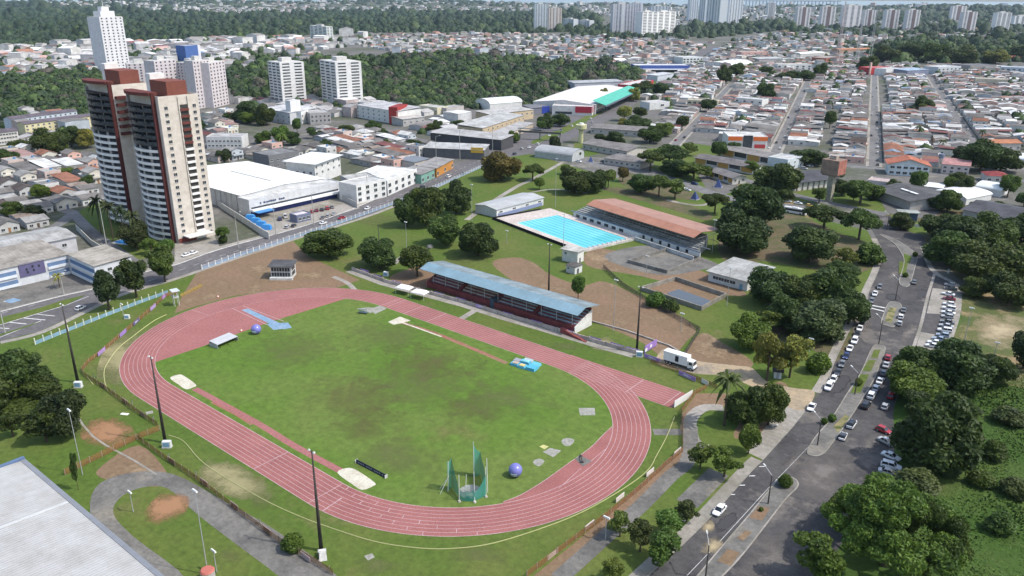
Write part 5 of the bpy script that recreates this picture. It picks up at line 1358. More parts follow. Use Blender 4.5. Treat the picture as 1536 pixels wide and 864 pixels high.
a, b = G2(745, 327), G2(815, 308)
r = simple_hall('pool_house', 'grey roofed white changing block at the left end of the pool', 'building', a, b, 15, 4.2, 'gx', (.62, .63, .63), (.40, .41, .41), 1.0, .5, M_ROOFC)
windows(r, 'f', grid(2, r['W']-2, 4, [2.2], 2.2, .8)); door(r, 'f', 1.0); part(r, 'blue_banner', MB().box(1, r['W']-1, -.16, -.1, .1, 1.9), M_CLOTH, (.22, .26, .42))
a, b = G2(843, 391), G2(866, 396); r = simple_hall('kiosk', 'small square white kiosk with flat overhanging top at the pool corner', 'kiosk', a, b, 5, 5.2, 'shed', (.66, .66, .63), (.50, .49, .45), .25, .8, M_CONC); windows(r, 'f', [(1.2, 3.2, 1., .9)]); door(r, 'r', 1.5)
a, b = G2(849, 408), G2(862, 412); r = simple_hall('shed', 'little white shed with dark flat roof below the pool kiosk', 'shed', a, b, 4.5, 3.0, 'shed', (.62, .62, .6), (.12, .11, .10), .2, .35); windows(r, 'f', [(.8, 1.5, .8, .8)]); door(r, 'r', 1.4)
a, b = G2(1062, 421), G2(1120, 437)
r = simple_hall('changing_block', 'long low white shed with stained grey corrugated roof among the trees', 'building', a, b, 19, 3.9, 'shed', (.60, .60, .58), (.40, .40, .38), 1.0, .9); windows(r, 'f', grid(2, r['W']-5, 4, [1.4], 2.4, 1.2)); door(r, 'f', r['W']-3.2, 1.3, 2.2, (.16, .3, .4)); door(r, 'r', 6)
a, b = G2(1165, 412), G2(1205, 412)
def pit(lab, s, zt, wcol, fl, water=None):
    P = gp(s); r = thing('water_tank', lab, 'tank', (0, 0, 0))
    mb = MB(); wallrun(mb, P+[P[0]], .5, 0, zt); part(r, 'wall', mb, M_CONC, wcol)
    part(r, 'floor', poly_mesh(P, .035), fl)
    if water: part(r, 'water', poly_mesh(gp(water), .10), M_POND)
t = NT('murky_water'); M_POND = t.fin((.075, .08, .085), .12, .5)
pit('empty concrete tank with murky water and walled rim', '962,436 1013,421 1088,446 1052,466', 1.7, (.30, .28, .24), MG_DIRT, '1000,440 1018,434 1068,452 1050,462 1020,452')
pit('sunken dark walled yard right of the pool deck', '942,394 1002,376 1050,390 1000,410', 1.4, (.24, .23, .21), MG_PATH)
fence('chain_fence', 'thin dark wire fence down the brown slope', gp('905,402 935,430 1000,470 1050,497 1020,545'), 1.6, (.10, .09, .08), 4, M_MESHF, (.1, .09, .08))
P = gp('870,478 940,497 1005,520 1045,545'); mb = MB(); wallrun(mb, P, .5, 0, .5); r = thing('kerb_wall', 'low grey kerb wall between stand end and truck yard', 'wall'); part(r, 'wall', mb, M_CONC, (.42, .38, .34))
p = G(1166, 566); r = thing('shed', 'tiny white guard hut with black roof under the yellow green tree', 'hut', p, .4); part(r, 'wall', MB().box(-1, 1, -.9, .9, 0, 2.2), M_WALL, (.6, .62, .62)); part(r, 'roof', MB().box(-1.6, 1.6, -1.4, 1.4, 2.2, 2.4), M_ROOF, (.05, .05, .055)); part(r, 'door', MB().box(-.4, .4, -.96, -.9, 0, 1.9), M_CLEAN, (.3, .33, .36))
# big grey roof at the lower left corner
def big_hall():
    A = Vector(G2(34, 690, 12)); B = Vector(G2(242, 866, 12)); D = B-A; L = D.length+40; rz = math.atan2(D.y, D.x)
    r = thing('sports_hall', 'huge pale grey metal roof filling the lower left corner', 'building', (A.x, A.y, 0), rz)
    part(r, 'wall', MB().box(0, L, -36, -.6, 0, 11.4), M_WALL, (.45, .47, .5))
    mb = MB(); mb.hull([(0, -36, 14.5), (L, -36, 14.5), (L, -.4, 11.8), (0, -.4, 11.8)], [(0, -36, 14.65), (L, -36, 14.65), (L, -.4, 11.95), (0, -.4, 11.95)]); part(r, 'roof', mb, M_ROOFC, (.40, .395, .38))
    mb = MB(); mb.box(-.3, L, -.4, .5, 11.3, 12.05); part(r, 'gutter', mb, M_METAL, (.20, .21, .23)); mb = MB(); mb.box(-.9, -.02, -36, .5, 11.2, 12.4); part(r, 'blue_fascia', mb, M_METAL, (.10, .15, .26))
    for k in range(5): part(r, 'column', MB().box(8+k*13, 8.7+k*13, -.58, .9, 0, 11.2), M_WALL, (.25, .40, .55))
    mb = MB(); mb.hull([(0, -19, 13.42), (L, -19, 13.42), (L, -18.2, 13.36), (0, -18.2, 13.36)], [(0, -19, 13.5), (L, -19, 13.5), (L, -18.2, 13.44), (0, -18.2, 13.44)])
    mb.hull([(22, -36, 14.66), (22.8, -36, 14.66), (22.8, -.5, 11.97), (22, -.5, 11.97)], [(22, -36, 14.72), (22.8, -36, 14.72), (22.8, -.5, 12.03), (22, -.5, 12.03)]); part(r, 'roof_seam', mb, M_METAL, (.50, .50, .49))
big_hall()
p = G(313, 870); r = thing('water_drum', 'round red topped water drum at the bottom edge', 'drum', p); part(r, 'body', MB().tube((0, 0, 0), (0, 0, 2.2), 1.3, n=16), M_CONC, (.45, .42, .40)); part(r, 'lid', MB().tube((0, 0, 2.2), (0, 0, 2.5), 1.36, 1.1, 16), M_CLEAN, (.42, .13, .10))
# white box truck
def truck():
    A, B = G2(996, 543), G2(1041, 557)
    r = thing('box_truck', 'white box truck with an open dark side door on the sandy yard', 'truck', (A[0], A[1]+.6, 0), math.atan2(B[1]-A[1], B[0]-A[0]))
    L = math.dist(A, B); bl = L*.78
    part(r, 'cargo_box', MB().box(0, bl, -1.25, 1.25, 1.15, 4.0), M_CLEAN, (.74, .74, .74)); part(r, 'chassis', MB().box(.1, L-.2, -.9, .9, .6, 1.149), M_METAL, (.04, .04, .04))
    c0 = bl+.15
    mb = MB(); mb.hull([(c0, -1.15, .7), (L, -1.15, .7), (L, 1.15, .7), (c0, 1.15, .7)], [(c0, -1.05, 2.9), (L-.45, -1.05, 2.9), (L-.45, 1.05, 2.9), (c0, 1.05, 2.9)]); part(r, 'cab', mb, M_CAR, (.7, .7, .7))
    part(r, 'windscreen', MB().hull([(L-.17, -1.0, 1.75), (L-.13, -1.0, 1.75), (L-.13, 1., 1.75), (L-.17, 1., 1.75)], [(L-.40, -.95, 2.7), (L-.36, -.95, 2.7), (L-.36, .95, 2.7), (L-.40, .95, 2.7)]), M_CGLASS)
    part(r, 'side_window', MB().hull([(c0+.4, -1.16, 1.8), (L-.5, -1.16, 1.8), (L-.5, -1.1, 1.8), (c0+.4, -1.1, 1.8)], [(c0+.4, -1.11, 2.6), (L-.75, -1.11, 2.6), (L-.75, -1.05, 2.6), (c0+.4, -1.05, 2.6)]), M_CGLASS)
    part(r, 'side_door', MB().box(bl*.50, bl*.64, -1.3, -1.251, 1.7, 3.5), M_CLEAN, (.02, .02, .025)); part(r, 'roof_edge', MB().box(-.03, bl+.03, -1.28, 1.28, 4.001, 4.06), M_CLEAN, (.78, .78, .78))
    for x in (1.2, 2.3, L-.9):
        for y in (-1.05, 1.05): w_ = part(r, 'wheel', MB().tube((x, y-.16, .5), (x, y+.16, .5), .5, n=16), M_RUBBER); part(w_, 'rim', MB().tube((x, y-.18, .5), (x, y+.18, .5), .24, n=10), M_METAL, (.5, .5, .5))
    for y in (-.85, .85): part(r, 'headlight', MB().box(L-.02, L+.04, y-.18, y+.18, .85, 1.1), M_LAMP)
    part(r, 'bumper', MB().box(L, L+.15, -1.1, 1.1, .45, .8), M_CLEAN, (.05, .05, .05))
truck()
# ------------------------------------------------------------------ twin apartment tower
def twin_tower():
    X0, Y0 = -163.3, 32.2
    r = thing('apartment_tower', 'tall cream twin apartment tower with curved white balconies and brick red crown', 'tower block', (X0, Y0, 0))
    CR = (.58, .53, .47); WHT = (.70, .69, .68); RED = (.13, .036, .028); BRN = (.085, .022, .02)
    H = 62.5; fl = 2.82; nf = 21
    blocks = [(-25, 0, 0, 18, H), (-40, -25.002, 5, 17, H-3), (-65, -40.004, 0, 17, H+2)]
    for (a, b, c, d, h) in blocks: part(r, 'wall', MB().box(a, b, c, d, 0, h), M_WALL, CR)
    for (a, b, z0) in ((-17, -3, H), (-58, -44, H+2)):
        part(r, 'lift_house', MB().box(a, b, 6, 15, z0, z0+6.6), M_WALL, (.19, .064, .046)); part(r, 'stair_tower', MB().box(a-4, a-.01, 6.5, 13, z0, z0+9), M_WALL, WHT)
    mb = MB(); t = .3
    for (a, b, c, d, h) in blocks:
        for (p, q, s, u) in ((a, b, c, c+t), (a, b, d-t, d), (a, a+t, c+t, d-t), (b-t, b, c+t, d-t)): mb.box(p, q, s, u, h+.002, h+1.1)
    part(r, 'parapet', mb, M_WALL, CR)
    # right face: window columns, flat dark panels painted as the shade of a balcony recess
    for k in range(nf):
        z = 1.6+k*fl
        for y in (2.2, 15.0): part(r, 'window', window_mesh(1.5, 1.3), None, (.5, .48, .45), loc=(0, y, z), rz=PI/2)
        mb = MB(); mb.box(.01, .12, 9.0, 12.6, z-.9, z+1.9-.35); part(r, 'recess_shade_panel', mb, M_CLEAN, (.045, .042, .04))
        mb = MB(); mb.box(.121, .9, 8.9, 12.7, z-1.05, z-.1); part(r, 'balcony_slab', mb, M_CLEAN, WHT if k < nf-6 else RED)
        part(r, 'window', window_mesh(1.3, 1.2), None, (.5, .48, .45), loc=(-32, 5, z)) if k < nf-1 else None
    mb = MB(); mb.box(0, .5, 8.4, 8.9, 0, H+.5); mb.box(0, .5, 12.7, 13.2, 0, H+.5); part(r, 'pilaster', mb, M_WALL, CR)
    # curved balcony fronts
    def front(x0, x1, ybase, z_off):
        n = 14; wd = x1-x0
        def cv(t, off=0.): return (x0+wd*t, ybase-4.2*math.sin(PI*(.08+.84*t))**.8+off)
        for k in range(nf+1):
            z = .6+k*fl+z_off; top = k >= nf-6
            mb = MB()
            for i in range(n):
                a, b = cv(i/n), cv((i+1)/n); a2, b2 = (a[0], ybase+.0), (b[0], ybase+.0)
                mb.hull([(a[0], a[1], z-.15), (b[0], b[1], z-.15), (b2[0], b2[1], z-.15), (a2[0], a2[1], z-.15)], [(a[0], a[1], z), (b[0], b[1], z), (b2[0], b2[1], z), (a2[0], a2[1], z)])
                if not top:
                    c_, d_ = cv(i/n, .14), cv((i+1)/n, .14)
                    mb.hull([(a[0], a[1], z+.001), (b[0], b[1], z+.001), (d_[0], d_[1], z+.001), (c_[0], c_[1], z+.001)], [(a[0], a[1], z+1.05), (b[0], b[1], z+1.05), (d_[0], d_[1], z+1.05), (c_[0], c_[1], z+1.05)])
            part(r, 'balcony', mb, M_CLEAN, WHT if not top else (.05, .035, .035))
            if k < nf:
                mb = MB(); mb.box(x0+.4, x0+wd*.46, ybase-.12, ybase-.001, z+.05, z+2.3); mb.box(x0+wd*.52, x1-.6, ybase-.12, ybase-.001, z+.05, z+2.3); part(r, 'balcony_glazing', mb, M_GLASS)
                mb = MB()
                if not top:
                    for u in (.18, .49, .80): q = cv(u, .3); mb.box(q[0]-.25, q[0]+.25, q[1], q[1]+.5, z+.002, z+fl-.16)
                    part(r, 'balcony_pillar', mb, M_CLEAN, (.42, .42, .42))
                else:
                    for i in range(n):
                        a, b = cv(i/n), cv((i+1)/n); hg = 1.05 if (i+k) % 5 == 0 else 1.6; mb.hull([(a[0], a[1], z), (b[0], b[1], z), (b[0], b[1]+.1, z), (a[0], a[1]+.1, z)], [(a[0], a[1], z+hg), (b[0], b[1], z+hg), (b[0], b[1]+.1, z+hg), (a[0], a[1]+.1, z+hg)])
                    part(r, 'balcony_glass', mb, M_GLASS)
        part(r, 'red_fin', MB().box(x1+.01, x1+.9, ybase-1.6, ybase, 0, H+2.5+z_off), M_WALL, BRN)
        part(r, 'white_fin', MB().box(x0-.8, x0-.01, ybase-1.2, ybase, 0, H+1), M_WALL, (.35, .33, .32))
        mb = MB()
        for i in range(n):
            a, b = cv(i/n, -.8), cv((i+1)/n, -.8); z = H+1.4+z_off
            mb.hull([(a[0], a[1], z), (b[0], b[1], z), (b[0], ybase+1.5, z), (a[0], ybase+1.5, z)], [(a[0], a[1], z+1.3), (b[0], b[1], z+1.3), (b[0], ybase+1.5, z+1.3), (a[0], ybase+1.5, z+1.3)])
        part(r, 'crown_cornice', mb, M_WALL, RED)
    front(-24.5, -3.2, 0, 0.); front(-64, -41, 0, 2.)
    for k in range(4): part(r, 'terrace_bracket', MB().box(-27, -25.01, -1.5, 0, H-4-k*3.2, H-2.8-k*3.2), M_WALL, BRN)
    for k in range(6): part(r, 'terrace_bracket', MB().box(-40, -38, 0.5, 4.99, H-3-k*3.2, H-1.8-k*3.2), M_WALL, BRN)
    part(r, 'entrance_canopy', MB().box(.5, 6, 2, 14, 3, 3.4), M_CLEAN, (.62, .60, .56)); part(r, 'base_band', MB().box(.01, .25, .1, 8.3, 0, 2.0), M_WALL, (.18, .05, .04))
twin_tower()
# ------------------------------------------------------------------ warehouse with car yard
def warehouse():
    r = simple_hall('warehouse', 'huge white roofed warehouse with dark ridge line and grey side wall', 'warehouse', (-262, 80), (-188.2, 80), 52, 9.0, 'gx', (.55, .56, .57), (.80, .80, .78), 1.4, .4, M_ROOFC)
    for k in range(9): part(r, 'buttress', MB().box(30+k*5, 30.5+k*5, -.4, -.002, 0, 8.8), M_WALL, (.48, .49, .5))
    part(r, 'ridge_duct', MB().box(24, 62, 25.5, 26.4, 10.35, 10.75), M_METAL, (.40, .40, .39))
    q = simple_hall('showroom', 'grey white showroom front with a blue band above the car yard', 'building', (-178, 78), (-178, 134), 9.9, 8.2, 'flat', (.56, .57, .59), (.62, .62, .60))
    part(q, 'window_band', MB().box(1, 55, -.12, -.001, 3.9, 4.7), M_GLASS); part(q, 'white_awning', MB().box(.5, 55.5, -2.4, -.13, 2.7, 3.7), M_CLEAN, (.74, .75, .76)); part(q, 'blue_band', MB().box(.5, 55.5, -.3, -.131, 0, 2.6), M_CLEAN, (.03, .045, .17))
    mb = MB(); rr = random.Random(3)
    x = 6.
    for k in range(13):
        w_ = rr.uniform(.6, 1.2)
        if k not in (1, 9): mb.box(x, x+w_, -.16, -.122, 5.6, 6.4+rr.uniform(-.1, .2))
        x += w_+.25
    part(q, 'sign_lettering', mb, M_CLEAN, (.05, .07, .14)); part(q, 'blue_gate', MB().box(.5, 10, -6.5, -2.5, 2.8, 3.1), M_CLEAN, (.06, .22, .48))
    sheet('car_yard', gp('372,322 497,292 540,312 392,358'), .03, MG_CONC)
    g_ = simple_hall('gate_lodge', 'small pale gate lodge with blue glass in the car yard', 'building', G2(446, 335), G2(467, 330), 6, 3.4, 'flat', (.16, .18, .26), (.62, .58, .60))
    windows(g_, 'f', grid(.8, g_['W']-.8, 3, [1.1], 1.6, 1.3))
    for i in range(4):
        p = G(376+i*8, 329+i*5); t = thing('water_slide', 'bright blue tank on the ramp beside the car yard, '+['topmost', 'second from top', 'third from top', 'lowest'][i], 'tank', p, .6, 'blue tanks beside the showroom'); part(t, 'shell', MB().hull([(-2.4, -1.3, 0), (2.4, -1.3, 0), (2.4, 1.3, 0), (-2.4, 1.3, 0)], [(-2.0, -.8, 2.2), (2.0, -.8, 2.2), (2.0, .8, 2.2), (-2., .8, 2.2)]), M_CLEAN, (.04, .22, .55)); part(t, 'lid', MB().box(-1.6, 1.6, -.6, .6, 2.201, 2.5), M_CLEAN, (.10, .34, .62))
    P = gp('315,300 340,318 365,334 392,352 404,359'); mb = MB(); wallrun(mb, P, .3, 0, 3.2); w_ = thing('boundary_wall', 'long pale wall between the twin tower and the car yard', 'wall'); part(w_, 'wall', mb, M_WALL, (.55, .55, .53))
    P = gp('498,292 520,304 536,312'); mb = MB(); wallrun(mb, P, .3, 0, 3.0); w_ = thing('boundary_wall', 'grey wall at the right end of the car yard', 'wall'); part(w_, 'wall', mb, M_WALL, (.45, .45, .44))
warehouse()
# ------------------------------------------------------------------ blue banded school at the left
def blue_school():
    r = simple_hall('school_building', 'white school block with blue balcony bands beside the left avenue', 'school', (-157.5, -75), (-157.5, -16), 26, 8, 'shed', (.58, .60, .63), (.36, .33, .29), .8, .5)
    for z in (1.2, 4.7):
        for a, b in ((1, 40.), (51, 58.5)): part(r, 'balcony_band', MB().box(a, b, -.12, -.001, z, z+1.6), M_WALL, (.13, .20, .33)); part(r, 'balcony_rail', MB().box(a, b, -.5, -.121, z-.9, z+.1), M_CLEAN, (.62, .65, .68))
    part(r, 'mosaic_panel', MB().box(41, 50, -.3, -.002, 3.2, 8.3), M_WALL, (.12, .11, .21))
    for (u, z) in ((43.2, 5.4), (45.4, 6.1), (47.6, 5.8), (43.4, 4.3), (45.6, 4.6)): part(r, 'mosaic_window', MB().box(u, u+.7, -.36, -.301, z, z+.9), M_GLASS)
    q = simple_hall('school_building', 'projecting wing of the white and blue school nearest the street trees', 'school', (-157.3, -16), (-135, -16), 14, 8, 'shed', (.60, .62, .65), (.40, .37, .32), .6, .5)
    for z in (1.4, 4.9): part(q, 'balcony_band', MB().box(1, 21.5, -.12, -.001, z, z+1.5), M_WALL, (.12, .20, .33)); part(q, 'balcony_rail', MB().box(1, 21.5, -.5, -.121, z-.9, z+.1), M_CLEAN, (.60, .63, .66)); windows(q, 'r', grid(1.5, 12.5, 4, [z], 1.6, 1.2))
    q = simple_hall('school_building', 'rear grey roofed wing behind the blue banded school', 'school', (-186, -60), (-184, -2), 22, 7, 'gx', (.50, .5, .52), (.42, .42, .41), 1.2, .6); windows(q, 'f', grid(4, 54, 8, [3.6], 1.8, 1.3))
    sheet('forecourt', gp('0,466 90,443 148,430 142,428 62,420 0,437 -60,455 -60,480'), .03, MG_PATH)
    sheet('parking_bay', gp('5,452 20,447 33,450 17,455'), .036, MG_BLUE)
    P = gp('115,345 138,368 170,388 205,408'); mb = MB(); wallrun(mb, P, .3, 0, 2.6); w_ = thing('boundary_wall', 'long pale wall between the school and the palm garden', 'wall'); part(w_, 'wall', mb, M_WALL, (.48, .47, .44))
    p = G(192, 363); t = thing('tower_pool', 'small kidney blue pool in the palm garden of the twin tower', 'pool', p, .5); part(t, 'water', MB().prism(catmull([(-5, -2), (4, -3), (6, 2), (0, 3), (-5, 2.4)], 5), 0, .06), M_CLEAN, (.03, .19, .48)); part(t, 'rim', MB().prism(catmull([(-5.8, -2.7), (4.6, -3.8), (7, 2.4), (0, 3.9), (-5.8, 3.)], 5), 0, .04), M_CONC, (.45, .45, .43))
    sheet('palm_garden', gp('110,322 150,300 215,330 262,366 240,385 200,390 150,365'), .026, MG_LAWN)
    sheet('forecourt', gp('262,366 320,350 330,372 262,396'), .028, MG_CONC)
blue_school()
# ------------------------------------------------------------------ individual town buildings
def bld(label, A, B, depth, h, roof='flat', wc=(.6, .6, .58), rc=(.42, .42, .40), rise=1.2, rows=(), fn=0, rn=0, name='building', cat='building', mat=None, over=.5, ww=1.6, wh=1.2, group=None, drs=True):
    r = simple_hall(name, label, cat, G2(*A), G2(*B), depth, h, roof, wc, rc, rise, over, mat, group)
    if fn: windows(r, 'f', grid(1., r['W']-1., fn, rows, ww, wh))
    if rn: windows(r, 'r', grid(1., depth-1., rn, rows, ww, wh))
    return r
W_ = (.66, .66, .64); Y_ = (.60, .50, .26); P_ = (.55, .33, .30)
bld('white three storey school block left of the red stair tower', (536, 176), (596, 187), 26, 11, 'shed', W_, (.50, .50, .50), 1.5, (1.5, 4.8, 8.1), 8)
r = bld('brick red stair block with a column of dark windows', (597, 187), (612, 181), 8, 14, 'flat', (.34, .045, .04), (.3, .05, .05)); windows(r, 'r', grid(1, 7, 1, (2, 5, 8, 11), 1.4, 1.4)); windows(r, 'f', grid(1, r['W']-1, 2, (2, 5, 8, 11), 1.2, 1.4))
bld('low grey hall in front of the red stair block', (605, 190), (637, 186), 18, 6, 'shed', (.40, .39, .38), (.50, .47, .44), .8, (2.5,), 4)
r = bld('pale long hall with a white corner tower at mid left', (392, 180), (436, 187), 30, 10, 'shed', (.55, .56, .58), (.6, .6, .6), 1., (1.5, 5.5), 6); 
bld('tall windowless white corner tower of the pale long hall', (438, 186), (453, 184), 7, 19, 'flat', (.72, .72, .73), (.6, .6, .6))
bld('white annex right of the white corner tower', (453, 186), (468, 182), 14, 10, 'flat', (.70, .70, .69), (.6, .6, .6), rows=(2, 6), fn=3)
bld('grey concrete frame hall right of the white annex', (466, 187), (497, 185), 22, 9, 'flat', (.34, .33, .33), (.40, .39, .38), rows=(2, 5.5), fn=5, wh=1.8)
bld('white low block with two window rows beside the twin tower', (311, 223), (364, 223), 16, 8, 'flat', (.58, .58, .57), (.48, .47, .46), rows=(1.5, 4.8), fn=9)
bld('dark grey two storey block behind the warehouse', (405, 256), (450, 248), 18, 9, 'flat', (.17, .175, .185), (.22, .22, .22), rows=(2, 5.5), fn=5)
r = bld('white block with dark rimmed flat white roof', (474, 277), (512, 262), 19, 12, 'shed', (.64, .64, .63), (.66, .67, .68), .6, (5.5, 9.2), 5, 0, over=1.6, mat=M_ROOFC); windows(r, 'l', grid(2, 17, 4, (6,), 1.6, 1.3))
bld('white flat roofed corner house with dark openings on the left avenue', (536, 306), (580, 295), 14, 9.5, 'flat', (.68, .68, .67), (.55, .55, .53), rows=(1., 4.2, 7.), fn=4, ww=2.2, wh=1.7, rn=3)
bld('large white roofed shop with a projecting canopy on the left avenue', (582, 294), (626, 274), 26, 8, 'flat', (.66, .66, .65), (.76, .76, .73), rows=(1., 4.6), fn=5, ww=3, wh=2.)
bld('grey block with empty arches left of the white corner house', (512, 288), (534, 300), 16, 9, 'flat', (.36, .36, .35), (.5, .5, .48), rows=(1., 4.8), fn=4, ww=2.2, wh=2.4)
bld('small flat roofed grey white house with dark panel roof', (622, 258), (644, 252), 12, 6, 'shed', (.52, .49, .45), (.16, .17, .19), .6, (3,), 3, mat=M_METAL)
bld('red tiled little house beside the dark panel roof', (598, 252), (620, 256), 10, 4.4, 'gx', (.50, .33, .30), (.36, .09, .07), 1.4, (1.5,), 3, mat=M_TILE)
bld('shop with an orange yellow sign front on the left avenue', (655, 266), (680, 252), 12, 5.5, 'shed', (.48, .22, .05), (.30, .29, .28), .8, (1.,), 3, ww=2.4, wh=2.)
bld('green front shop next to the orange sign shop', (632, 276), (652, 267), 14, 5.5, 'shed', (.18, .34, .28), (.28, .27, .26), .8, (1.,), 3, ww=2.2, wh=2.)
r = bld('long dark walled shed with grey roof and yellow gable sign', (636, 236), (726, 240), 15, 6.5, 'shed', (.12, .12, .125), (.47, .47, .46), 1.4); part(r, 'yellow_gable', MB().box(r['W']-9, r['W']-.5, -.3, -.001, 4.6, 8.2), M_CLEAN, (.60, .38, .05))
bld('second long grey roofed shed behind the dark walled one', (646, 214), (752, 226), 17, 7.5, 'shed', (.07, .07, .075), (.45, .44, .43), 1.4)
bld('long tan school wing with grey ribbed roof', (724, 208), (786, 187), 22, 8, 'shed', (.50, .40, .27), (.46, .46, .45), 1.6, (1.5, 4.8), 10, name='school_building', cat='school')
bld('rear tan school wing behind the ribbed roof', (735, 186), (800, 178), 20, 8, 'shed', (.52, .42, .28), (.48, .47, .45), 1., (4.6,), 9, name='school_building', cat='school')
bld('low grey roofed link before the tan school wing', (750, 214), (800, 193), 12, 4.5, 'shed', (.5, .44, .36), (.42, .41, .40), .8)
bld('white domed hall above the tan school', (735, 166), (783, 162), 26, 6, 'dome', W_, (.66, .68, .66), 4, mat=M_ROOFC)
bld('cream low house at the forest edge behind the red stair block', (628, 168), (656, 172), 14, 6, 'flat', (.62, .58, .42), (.5, .5, .46), rows=(2.,), fn=4)
bld('pale grey low house at the forest edge', (670, 172), (696, 168), 12, 5.5, 'flat', (.45, .42, .40), (.40, .40, .38))
r = bld('huge market hall with ribbed white roof and green sloping canopy', (893, 172), (948, 146), 62, 9, 'gx', (.55, .55, .55), (.70, .66, .64), 3, mat=M_ROOFC, name='market_hall', cat='market')
part(r, 'green_canopy', MB().hull([(2, -9, 8.6), (r['W']-2, -9, 8.6), (r['W']-2, 4, 12.6), (2, 4, 12.6)], [(2, -9, 8.8), (r['W']-2, -9, 8.8), (r['W']-2, 4, 12.8), (2, 4, 12.8)]), M_ROOFC, (.08, .40, .30)); part(r, 'dark_eave', MB().box(2, r['W']-2, -9.2, -8.9, 7.2, 8.5), M_METAL, (.12, .14, .2)); part(r, 'shop_front', MB().box(2, r['W']-2, -.2, -.01, .2, 4), M_GLASS)
r = bld('white supermarket block with a red sign wall', (828, 172), (888, 174), 34, 8, 'flat', (.64, .63, .61), (.66, .62, .60), name='supermarket', cat='shop'); part(r, 'red_wall', MB().box(r['W']*.58, r['W']-.5, -.4, -.01, 2.6, 8.4), M_CLEAN, (.38, .03, .05)); part(r, 'pink_sign', MB().box(r['W']+.01, r['W']+.4, 1, 14, 3, 8.4), M_CLEAN, (.55, .28, .30)); part(r, 'window_band', MB().box(3, r['W']*.5, -.1, -.01, 1, 3.2), M_GLASS)
r = bld('dark grey roofed shop with a vivid blue front', (796, 172), (824, 170), 16, 6, 'shed', (.2, .2, .24), (.20, .20, .22), 1.); part(r, 'blue_front', MB().box(r['W']*.6, r['W'], -.3, -.01, .2, 7), M_CLEAN, (.03, .06, .35))
bld('low grey hall between forest and green canopy', (862, 134), (935, 131), 20, 7, 'shed', (.36, .38, .42), (.42, .43, .45), 1.)
bld('red and white petrol shop by the upper avenue', (945, 136), (980, 128), 16, 6, 'flat', (.45, .06, .08), (.62, .60, .58))
r = bld('long blue and white supermarket beside the upper avenue', (952, 108), (1034, 108), 30, 9, 'flat', (.06, .10, .30), (.62, .63, .66), name='supermarket', cat='shop'); part(r, 'white_canopy', MB().box(2, r['W']-2, -8, -.1, 3.6, 4.6), M_CLEAN, (.68, .70, .74)); part(r, 'shop_front', MB().box(2, r['W']-2, -.2, -.01, .3, 3.4), M_GLASS)
bld('pale teal glazed block above the upper avenue', (1024, 96), (1054, 95), 26, 10, 'flat', (.62, .66, .66), (.6, .6, .6), rows=(2, 6), fn=6, ww=4, wh=2.2)
bld('white grey hall roof above the blue supermarket', (986, 122), (1010, 118), 16, 7, 'shed', (.5, .54, .58), (.55, .57, .6), .8)
r = bld('white flat roofed house with one dark window above the walled side street', (974, 165), (1004, 163), 16, 6.5, 'flat', W_, (.55, .54, .52)); windows(r, 'f', [(r['W']*.55, 3.2, 4, 1.6)])
bld('cream two storey house with a long row of brown windows', (1030, 162), (1076, 164), 14, 7.5, 'flat', (.58, .52, .36), (.50, .46, .38), rows=(4.6,), fn=6, ww=2.8, wh=1.7)
bld('white flat block with three dark windows near the round tree', (1102, 158), (1142, 162), 14, 7.5, 'flat', W_, (.55, .55, .54), rows=(4.4,), fn=4, ww=2.4, wh=1.4)
r = bld('white shop with bright orange roof bands', (1091, 222), (1150, 223), 22, 8.2, 'flat', (.66, .64, .62), (.62, .62, .6), name='shop', cat='shop'); W = r['W']
part(r, 'orange_band', MB().box(.1, W*.36, -.4, -.01, 5.6, 8.4), M_CLEAN, (.62, .14, .03)); part(r, 'orange_band', MB().box(W*.64, W-.1, -.4, -.01, 5.6, 8.4), M_CLEAN, (.62, .14, .03)); part(r, 'glass_entrance', MB().box(W*.38, W*.62, -.3, -.01, .2, 9.4), M_GLASS); part(r, 'red_panel', MB().box(W*.68, W*.95, -.3, -.01, .3, 3.), M_CLEAN, (.4, .05, .05))
sheet('forecourt', gp('1085,222 1160,223 1185,238 1195,252 1140,238 1085,232'), .03, MG_CONC)
SB_ = (.60, .58, .54)
for i, (a, b, d, h, rc, lab) in enumerate([((1042, 246), (1128, 262), 15, 4.4, (.17, .155, .15), 'middle long low grey roofed school pavilion'), ((1082, 234), (1180, 254), 17, 5.2, (.25, .235, .22), 'rear long low school pavilion with ochre wall panels'), ((1064, 266), (1098, 277), 10, 4.2, (.20, .185, .18), 'front school pavilion with white end wall and ochre panel')]):
    r = bld(lab, a, b, d, h, 'gx', SB_, rc, 1.3, over=1.2, name='school_building', cat='school'); W = r['W']
    for k in range(5): part(r, 'ochre_panel' if k % 2 == 0 else 'window_band', MB().box(W*k/5+.5, W*(k+1)/5-.3, -.1, -.01, .8 if k % 2 == 0 else 1.6, h-.3), M_CLEAN if k % 2 == 0 else M_GLASS, (.46, .27, .07))
    windows(r, 'r', grid(1.5, d-1.5, 2, [1.6], 1.4, 1.3)); door(r, 'r', d/2-.5)
bld('glazed white and teal end block of the school pavilions', (1180, 256), (1202, 250), 14, 6.5, 'flat', (.52, .58, .60), (.55, .55, .54), rows=(1., 3.8), fn=3, rn=2)
r = bld('dark slate roofed open hall left of the brown water tower', (1192, 287), (1252, 280), 22, 5.2, 'gx', (.55, .54, .52), (.075, .075, .085), 2.4, over=1.4)
for k in range(7): part(r, 'column', MB().box(1+k*r['W']/7.4, 1.8+k*r['W']/7.4, -.3, -.002, 0, 5.), M_WALL, (.16, .15, .15))
r = bld('dark slate roofed hall with two white skylights at right', (1310, 296), (1364, 316), 30, 5, 'gx', (.42, .40, .37), (.10, .098, .10), 2.2, over=1.2)
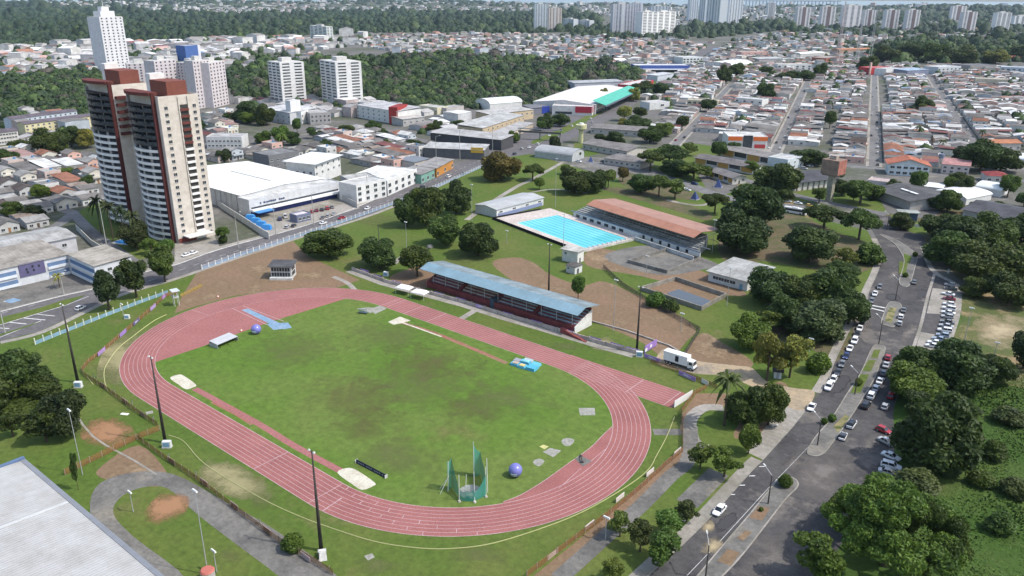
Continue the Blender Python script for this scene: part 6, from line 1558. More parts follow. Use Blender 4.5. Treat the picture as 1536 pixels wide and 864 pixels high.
for k in range(2): part(r, 'skylight', MB().hull([(10+k*6, 8, 6.75), (17+k*6, 8, 6.75), (17+k*6, 9.4, 6.95), (10+k*6, 9.4, 6.95)], [(10+k*6, 8, 6.85), (17+k*6, 8, 6.85), (17+k*6, 9.4, 7.05), (10+k*6, 9.4, 7.05)]), M_CLEAN, (.7, .7, .7))
bld('large dark grey shed roof at the right edge', (1442, 330), (1545, 352), 28, 5.5, 'gx', (.42, .41, .40), (.085, .085, .095), 2.6, (1.6,), 8, over=1.)
bld('second dark roof at the right edge above the large shed', (1500, 345), (1570, 365), 16, 4.5, 'gx', (.45, .44, .42), (.11, .11, .12), 1.6, over=.8)
r = bld('white two storey house with broad red gable roof at the end of the straight street', (1331, 262), (1392, 266), 15, 7, 'gy', (.60, .66, .68), (.42, .14, .08), 3.4, (1., 4.3), 6, mat=M_TILE, over=1.2, ww=2.4, wh=1.4, name='house', cat='house')
bld('pink roofed house stack beside the huge right hand tree', (1411, 260), (1452, 264), 16, 6, 'shed', (.55, .48, .46), (.46, .24, .23), 1.4, (1., 3.4), 4, name='house', cat='house', mat=M_TILE)
bld('white garden wall house below the red gabled house', (1378, 288), (1412, 292), 10, 3.6, 'shed', W_, (.74, .74, .72), .5, (1.4,), 3, name='house', cat='house', mat=M_ROOFC)
bld('white tank like round roofed hall left of the clipped right edge tree', (1462, 290), (1500, 296), 16, 3.6, 'dome', (.6, .6, .6), (.66, .68, .66), 2.2, mat=M_ROOFC)
bld('red tiled cottage behind the white tank like hall', (1478, 274), (1512, 276), 12, 4.4, 'hip', (.55, .52, .50), (.26, .05, .05), 2., (1.5,), 3, name='house', cat='house', mat=M_TILE)
bld('white arched shed roof at the right edge', (1508, 245), (1550, 250), 16, 3.4, 'dome', W_, (.74, .75, .75), 3., mat=M_ROOFC)
bld('white vaulted sheds beside the small slate hall', (1448, 308), (1486, 300), 20, 3.2, 'dome', W_, (.66, .66, .64), 2., mat=M_ROOFC)
bld('orange tiled long house behind the huge right hand tree', (1480, 226), (1530, 226), 12, 5.4, 'gx', (.5, .46, .42), (.45, .19, .10), 1.8, (1.5,), 5, name='house', cat='house', mat=M_TILE)
bld('low white yard building beside the slate hall', (1300, 280), (1332, 284), 12, 3.6, 'flat', (.55, .50, .47), (.44, .36, .34))
bld('white and coloured panel block among the upper houses', (1166, 106), (1216, 106), 16, 9, 'flat', W_, (.6, .58, .55), rows=(1.5, 5.), fn=6, ww=3.4, wh=2.2)
bld('pink two storey building beside the upper avenue', (1112, 86), (1152, 85), 18, 9, 'flat', (.56, .36, .32), (.5, .44, .40), rows=(2., 5.4), fn=5, ww=2.6, wh=1.6)
bld('white tent vault roof hall beside the upper avenue', (1090, 104), (1128, 100), 40, 5, 'dome', W_, (.72, .74, .70), 5, mat=M_ROOFC)
bld('grey roofed hall behind the white vault', (1138, 96), (1178, 95), 26, 8, 'shed', (.40, .40, .40), (.48, .50, .50), 1.)
bld('white roofed hall behind the coloured panel block', (1200, 88), (1236, 86), 26, 8, 'dome', (.5, .5, .48), (.68, .68, .66), 2, mat=M_ROOFC)
bld('brown brick hall beside the white roofed hall', (1238, 96), (1258, 93), 24, 9, 'flat', (.30, .13, .09), (.4, .36, .33))
r = bld('red shop with pink pylon at the head of the straight street', (1305, 112), (1334, 110), 20, 9, 'flat', (.45, .05, .06), (.55, .18, .18)); part(r, 'pylon', MB().box(-3, -.1, -1, 1, 0, 17), M_WALL, (.62, .42, .36))
bld('plain white cube shop right of the red shop', (1328, 114), (1352, 112), 18, 9, 'flat', (.68, .68, .67), (.5, .5, .5))
bld('light blue roofed shop row at the upper cross street', (1360, 115), (1392, 113), 22, 8, 'shed', (.20, .22, .30), (.36, .46, .58), 1.)
bld('glass fronted grey block at the upper right', (1406, 112), (1440, 110), 24, 10, 'flat', (.50, .54, .56), (.55, .55, .55), rows=(2, 6), fn=6, ww=3.4, wh=2.)
bld('wide dark flat roofed block at the upper right', (1454, 108), (1492, 107), 30, 9, 'flat', (.30, .29, .28), (.16, .16, .17))
bld('blue white block at the right edge of the upper street', (1500, 110), (1548, 112), 26, 9, 'flat', (.48, .54, .60), (.5, .52, .54), rows=(1.5, 5.), fn=6, ww=3.4, wh=2.)
bld('cream hall with dark arches at upper right', (1462, 128), (1510, 130), 22, 8, 'flat', (.52, .47, .37), (.48, .44, .36), rows=(1.,), fn=6, ww=2.6, wh=2.6)
bld('white steep gabled chalet in the upper wood', (1384, 82), (1416, 82), 22, 7, 'gy', (.55, .58, .62), (.70, .72, .74), 6, rows=(1.5,), fn=3, mat=M_ROOFC, over=1.5, name='house', cat='house')
bld('red roofed villa row in the upper wood', (1424, 82), (1462, 83), 18, 6, 'gx', (.5, .42, .38), (.42, .12, .09), 3, mat=M_TILE, name='house', cat='house')
bld('red roofed villa at the right edge of the upper wood', (1512, 92), (1536, 92), 18, 6, 'hip', (.5, .42, .36), (.36, .10, .09), 3, mat=M_TILE, name='house', cat='house')
bld('orange roof hall beneath the pylons', (1258, 80), (1308, 79), 22, 7, 'gx', (.45, .30, .22), (.48, .22, .12), 2, mat=M_TILE)
# yellow and blue walk-up flats at the left
for i, (a, b, wc, lab) in enumerate([((20, 196), (118, 182), (.50, .56, .62), 'pale blue walk up flats, rear block of the left group'), ((40, 204), (142, 190), (.62, .56, .34), 'pale yellow walk up flats in front of the pale blue block'), ((-30, 222), (30, 214), (.58, .56, .52), 'blue and yellow walk up flats at the left edge')]):
    bld(lab, a, b, 10, 9, 'gx', wc, (.13, .11, .13), 1.6, (1.2, 4., 6.6), 13, over=.5, ww=1.5, name='apartment_block', cat='apartments')
r = bld('blue and white cube office behind the pinkish towers', (280, 92), (302, 90), 20, 24, 'flat', (.07, .14, .36), (.5, .5, .5)); part(r, 'white_edge', MB().box(r['W']-5, r['W']+.5, -.4, -.01, 0, 25), M_CLEAN, (.6, .6, .66))
# arched bus station, foot bridge, water towers, masts
bld('arched grey bus station roof at the roundabout', (802, 236), (858, 243), 17, 3.6, 'dome', (.42, .44, .44), (.36, .37, .38), 3.6, mat=M_ROOFC, name='bus_station', cat='bus station')
for (a, b, d, h, lab) in (((874, 224), (940, 236), 22, 4.4, 'sprawling grey corrugated school roof beside the yellow water tower'), ((886, 200), (968, 206), 24, 4.6, 'upper grey corrugated school roof behind the yellow water tower'), ((906, 246), (960, 254), 18, 4.2, 'grey hipped school roof left of the dark tree row')):
    r = bld(lab, a, b, d, h, 'gx' if 'hipped' not in lab else 'hip', (.48, .45, .42), (.22, .205, .195), 1.8, (1.4,), 7, over=1., name='school_building', cat='school')
A, B = G2(778, 208), G2(842, 212)
r = thing('foot_bridge', 'dark roofed pedestrian bridge across the left avenue', 'bridge', (A[0], A[1], 0), math.atan2(B[1]-A[1], B[0]-A[0])); L = math.dist(A, B)
part(r, 'deck', MB().box(0, L, -1.3, 1.3, 5.2, 5.6), M_CONC, (.3, .3, .28)); part(r, 'roof', MB().box(-.5, L+.5, -1.6, 1.6, 8, 8.25), M_METAL, (.09, .085, .08)); part(r, 'railing', MB().box(0, L, -1.35, -1.25, 5.601, 6.8), M_METAL, (.10, .09, .08))
for x in (1, L/2, L-1): part(r, 'pier', MB().box(x-.4, x+.4, -.5, .5, 0, 5.199), M_CONC, (.35, .34, .32)); part(r, 'roof_post', MB().box(x-.1, x+.1, 1.1, 1.3, 5.601, 7.999), M_METAL, (.15, .14, .13))
p = G(871, 214); r = thing('water_tower', 'pale yellow mushroom shaped water tower beside the grey roofs', 'water tower', p); Yc = (.62, .60, .34)
part(r, 'shaft', MB().tube((0, 0, 0), (0, 0, 9.5), 1.9, 1.7, 14), M_CONC, Yc); part(r, 'tank', MB().tube((0, 0, 10.6), (0, 0, 13.6), 4.2, 4.2, 18), M_CONC, Yc); part(r, 'flare', MB().tube((0, 0, 9.501), (0, 0, 10.59), 1.8, 4.1, 18), M_CONC, Yc); part(r, 'cap', MB().tube((0, 0, 13.6), (0, 0, 15), 2.4, 1.5, 14), M_CONC, (.66, .66, .6))
p = G(1243, 302); r = thing('water_tower', 'brown and brick square water tower on a concrete shaft', 'water tower', p, math.radians(-10))
part(r, 'shaft', MB().box(-1.5, 1.5, -1.5, 1.5, 0, 14.4), M_CONC, (.40, .38, .30)); part(r, 'tank', MB().box(-4.8, 4.8, -4.2, 4.2, 15.2, 23), M_CONC, (.30, .215, .17)); part(r, 'brick_side', MB().box(4.801, 4.9, -4.1, 4.1, 15.3, 22.9), M_CONC, (.42, .17, .13)); part(r, 'collar', MB().box(-4.2, 4.2, -3.6, 3.6, 14.401, 15.19), M_CONC, (.25, .2, .17)); part(r, 'roof_hut', MB().box(-2, 1.5, -1.4, 1.4, 23.001, 25), M_CONC, (.45, .38, .33))
p = G(1408, 258); r = thing('water_tower', 'slender grey lattice stand with a dark water tank by the pink house', 'water tower', p)
for sx in (-1, 1):
    for sy in (-1, 1): part(r, 'leg', MB().tube((sx, sy, 0), (sx*.9, sy*.9, 9), .16, n=6), M_METAL, (.45, .46, .48))
part(r, 'tank', MB().tube((0, 0, 9), (0, 0, 11.6), 1.7, 1.7, 14), M_CLEAN, (.16, .19, .26))
for i, (x, y, ty, lab) in enumerate([(1255, 100, 2, 'left thin red white lattice mast above the houses'), (1303, 98, 12, 'right thin grey lattice mast above the houses'), (1284, 96, 20, 'faint middle lattice mast beside the orange roof')]):
    p = G(x, y); h = HT(x, y, ty); r = thing('lattice_mast', lab, 'mast', p, .3*i, 'lattice masts'); mb = MB(); wb_ = 3.4
    for k in range(4):
        a = PI/4+k*PI/2; b = a+PI/2
        mb.tube((wb_*math.cos(a), wb_*math.sin(a), 0), (.6*math.cos(a), .6*math.sin(a), h), .3, .2, 5)
        for s in range(10):
            z0, z1 = h*s/10, h*(s+1)/10; w0, w1 = wb_+(.6-wb_)*s/10, wb_+(.6-wb_)*(s+1)/10
            mb.tube((w0*math.cos(a), w0*math.sin(a), z0), (w1*math.cos(b), w1*math.sin(b), z1), .12, n=4)
    part(r, 'lattice', mb, M_METAL, (.50, .40, .40) if i == 0 else (.45, .46, .47)); part(r, 'antenna', MB().tube((0, 0, h), (0, 0, h+5), .15, n=5), M_METAL, (.5, .4, .4))
# ------------------------------------------------------------------ high-rise blocks
def tower(label, A, B, depth, ty, wc, floors, kind='rows', cols=5, name='apartment_tower', group='high rise blocks', rc=(.55, .54, .52), stripe=None, band=(.10, .10, .11)):
    a, b = G(*A), G(*B); ax = Vector((b[0]-a[0], b[1]-a[1])); W = ax.length; h = HT(A[0], A[1], ty)
    r = thing(name, label, 'tower block', a, math.atan2(ax.y, ax.x), group); f = h/floors
    part(r, 'wall', MB().box(0, W, 0, depth, 0, h), M_WALL, wc)
    mb = MB(); mb.box(.3, W-.3, .3, depth-.3, h, h+.4); mb.box(W*.3, W*.62, depth*.3, depth*.7, h+.4, h+4.2); part(r, 'roof', mb, M_WALL, rc)
    t = max(.12, MPP(*A)*.12)
    if kind == 'rows':
        for k in range(floors):
            z = k*f+f*.35
            mb = MB(); n = cols
            for i in range(n): mb.box(W*(i+.16)/n, W*(i+.84)/n, -t, -.01, z, z+f*.42)
            part(r, 'window_row', mb, M_GLASS)
            mb = MB(); n2 = max(2, cols*2//3)
            for i in range(n2): mb.box(W+.01, W+t, depth*(i+.2)/n2, depth*(i+.8)/n2, z, z+f*.42)
            part(r, 'window_row', mb, M_GLASS)
    elif kind == 'dots':
        for k in range(floors):
            z = k*f+f*.35; mb = MB()
            for i in range(cols): mb.box(W*(i+.34)/cols, W*(i+.66)/cols, -t, -.01, z, z+f*.45)
            n2 = max(2, cols*2//3)
            for i in range(n2): mb.box(W+.01, W+t, depth*(i+.34)/n2, depth*(i+.66)/n2, z, z+f*.45)
            part(r, 'window_row', mb, M_GLASS)
    elif kind == 'cols':
        for i in range(cols):
            mb = MB()
            for k in range(floors): mb.box(W*(i+.3)/cols, W*(i+.7)/cols, -t, -.01, k*f+f*.3, k*f+f*.75)
            part(r, 'window_column', mb, M_GLASS)
    if stripe is not None:
        for (u0, u1, c) in stripe: part(r, 'facade_strip', MB().box(W*u0, W*u1, -t*3, -t-.01, 0, h+.5), M_WALL, c)
    return r
PW_ = (.58, .53, .54); WT = (.66, .66, .65)
r = tower('slender white hotel tower with stepped crown, tallest at upper left', (162, 107), (196, 104), 26, 26, (.66, .66, .68), 18, 'dots', 5, 'hotel_tower')
hh = HT(162, 107, 26); part(r, 'stepped_crown', MB().box(7, 30, 5, 20, hh, hh+8), M_WALL, (.68, .68, .7)); part(r, 'stepped_crown', MB().box(12, 24, 8, 16, hh+8, hh+14), M_WALL, (.68, .68, .7)); part(r, 'crown_spire', MB().tube((18, 12, hh+14), (18, 12, hh+24), .6, .2, 6), M_METAL, (.6, .6, .6))
for a, b, d, ty, lab in [((198, 150), (238, 148), 16, 96, 'pinkish white block directly behind the brick red crowns'), ((240, 156), (272, 152), 16, 92, 'second pinkish white block of the stepped row'), ((272, 152), (296, 154), 16, 94, 'third pinkish white block with gabled top'), ((298, 163), (322, 160), 14, 92, 'fourth pinkish white block, its left face'), ((321, 162), (344, 156), 14, 95, 'rightmost pinkish white block of the stepped row')]:
    r = tower(lab, a, b, d, ty, PW_, 13, 'dots', 5, 'apartment_block'); h = HT(a[0], a[1], ty); L = r.children[0].dimensions.x if False else None
r = tower('white slab block with dark window bands, left of the pair before the forest', (407, 153), (425, 157), 26, 92, WT, 14, 'rows', 3); 
r = tower('white slab block with dark window bands, right of the pair before the forest', (484, 151), (507, 157), 28, 90, WT, 14, 'rows', 3)
far = [((466, 57), (491, 60), 16, 38, (.56, .58, .56), 9, 'rows', 4, 'small pale block alone before the far forest', None),
       ((802, 46), (822, 46), 26, 6, (.48, .52, .54), 22, 'cols', 5, 'grey blue tower of the joined pair above the forest', None), ((823, 48), (842, 48), 26, 12, (.55, .47, .42), 20, 'cols', 4, 'tan tower of the joined pair above the forest', [(.4, .55, (.62, .6, .58))]),
       ((844, 41), (860, 42), 20, 28, (.44, .46, .48), 7, 'cols', 4, 'left low grey twin block right of the tan tower', [(.35, .6, (.62, .62, .62))]), ((867, 41), (884, 42), 20, 30, (.44, .46, .48), 7, 'cols', 4, 'right low grey twin block right of the tan tower', [(.35, .6, (.62, .62, .62))]),
       ((918, 52), (948, 52), 30, 6, (.44, .44, .47), 24, 'cols', 7, 'broad grey white slab, left of the big cluster', [(.42, .56, (.68, .68, .70)), (0, .08, (.6, .6, .62))]), ((948, 51), (962, 51), 30, 5, (.40, .41, .46), 24, 'cols', 4, 'dark grey slab in the middle of the big cluster', [(.8, 1, (.66, .66, .68))]), ((962, 55), (985, 54), 26, 18, (.64, .63, .61), 16, 'rows', 3, 'white lower tower in front of the big cluster', None), ((985, 54), (1012, 52), 26, 18, (.63, .62, .60), 16, 'rows', 3, 'white right tower in front of the big cluster', None), ((975, 48), (1000, 48), 26, 9, (.42, .46, .5), 22, 'cols', 5, 'blue grey tower peeping behind the white pair', None),
       ((1033, 32), (1046, 32), 30, -4, (.50, .54, .58), 24, 'cols', 4, 'leftmost pale tower of the tall central cluster', None), ((1047, 33), (1056, 34), 30, -6, (.54, .57, .60), 24, 'cols', 3, 'second pale tower of the tall central cluster', None), ((1058, 36), (1078, 38), 30, -6, (.58, .60, .62), 25, 'cols', 5, 'broad front tower of the tall central cluster', [(.45, .55, (.35, .38, .42))]), ((1080, 34), (1092, 34), 30, -8, (.44, .43, .44), 25, 'cols', 3, 'grey brown tower of the tall central cluster', None), ((1092, 36), (1112, 36), 30, -3, (.54, .57, .60), 24, 'cols', 5, 'rightmost pale tower of the tall central cluster', None),
       ((1151, 25), (1162, 25), 24, 4, (.50, .50, .52), 14, 'cols', 3, 'small pale tower below the bridge end', [(.3, .7, (.30, .30, .33))])]
for k, (x0, x1, yb, yt, lab) in enumerate([(1194, 1213, 43, 11, 'first slim tower left of the red white mast'), (1230, 1250, 45, 10, 'second slim tower, just left of the mast'), (1262, 1289, 42, 8, 'broad pale tower behind the mast'), (1294, 1310, 46, 15, 'fourth slim tower right of the mast'), (1326, 1345, 48, 15, 'fifth slim tower with a brown stripe'), (1358, 1376, 49, 15, 'sixth slim tower, rightmost of the even row'), (1426, 1446, 33, 9, 'rear pinkish tower of the right pair'), (1441, 1461, 50, 18, 'front pinkish tower of the right pair'), (1491, 1512, 50, 19, 'white tower with dark window bands near the right edge'), (1519, 1545, 42, 24, 'white block cut by the right edge')]):
    far.append(((x0, yb), (x1, yb), 22, yt, (.55, .53, .53) if k not in (8, 9) else (.62, .62, .62), 18, 'cols' if k not in (8,) else 'rows', 3, lab, [(.36, .62, (.20, .15, .15))] if k not in (8, 9, 2) else None))
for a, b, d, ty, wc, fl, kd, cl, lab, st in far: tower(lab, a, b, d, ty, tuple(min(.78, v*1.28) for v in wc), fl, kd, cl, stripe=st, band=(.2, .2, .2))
# long bridge on the horizon
A, B = Vector(CAM[:2])+bearing(1085)*10500, Vector(CAM[:2])+bearing(1262)*10100
r = thing('river_bridge', 'long pale viaduct with many piers over the far river', 'bridge', (A.x, A.y, 0), math.atan2(B.y-A.y, B.x-A.x)); L = (B-A).length
part(r, 'deck', MB().box(0, L, -8, 8, 66, 72), M_CONC, (.5, .52, .54)); mb = MB()
for k in range(34): mb.box(L*k/34-5, L*k/34+5, -6, 6, 0, 65.9)
part(r, 'pier_row', mb, M_CONC, (.5, .52, .54))
# ------------------------------------------------------------------ streets of the house grid
GO = np.array(G2(1311, 250)); GD = np.array([-.278, .961]); GD /= np.linalg.norm(GD); GE = np.array([GD[1], -GD[0]])
def UV(u, v): q = GO+GD*u+GE*v; return (float(q[0]), float(q[1]))
STR = {'s1': lambda u: 0.0, 's2': lambda u: -64-.03*u, 's3': lambda u: -135-.065*u, 's4': lambda u: 69+.004*u}
for k, f in STR.items():
    P = [UV(u, f(u)) for u in (range(0, 945, 45) if k != 's3' else range(20, 520, 45))]
    mb = MB(); ribbon(mb, P, 6.4, .032); struct('street', mb, MG_STREET)
    mb = MB(); ribbon(mb, offset_line(P, 4.1), 1.8, .036); ribbon(mb, offset_line(P, -4.1), 1.8, .036); struct('pavement', mb, MG_CONC)
mb = MB(); ribbon(mb, [UV(945, -230), UV(940, 0), UV(935, 330)], 9, .040); ribbon(mb, [UV(470, -190), UV(470, -60), UV(465, 0)], 7, .040); struct('street', mb, MG_STREET)
mb = MB(); ribbon(mb, [UV(1, -60), UV(-6, 0), UV(-14, 70), UV(0, 110)], 7, .044); struct('street', mb, MG_STREET)
path('110,320 60,345 0,300 -40,280', 6, .03, MG_STREET, 'street', 4)
path('110,320 135,345 165,368 200,392', 5, .032, MG_STREET, 'street', 4)
path('20,240 70,300 112,320', 6, .034, MG_STREET, 'street', 4)
path('300,225 340,238 400,262 440,290', 5, .03, MG_STREET, 'street', 4)
# ------------------------------------------------------------------ houses
ROOFS = [('grey', (.185, .172, .16), 44), ('pale grey', (.34, .33, .315), 18), ('white', (.64, .64, .62), 11), ('terracotta', (.29, .13, .08), 9), ('dark brown', (.095, .075, .065), 9), ('maroon', (.18, .065, .058), 6), ('rust pink', (.33, .21, .19), 4), ('slate blue', (.24, .29, .36), 2)]
WALLS = [(.60, .59, .57), (.55, .52, .46), (.52, .42, .38), (.44, .48, .52), (.40, .38, .36), (.62, .60, .52), (.50, .50, .49), (.58, .38, .32)]
HP = []
def house_protos():
    def base(kind):
        r = thing('house', 'house', 'house', (0, 0, 0), 0, 'small town houses'); return r
    def fin_(r, W, D, h, rows):
        r['W'], r['D'], r['H'] = W, D, h
        for z in rows: windows(r, 'f', [(1.0, z+.9, 1.5, 1.1), (W-2.6, z+.9, 1.5, 1.1)])
        windows(r, 'r', [(2., rows[-1]+.9, 1.3, 1.1), (D-3.5, rows[-1]+.9, 1.3, 1.1)]); windows(r, 'l', [(2., rows[-1]+.9, 1.3, 1.1), (D-3.5, rows[-1]+.9, 1.3, 1.1)])
        door(r, 'f', W/2-.5)
        for k in ('W', 'D', 'H'): del r[k]
    def annex(r, W, y0, D, h, kind):
        part(r, 'annex_wall', MB().box(.25, W-.25, y0+.01, y0+D, 0, h), M_WALL, (.5, .48, .45))
        mb = MB()
        if kind == 's': V = [(-.1, y0-.1, h+.7), (W+.1, y0-.1, h+.7), (W+.1, y0+D+.3, h+.02), (-.1, y0+D+.3, h+.02)]; mb.hull(V, [(p[0], p[1], p[2]+.1) for p in V])
        else: mb.gable(.2, W-.2, y0+.6, y0+D, h+.02, .9, .3)
        part(r, 'annex_roof', mb, M_ROOF, (.3, .28, .26))
    for kind in range(8):
        r = base(kind); W = [8.6, 9.2, 9.6, 8.8, 9.4, 9.0, 10.5, 8.2][kind]
        if kind in (0, 6):
            D, h = (13, 3.4) if kind == 0 else (12, 3.6); part(r, 'wall', MB().gablewall(0, W, 0, D, h, 1.7, 'y'), M_WALL); part(r, 'roof', MB().gable(0, W, 0, D, h+.02, 1.7, .45, axis='y'), M_ROOF); annex(r, W, D, 9, 2.8, 's'); rows = [0]
        elif kind == 1: D, h = 11, 3.3; part(r, 'wall', MB().gablewall(0, W, 0, D, h, 1.5, 'x'), M_WALL); part(r, 'roof', MB().gable(0, W, 0, D, h+.02, 1.5, .45), M_ROOF); annex(r, W, D, 11, 3.0, 'g'); rows = [0]
        elif kind == 2:
            D, h = 12, 3.4; part(r, 'wall', MB().box(0, W, 0, D, 0, h), M_WALL); mb = MB(); o_ = .6
            V = [(-o_, -o_, h+.01), (W+o_, -o_, h+.01), (W+o_, D+o_, h+.01), (-o_, D+o_, h+.01), (W/2, W/2-.3, h+2), (W/2, D-W/2+.3, h+2)]
            mb.mesh(V, [(0, 1, 4), (1, 2, 5, 4), (2, 3, 5), (3, 0, 4, 5), (3, 2, 1, 0)]); part(r, 'roof', mb, M_TILE); annex(r, W, D, 9, 2.8, 's'); rows = [0]
        elif kind in (3, 5):
            D, h = 12, (6.4 if kind == 3 else 3.6); part(r, 'wall', MB().box(0, W, 0, D, 0, h), M_WALL); mb = MB(); mb.box(.21, W-.21, .21, D-.21, h, h+.1)
            part(r, 'roof', mb, M_CONC); mb = MB()
            for (a, b, c, d) in ((0, W, 0, .2), (0, W, D-.2, D), (0, .2, .2, D-.2), (W-.2, W, .2, D-.2)): mb.box(a, b, c, d, h+.002, h+.7)
            part(r, 'parapet', mb, M_WALL); annex(r, W, D, 10, 3.2, 's'); rows = [0, 3.1] if kind == 3 else [0]
            t = part(r, 'water_tank', MB().tube((W*.7, D*.6, h+.1), (W*.7, D*.6, h+1.2), .8, .7, 10), M_CLEAN, (.09, .2, .36))
        elif kind == 4:
            D, h = 23, 3.6; part(r, 'wall', MB().box(0, W, 0, D, 0, h), M_WALL); V = [(-.4, -.5, h+.02), (W+.4, -.5, h+.02), (W+.4, D+.4, h+1.5), (-.4, D+.4, h+1.5)]; part(r, 'roof', MB().hull(V, [(p[0], p[1], p[2]+.12) for p in V]), M_ROOF); rows = [0]
        elif kind == 7:
            D, h = 11, 6.2; part(r, 'wall', MB().gablewall(0, W, 0, D, h, 1.6, 'y'), M_WALL); part(r, 'roof', MB().gable(0, W, 0, D, h+.02, 1.6, .5, axis='y'), M_TILE); annex(r, W, D, 10, 3., 'g'); part(r, 'balcony', MB().box(.4, W-.4, -1.3, -.101, 3.0, 3.9), M_WALL); rows = [0, 3.1]
        fin_(r, W, D, h, rows)
        HP.append([r, False, W]); index_children(r)
house_protos()
KN = ['gable fronted', 'low gabled', 'hip roofed', 'tall flat', 'long lean-to', 'low flat', 'broad gable fronted', 'tall gabled']
hr = random.Random(11)
def wchoice(r, L): 
    t = r.uniform(0, sum(x[-1] for x in L))
    for x in L:
        t -= x[-1]
        if t <= 0: return x
    return L[-1]
FOOT = []
for o in list(COL.objects):
    if o.parent is None and 'W' in o.keys():
        c, s_ = math.cos(o.rotation_euler.z), math.sin(o.rotation_euler.z); FOOT.append((o.location.x, o.location.y, c, s_, o['W'], o['D']))
FOOT.append((-163.3-69, 28, 1, 0, 76, 34)); FOOT.append((GO[0]-10, GO[1]-12, 1, 0, 20, 10))
def blocked(x, y, m=7.):
    for (ox, oy, c, s_, W, D) in FOOT:
        lx, ly = (x-ox)*c+(y-oy)*s_, -(x-ox)*s_+(y-oy)*c
        if -m < lx < W+m and -m < ly < D+m: return True
    return False
NH = [0]; RR_SIDE = [0]
def put_house(x, y, rz, label_tail, kinds=None, maxd=None):
    kd = hr.choices(range(8), weights=[26, 20, 12, 9, 14, 8, 7, 6])[0] if kinds is None else hr.choice(kinds)
    pr = HP[kd]; rn, rc, _ = wchoice(hr, ROOFS)
    if kd in (3, 5): rn, rc = hr.choice([('white', (.66, .66, .64)), ('pale grey', (.42, .42, .41)), ('grey', (.26, .25, .24))])
    r = pr[0] if not pr[1] else copy_tree(pr[0]); pr[1] = True
    r.location = (x, y, 0); r.rotation_euler = (0, 0, rz); s = hr.uniform(.93, 1.08); r.scale = (hr.uniform(.92, 1.06), s, hr.uniform(.92, 1.12))
    wc = hr.choice(WALLS); f = hr.uniform(.85, 1.12); rc2 = tuple(v*f for v in rc); ac = hr.choice([(.22, .205, .19), (.38, .37, .35), (.62, .62, .60), rc2, (.30, .24, .20)])
    for ch in r.children:
        n = ch.name.split('.')[0]
        if n in ('wall', 'annex_wall', 'parapet', 'balcony'): ch.color = c4(wc if n != 'annex_wall' else tuple(v*.85 for v in wc))
        elif n == 'roof': ch.color = c4(rc2)
        elif n == 'annex_roof': ch.color = c4(ac)
        elif n == 'window': ch.color = (.55, .55, .53, 1)
        elif n == 'door': ch.color = c4(hr.choice([(.1, .07, .05), (.2, .2, .2), (.3, .16, .08), (.08, .12, .2)]))
    kn = KN[kd]; lead = f"{rn} roofed {kn.replace('hip roofed', 'hipped')} house"
    r['label'] = f"{lead}, {label_tail}"; NH[0] += 1
    return r
SN = {'s1': 'straight street', 's2': 'orange shop street', 's3': 'walled side street', 's4': 'rightmost street'}
ROWS = [('s1', -1, 8, 285), ('s1', 1, 14, 285), ('s2', 1, 62, 290), ('s2', -1, 66, 290), ('s3', 1, 92, 292), ('s3', -1, 78, 250), ('s4', -1, 66, 285), ('s4', 1, 120, 285)]
UEND = {}
for st, sd, u0, u1 in ROWS:
    u = u0; n = 0
    while u < u1:
        w_ = hr.choice([8.8, 9.4, 9.8, 10.4, 11.2]); v = STR[st](u)+sd*6.2
        x, y = UV(u+(w_ if sd > 0 else 0) if False else u, v); cx, cy = UV(u+w_/2, v+sd*12)
        if not blocked(cx, cy, 3.):
            # local -y faces the street; local x runs along it
            ang = math.atan2(GD[1], GD[0]) if sd < 0 else math.atan2(-GD[1], -GD[0])
            px_, py_ = UV(u if sd < 0 else u+w_-.6, v)
            put_house(px_, py_, ang, f"{ordn(n)} from near end, {'left' if sd < 0 else 'right'} side of {SN[st]}"); n += 1
        u += w_
    UEND[st, sd] = u
def inpoly(P, x, y):
    x = np.asarray(x, float); y = np.asarray(y, float); r = np.zeros(x.shape, bool); n = len(P)
    for i in range(n):
        (x1, y1), (x2, y2) = P[i], P[(i+1) % n]
        c = ((y1 > y) != (y2 > y)) & (x < (x2-x1)*(y-y1)/((y2-y1) if y2 != y1 else 1e-9)+x1); r ^= c
    return r
TREES_XY = [(o.location.x, o.location.y, o.scale.x*.32) for o in COL.objects if o.parent is None and o.get('category') in ('tree', 'palm')]
def treed(x, y, m): return any((x-a)**2+(y-b)**2 < (r+m)**2 for a, b, r in TREES_XY)
LANES = [('0,222 60,236 140,236 158,285 150,296 112,314 60,340 0,352', 'left of twin tower', 14.5, 24, .0), ('310,232 380,226 470,222 530,214 548,240 470,236 405,240 335,246', 'behind the warehouse', 13.5, 22, .05), ('470,196 536,192 604,206 640,212 626,250 590,256 552,250 500,222', 'below red stair block', 13, 22, .1), ('312,170 350,170 362,196 312,214', 'right of twin tower', 14, 22, .0)]
for s, nm, sx, sy, _ in LANES:
    PP = px(s); W_ = [G2(*p) for p in PP]; xs = [p[0] for p in W_]; ys = [p[1] for p in W_]
    row = 0; y_ = min(ys)
    # rows run along world y, stepping away from the avenue in -x
    X = max(xs)
    while X > min(xs):
        n = 0; Y = min(ys)
        while Y < max(ys):
            q = PJ((X-8, Y+5, 0))
            if inpoly(PP, [q[0]], [q[1]])[0] and not blocked(X-8, Y+5, 3) and not treed(X-8, Y+5, 2):
                put_house(X+hr.uniform(-1, 1), Y, PI/2, f"{ordn(n)} from left, {ordn(row)} row {nm}"); n += 1
            Y += sx*hr.uniform(.72, .9)
        if n: row += 1
        X -= sy
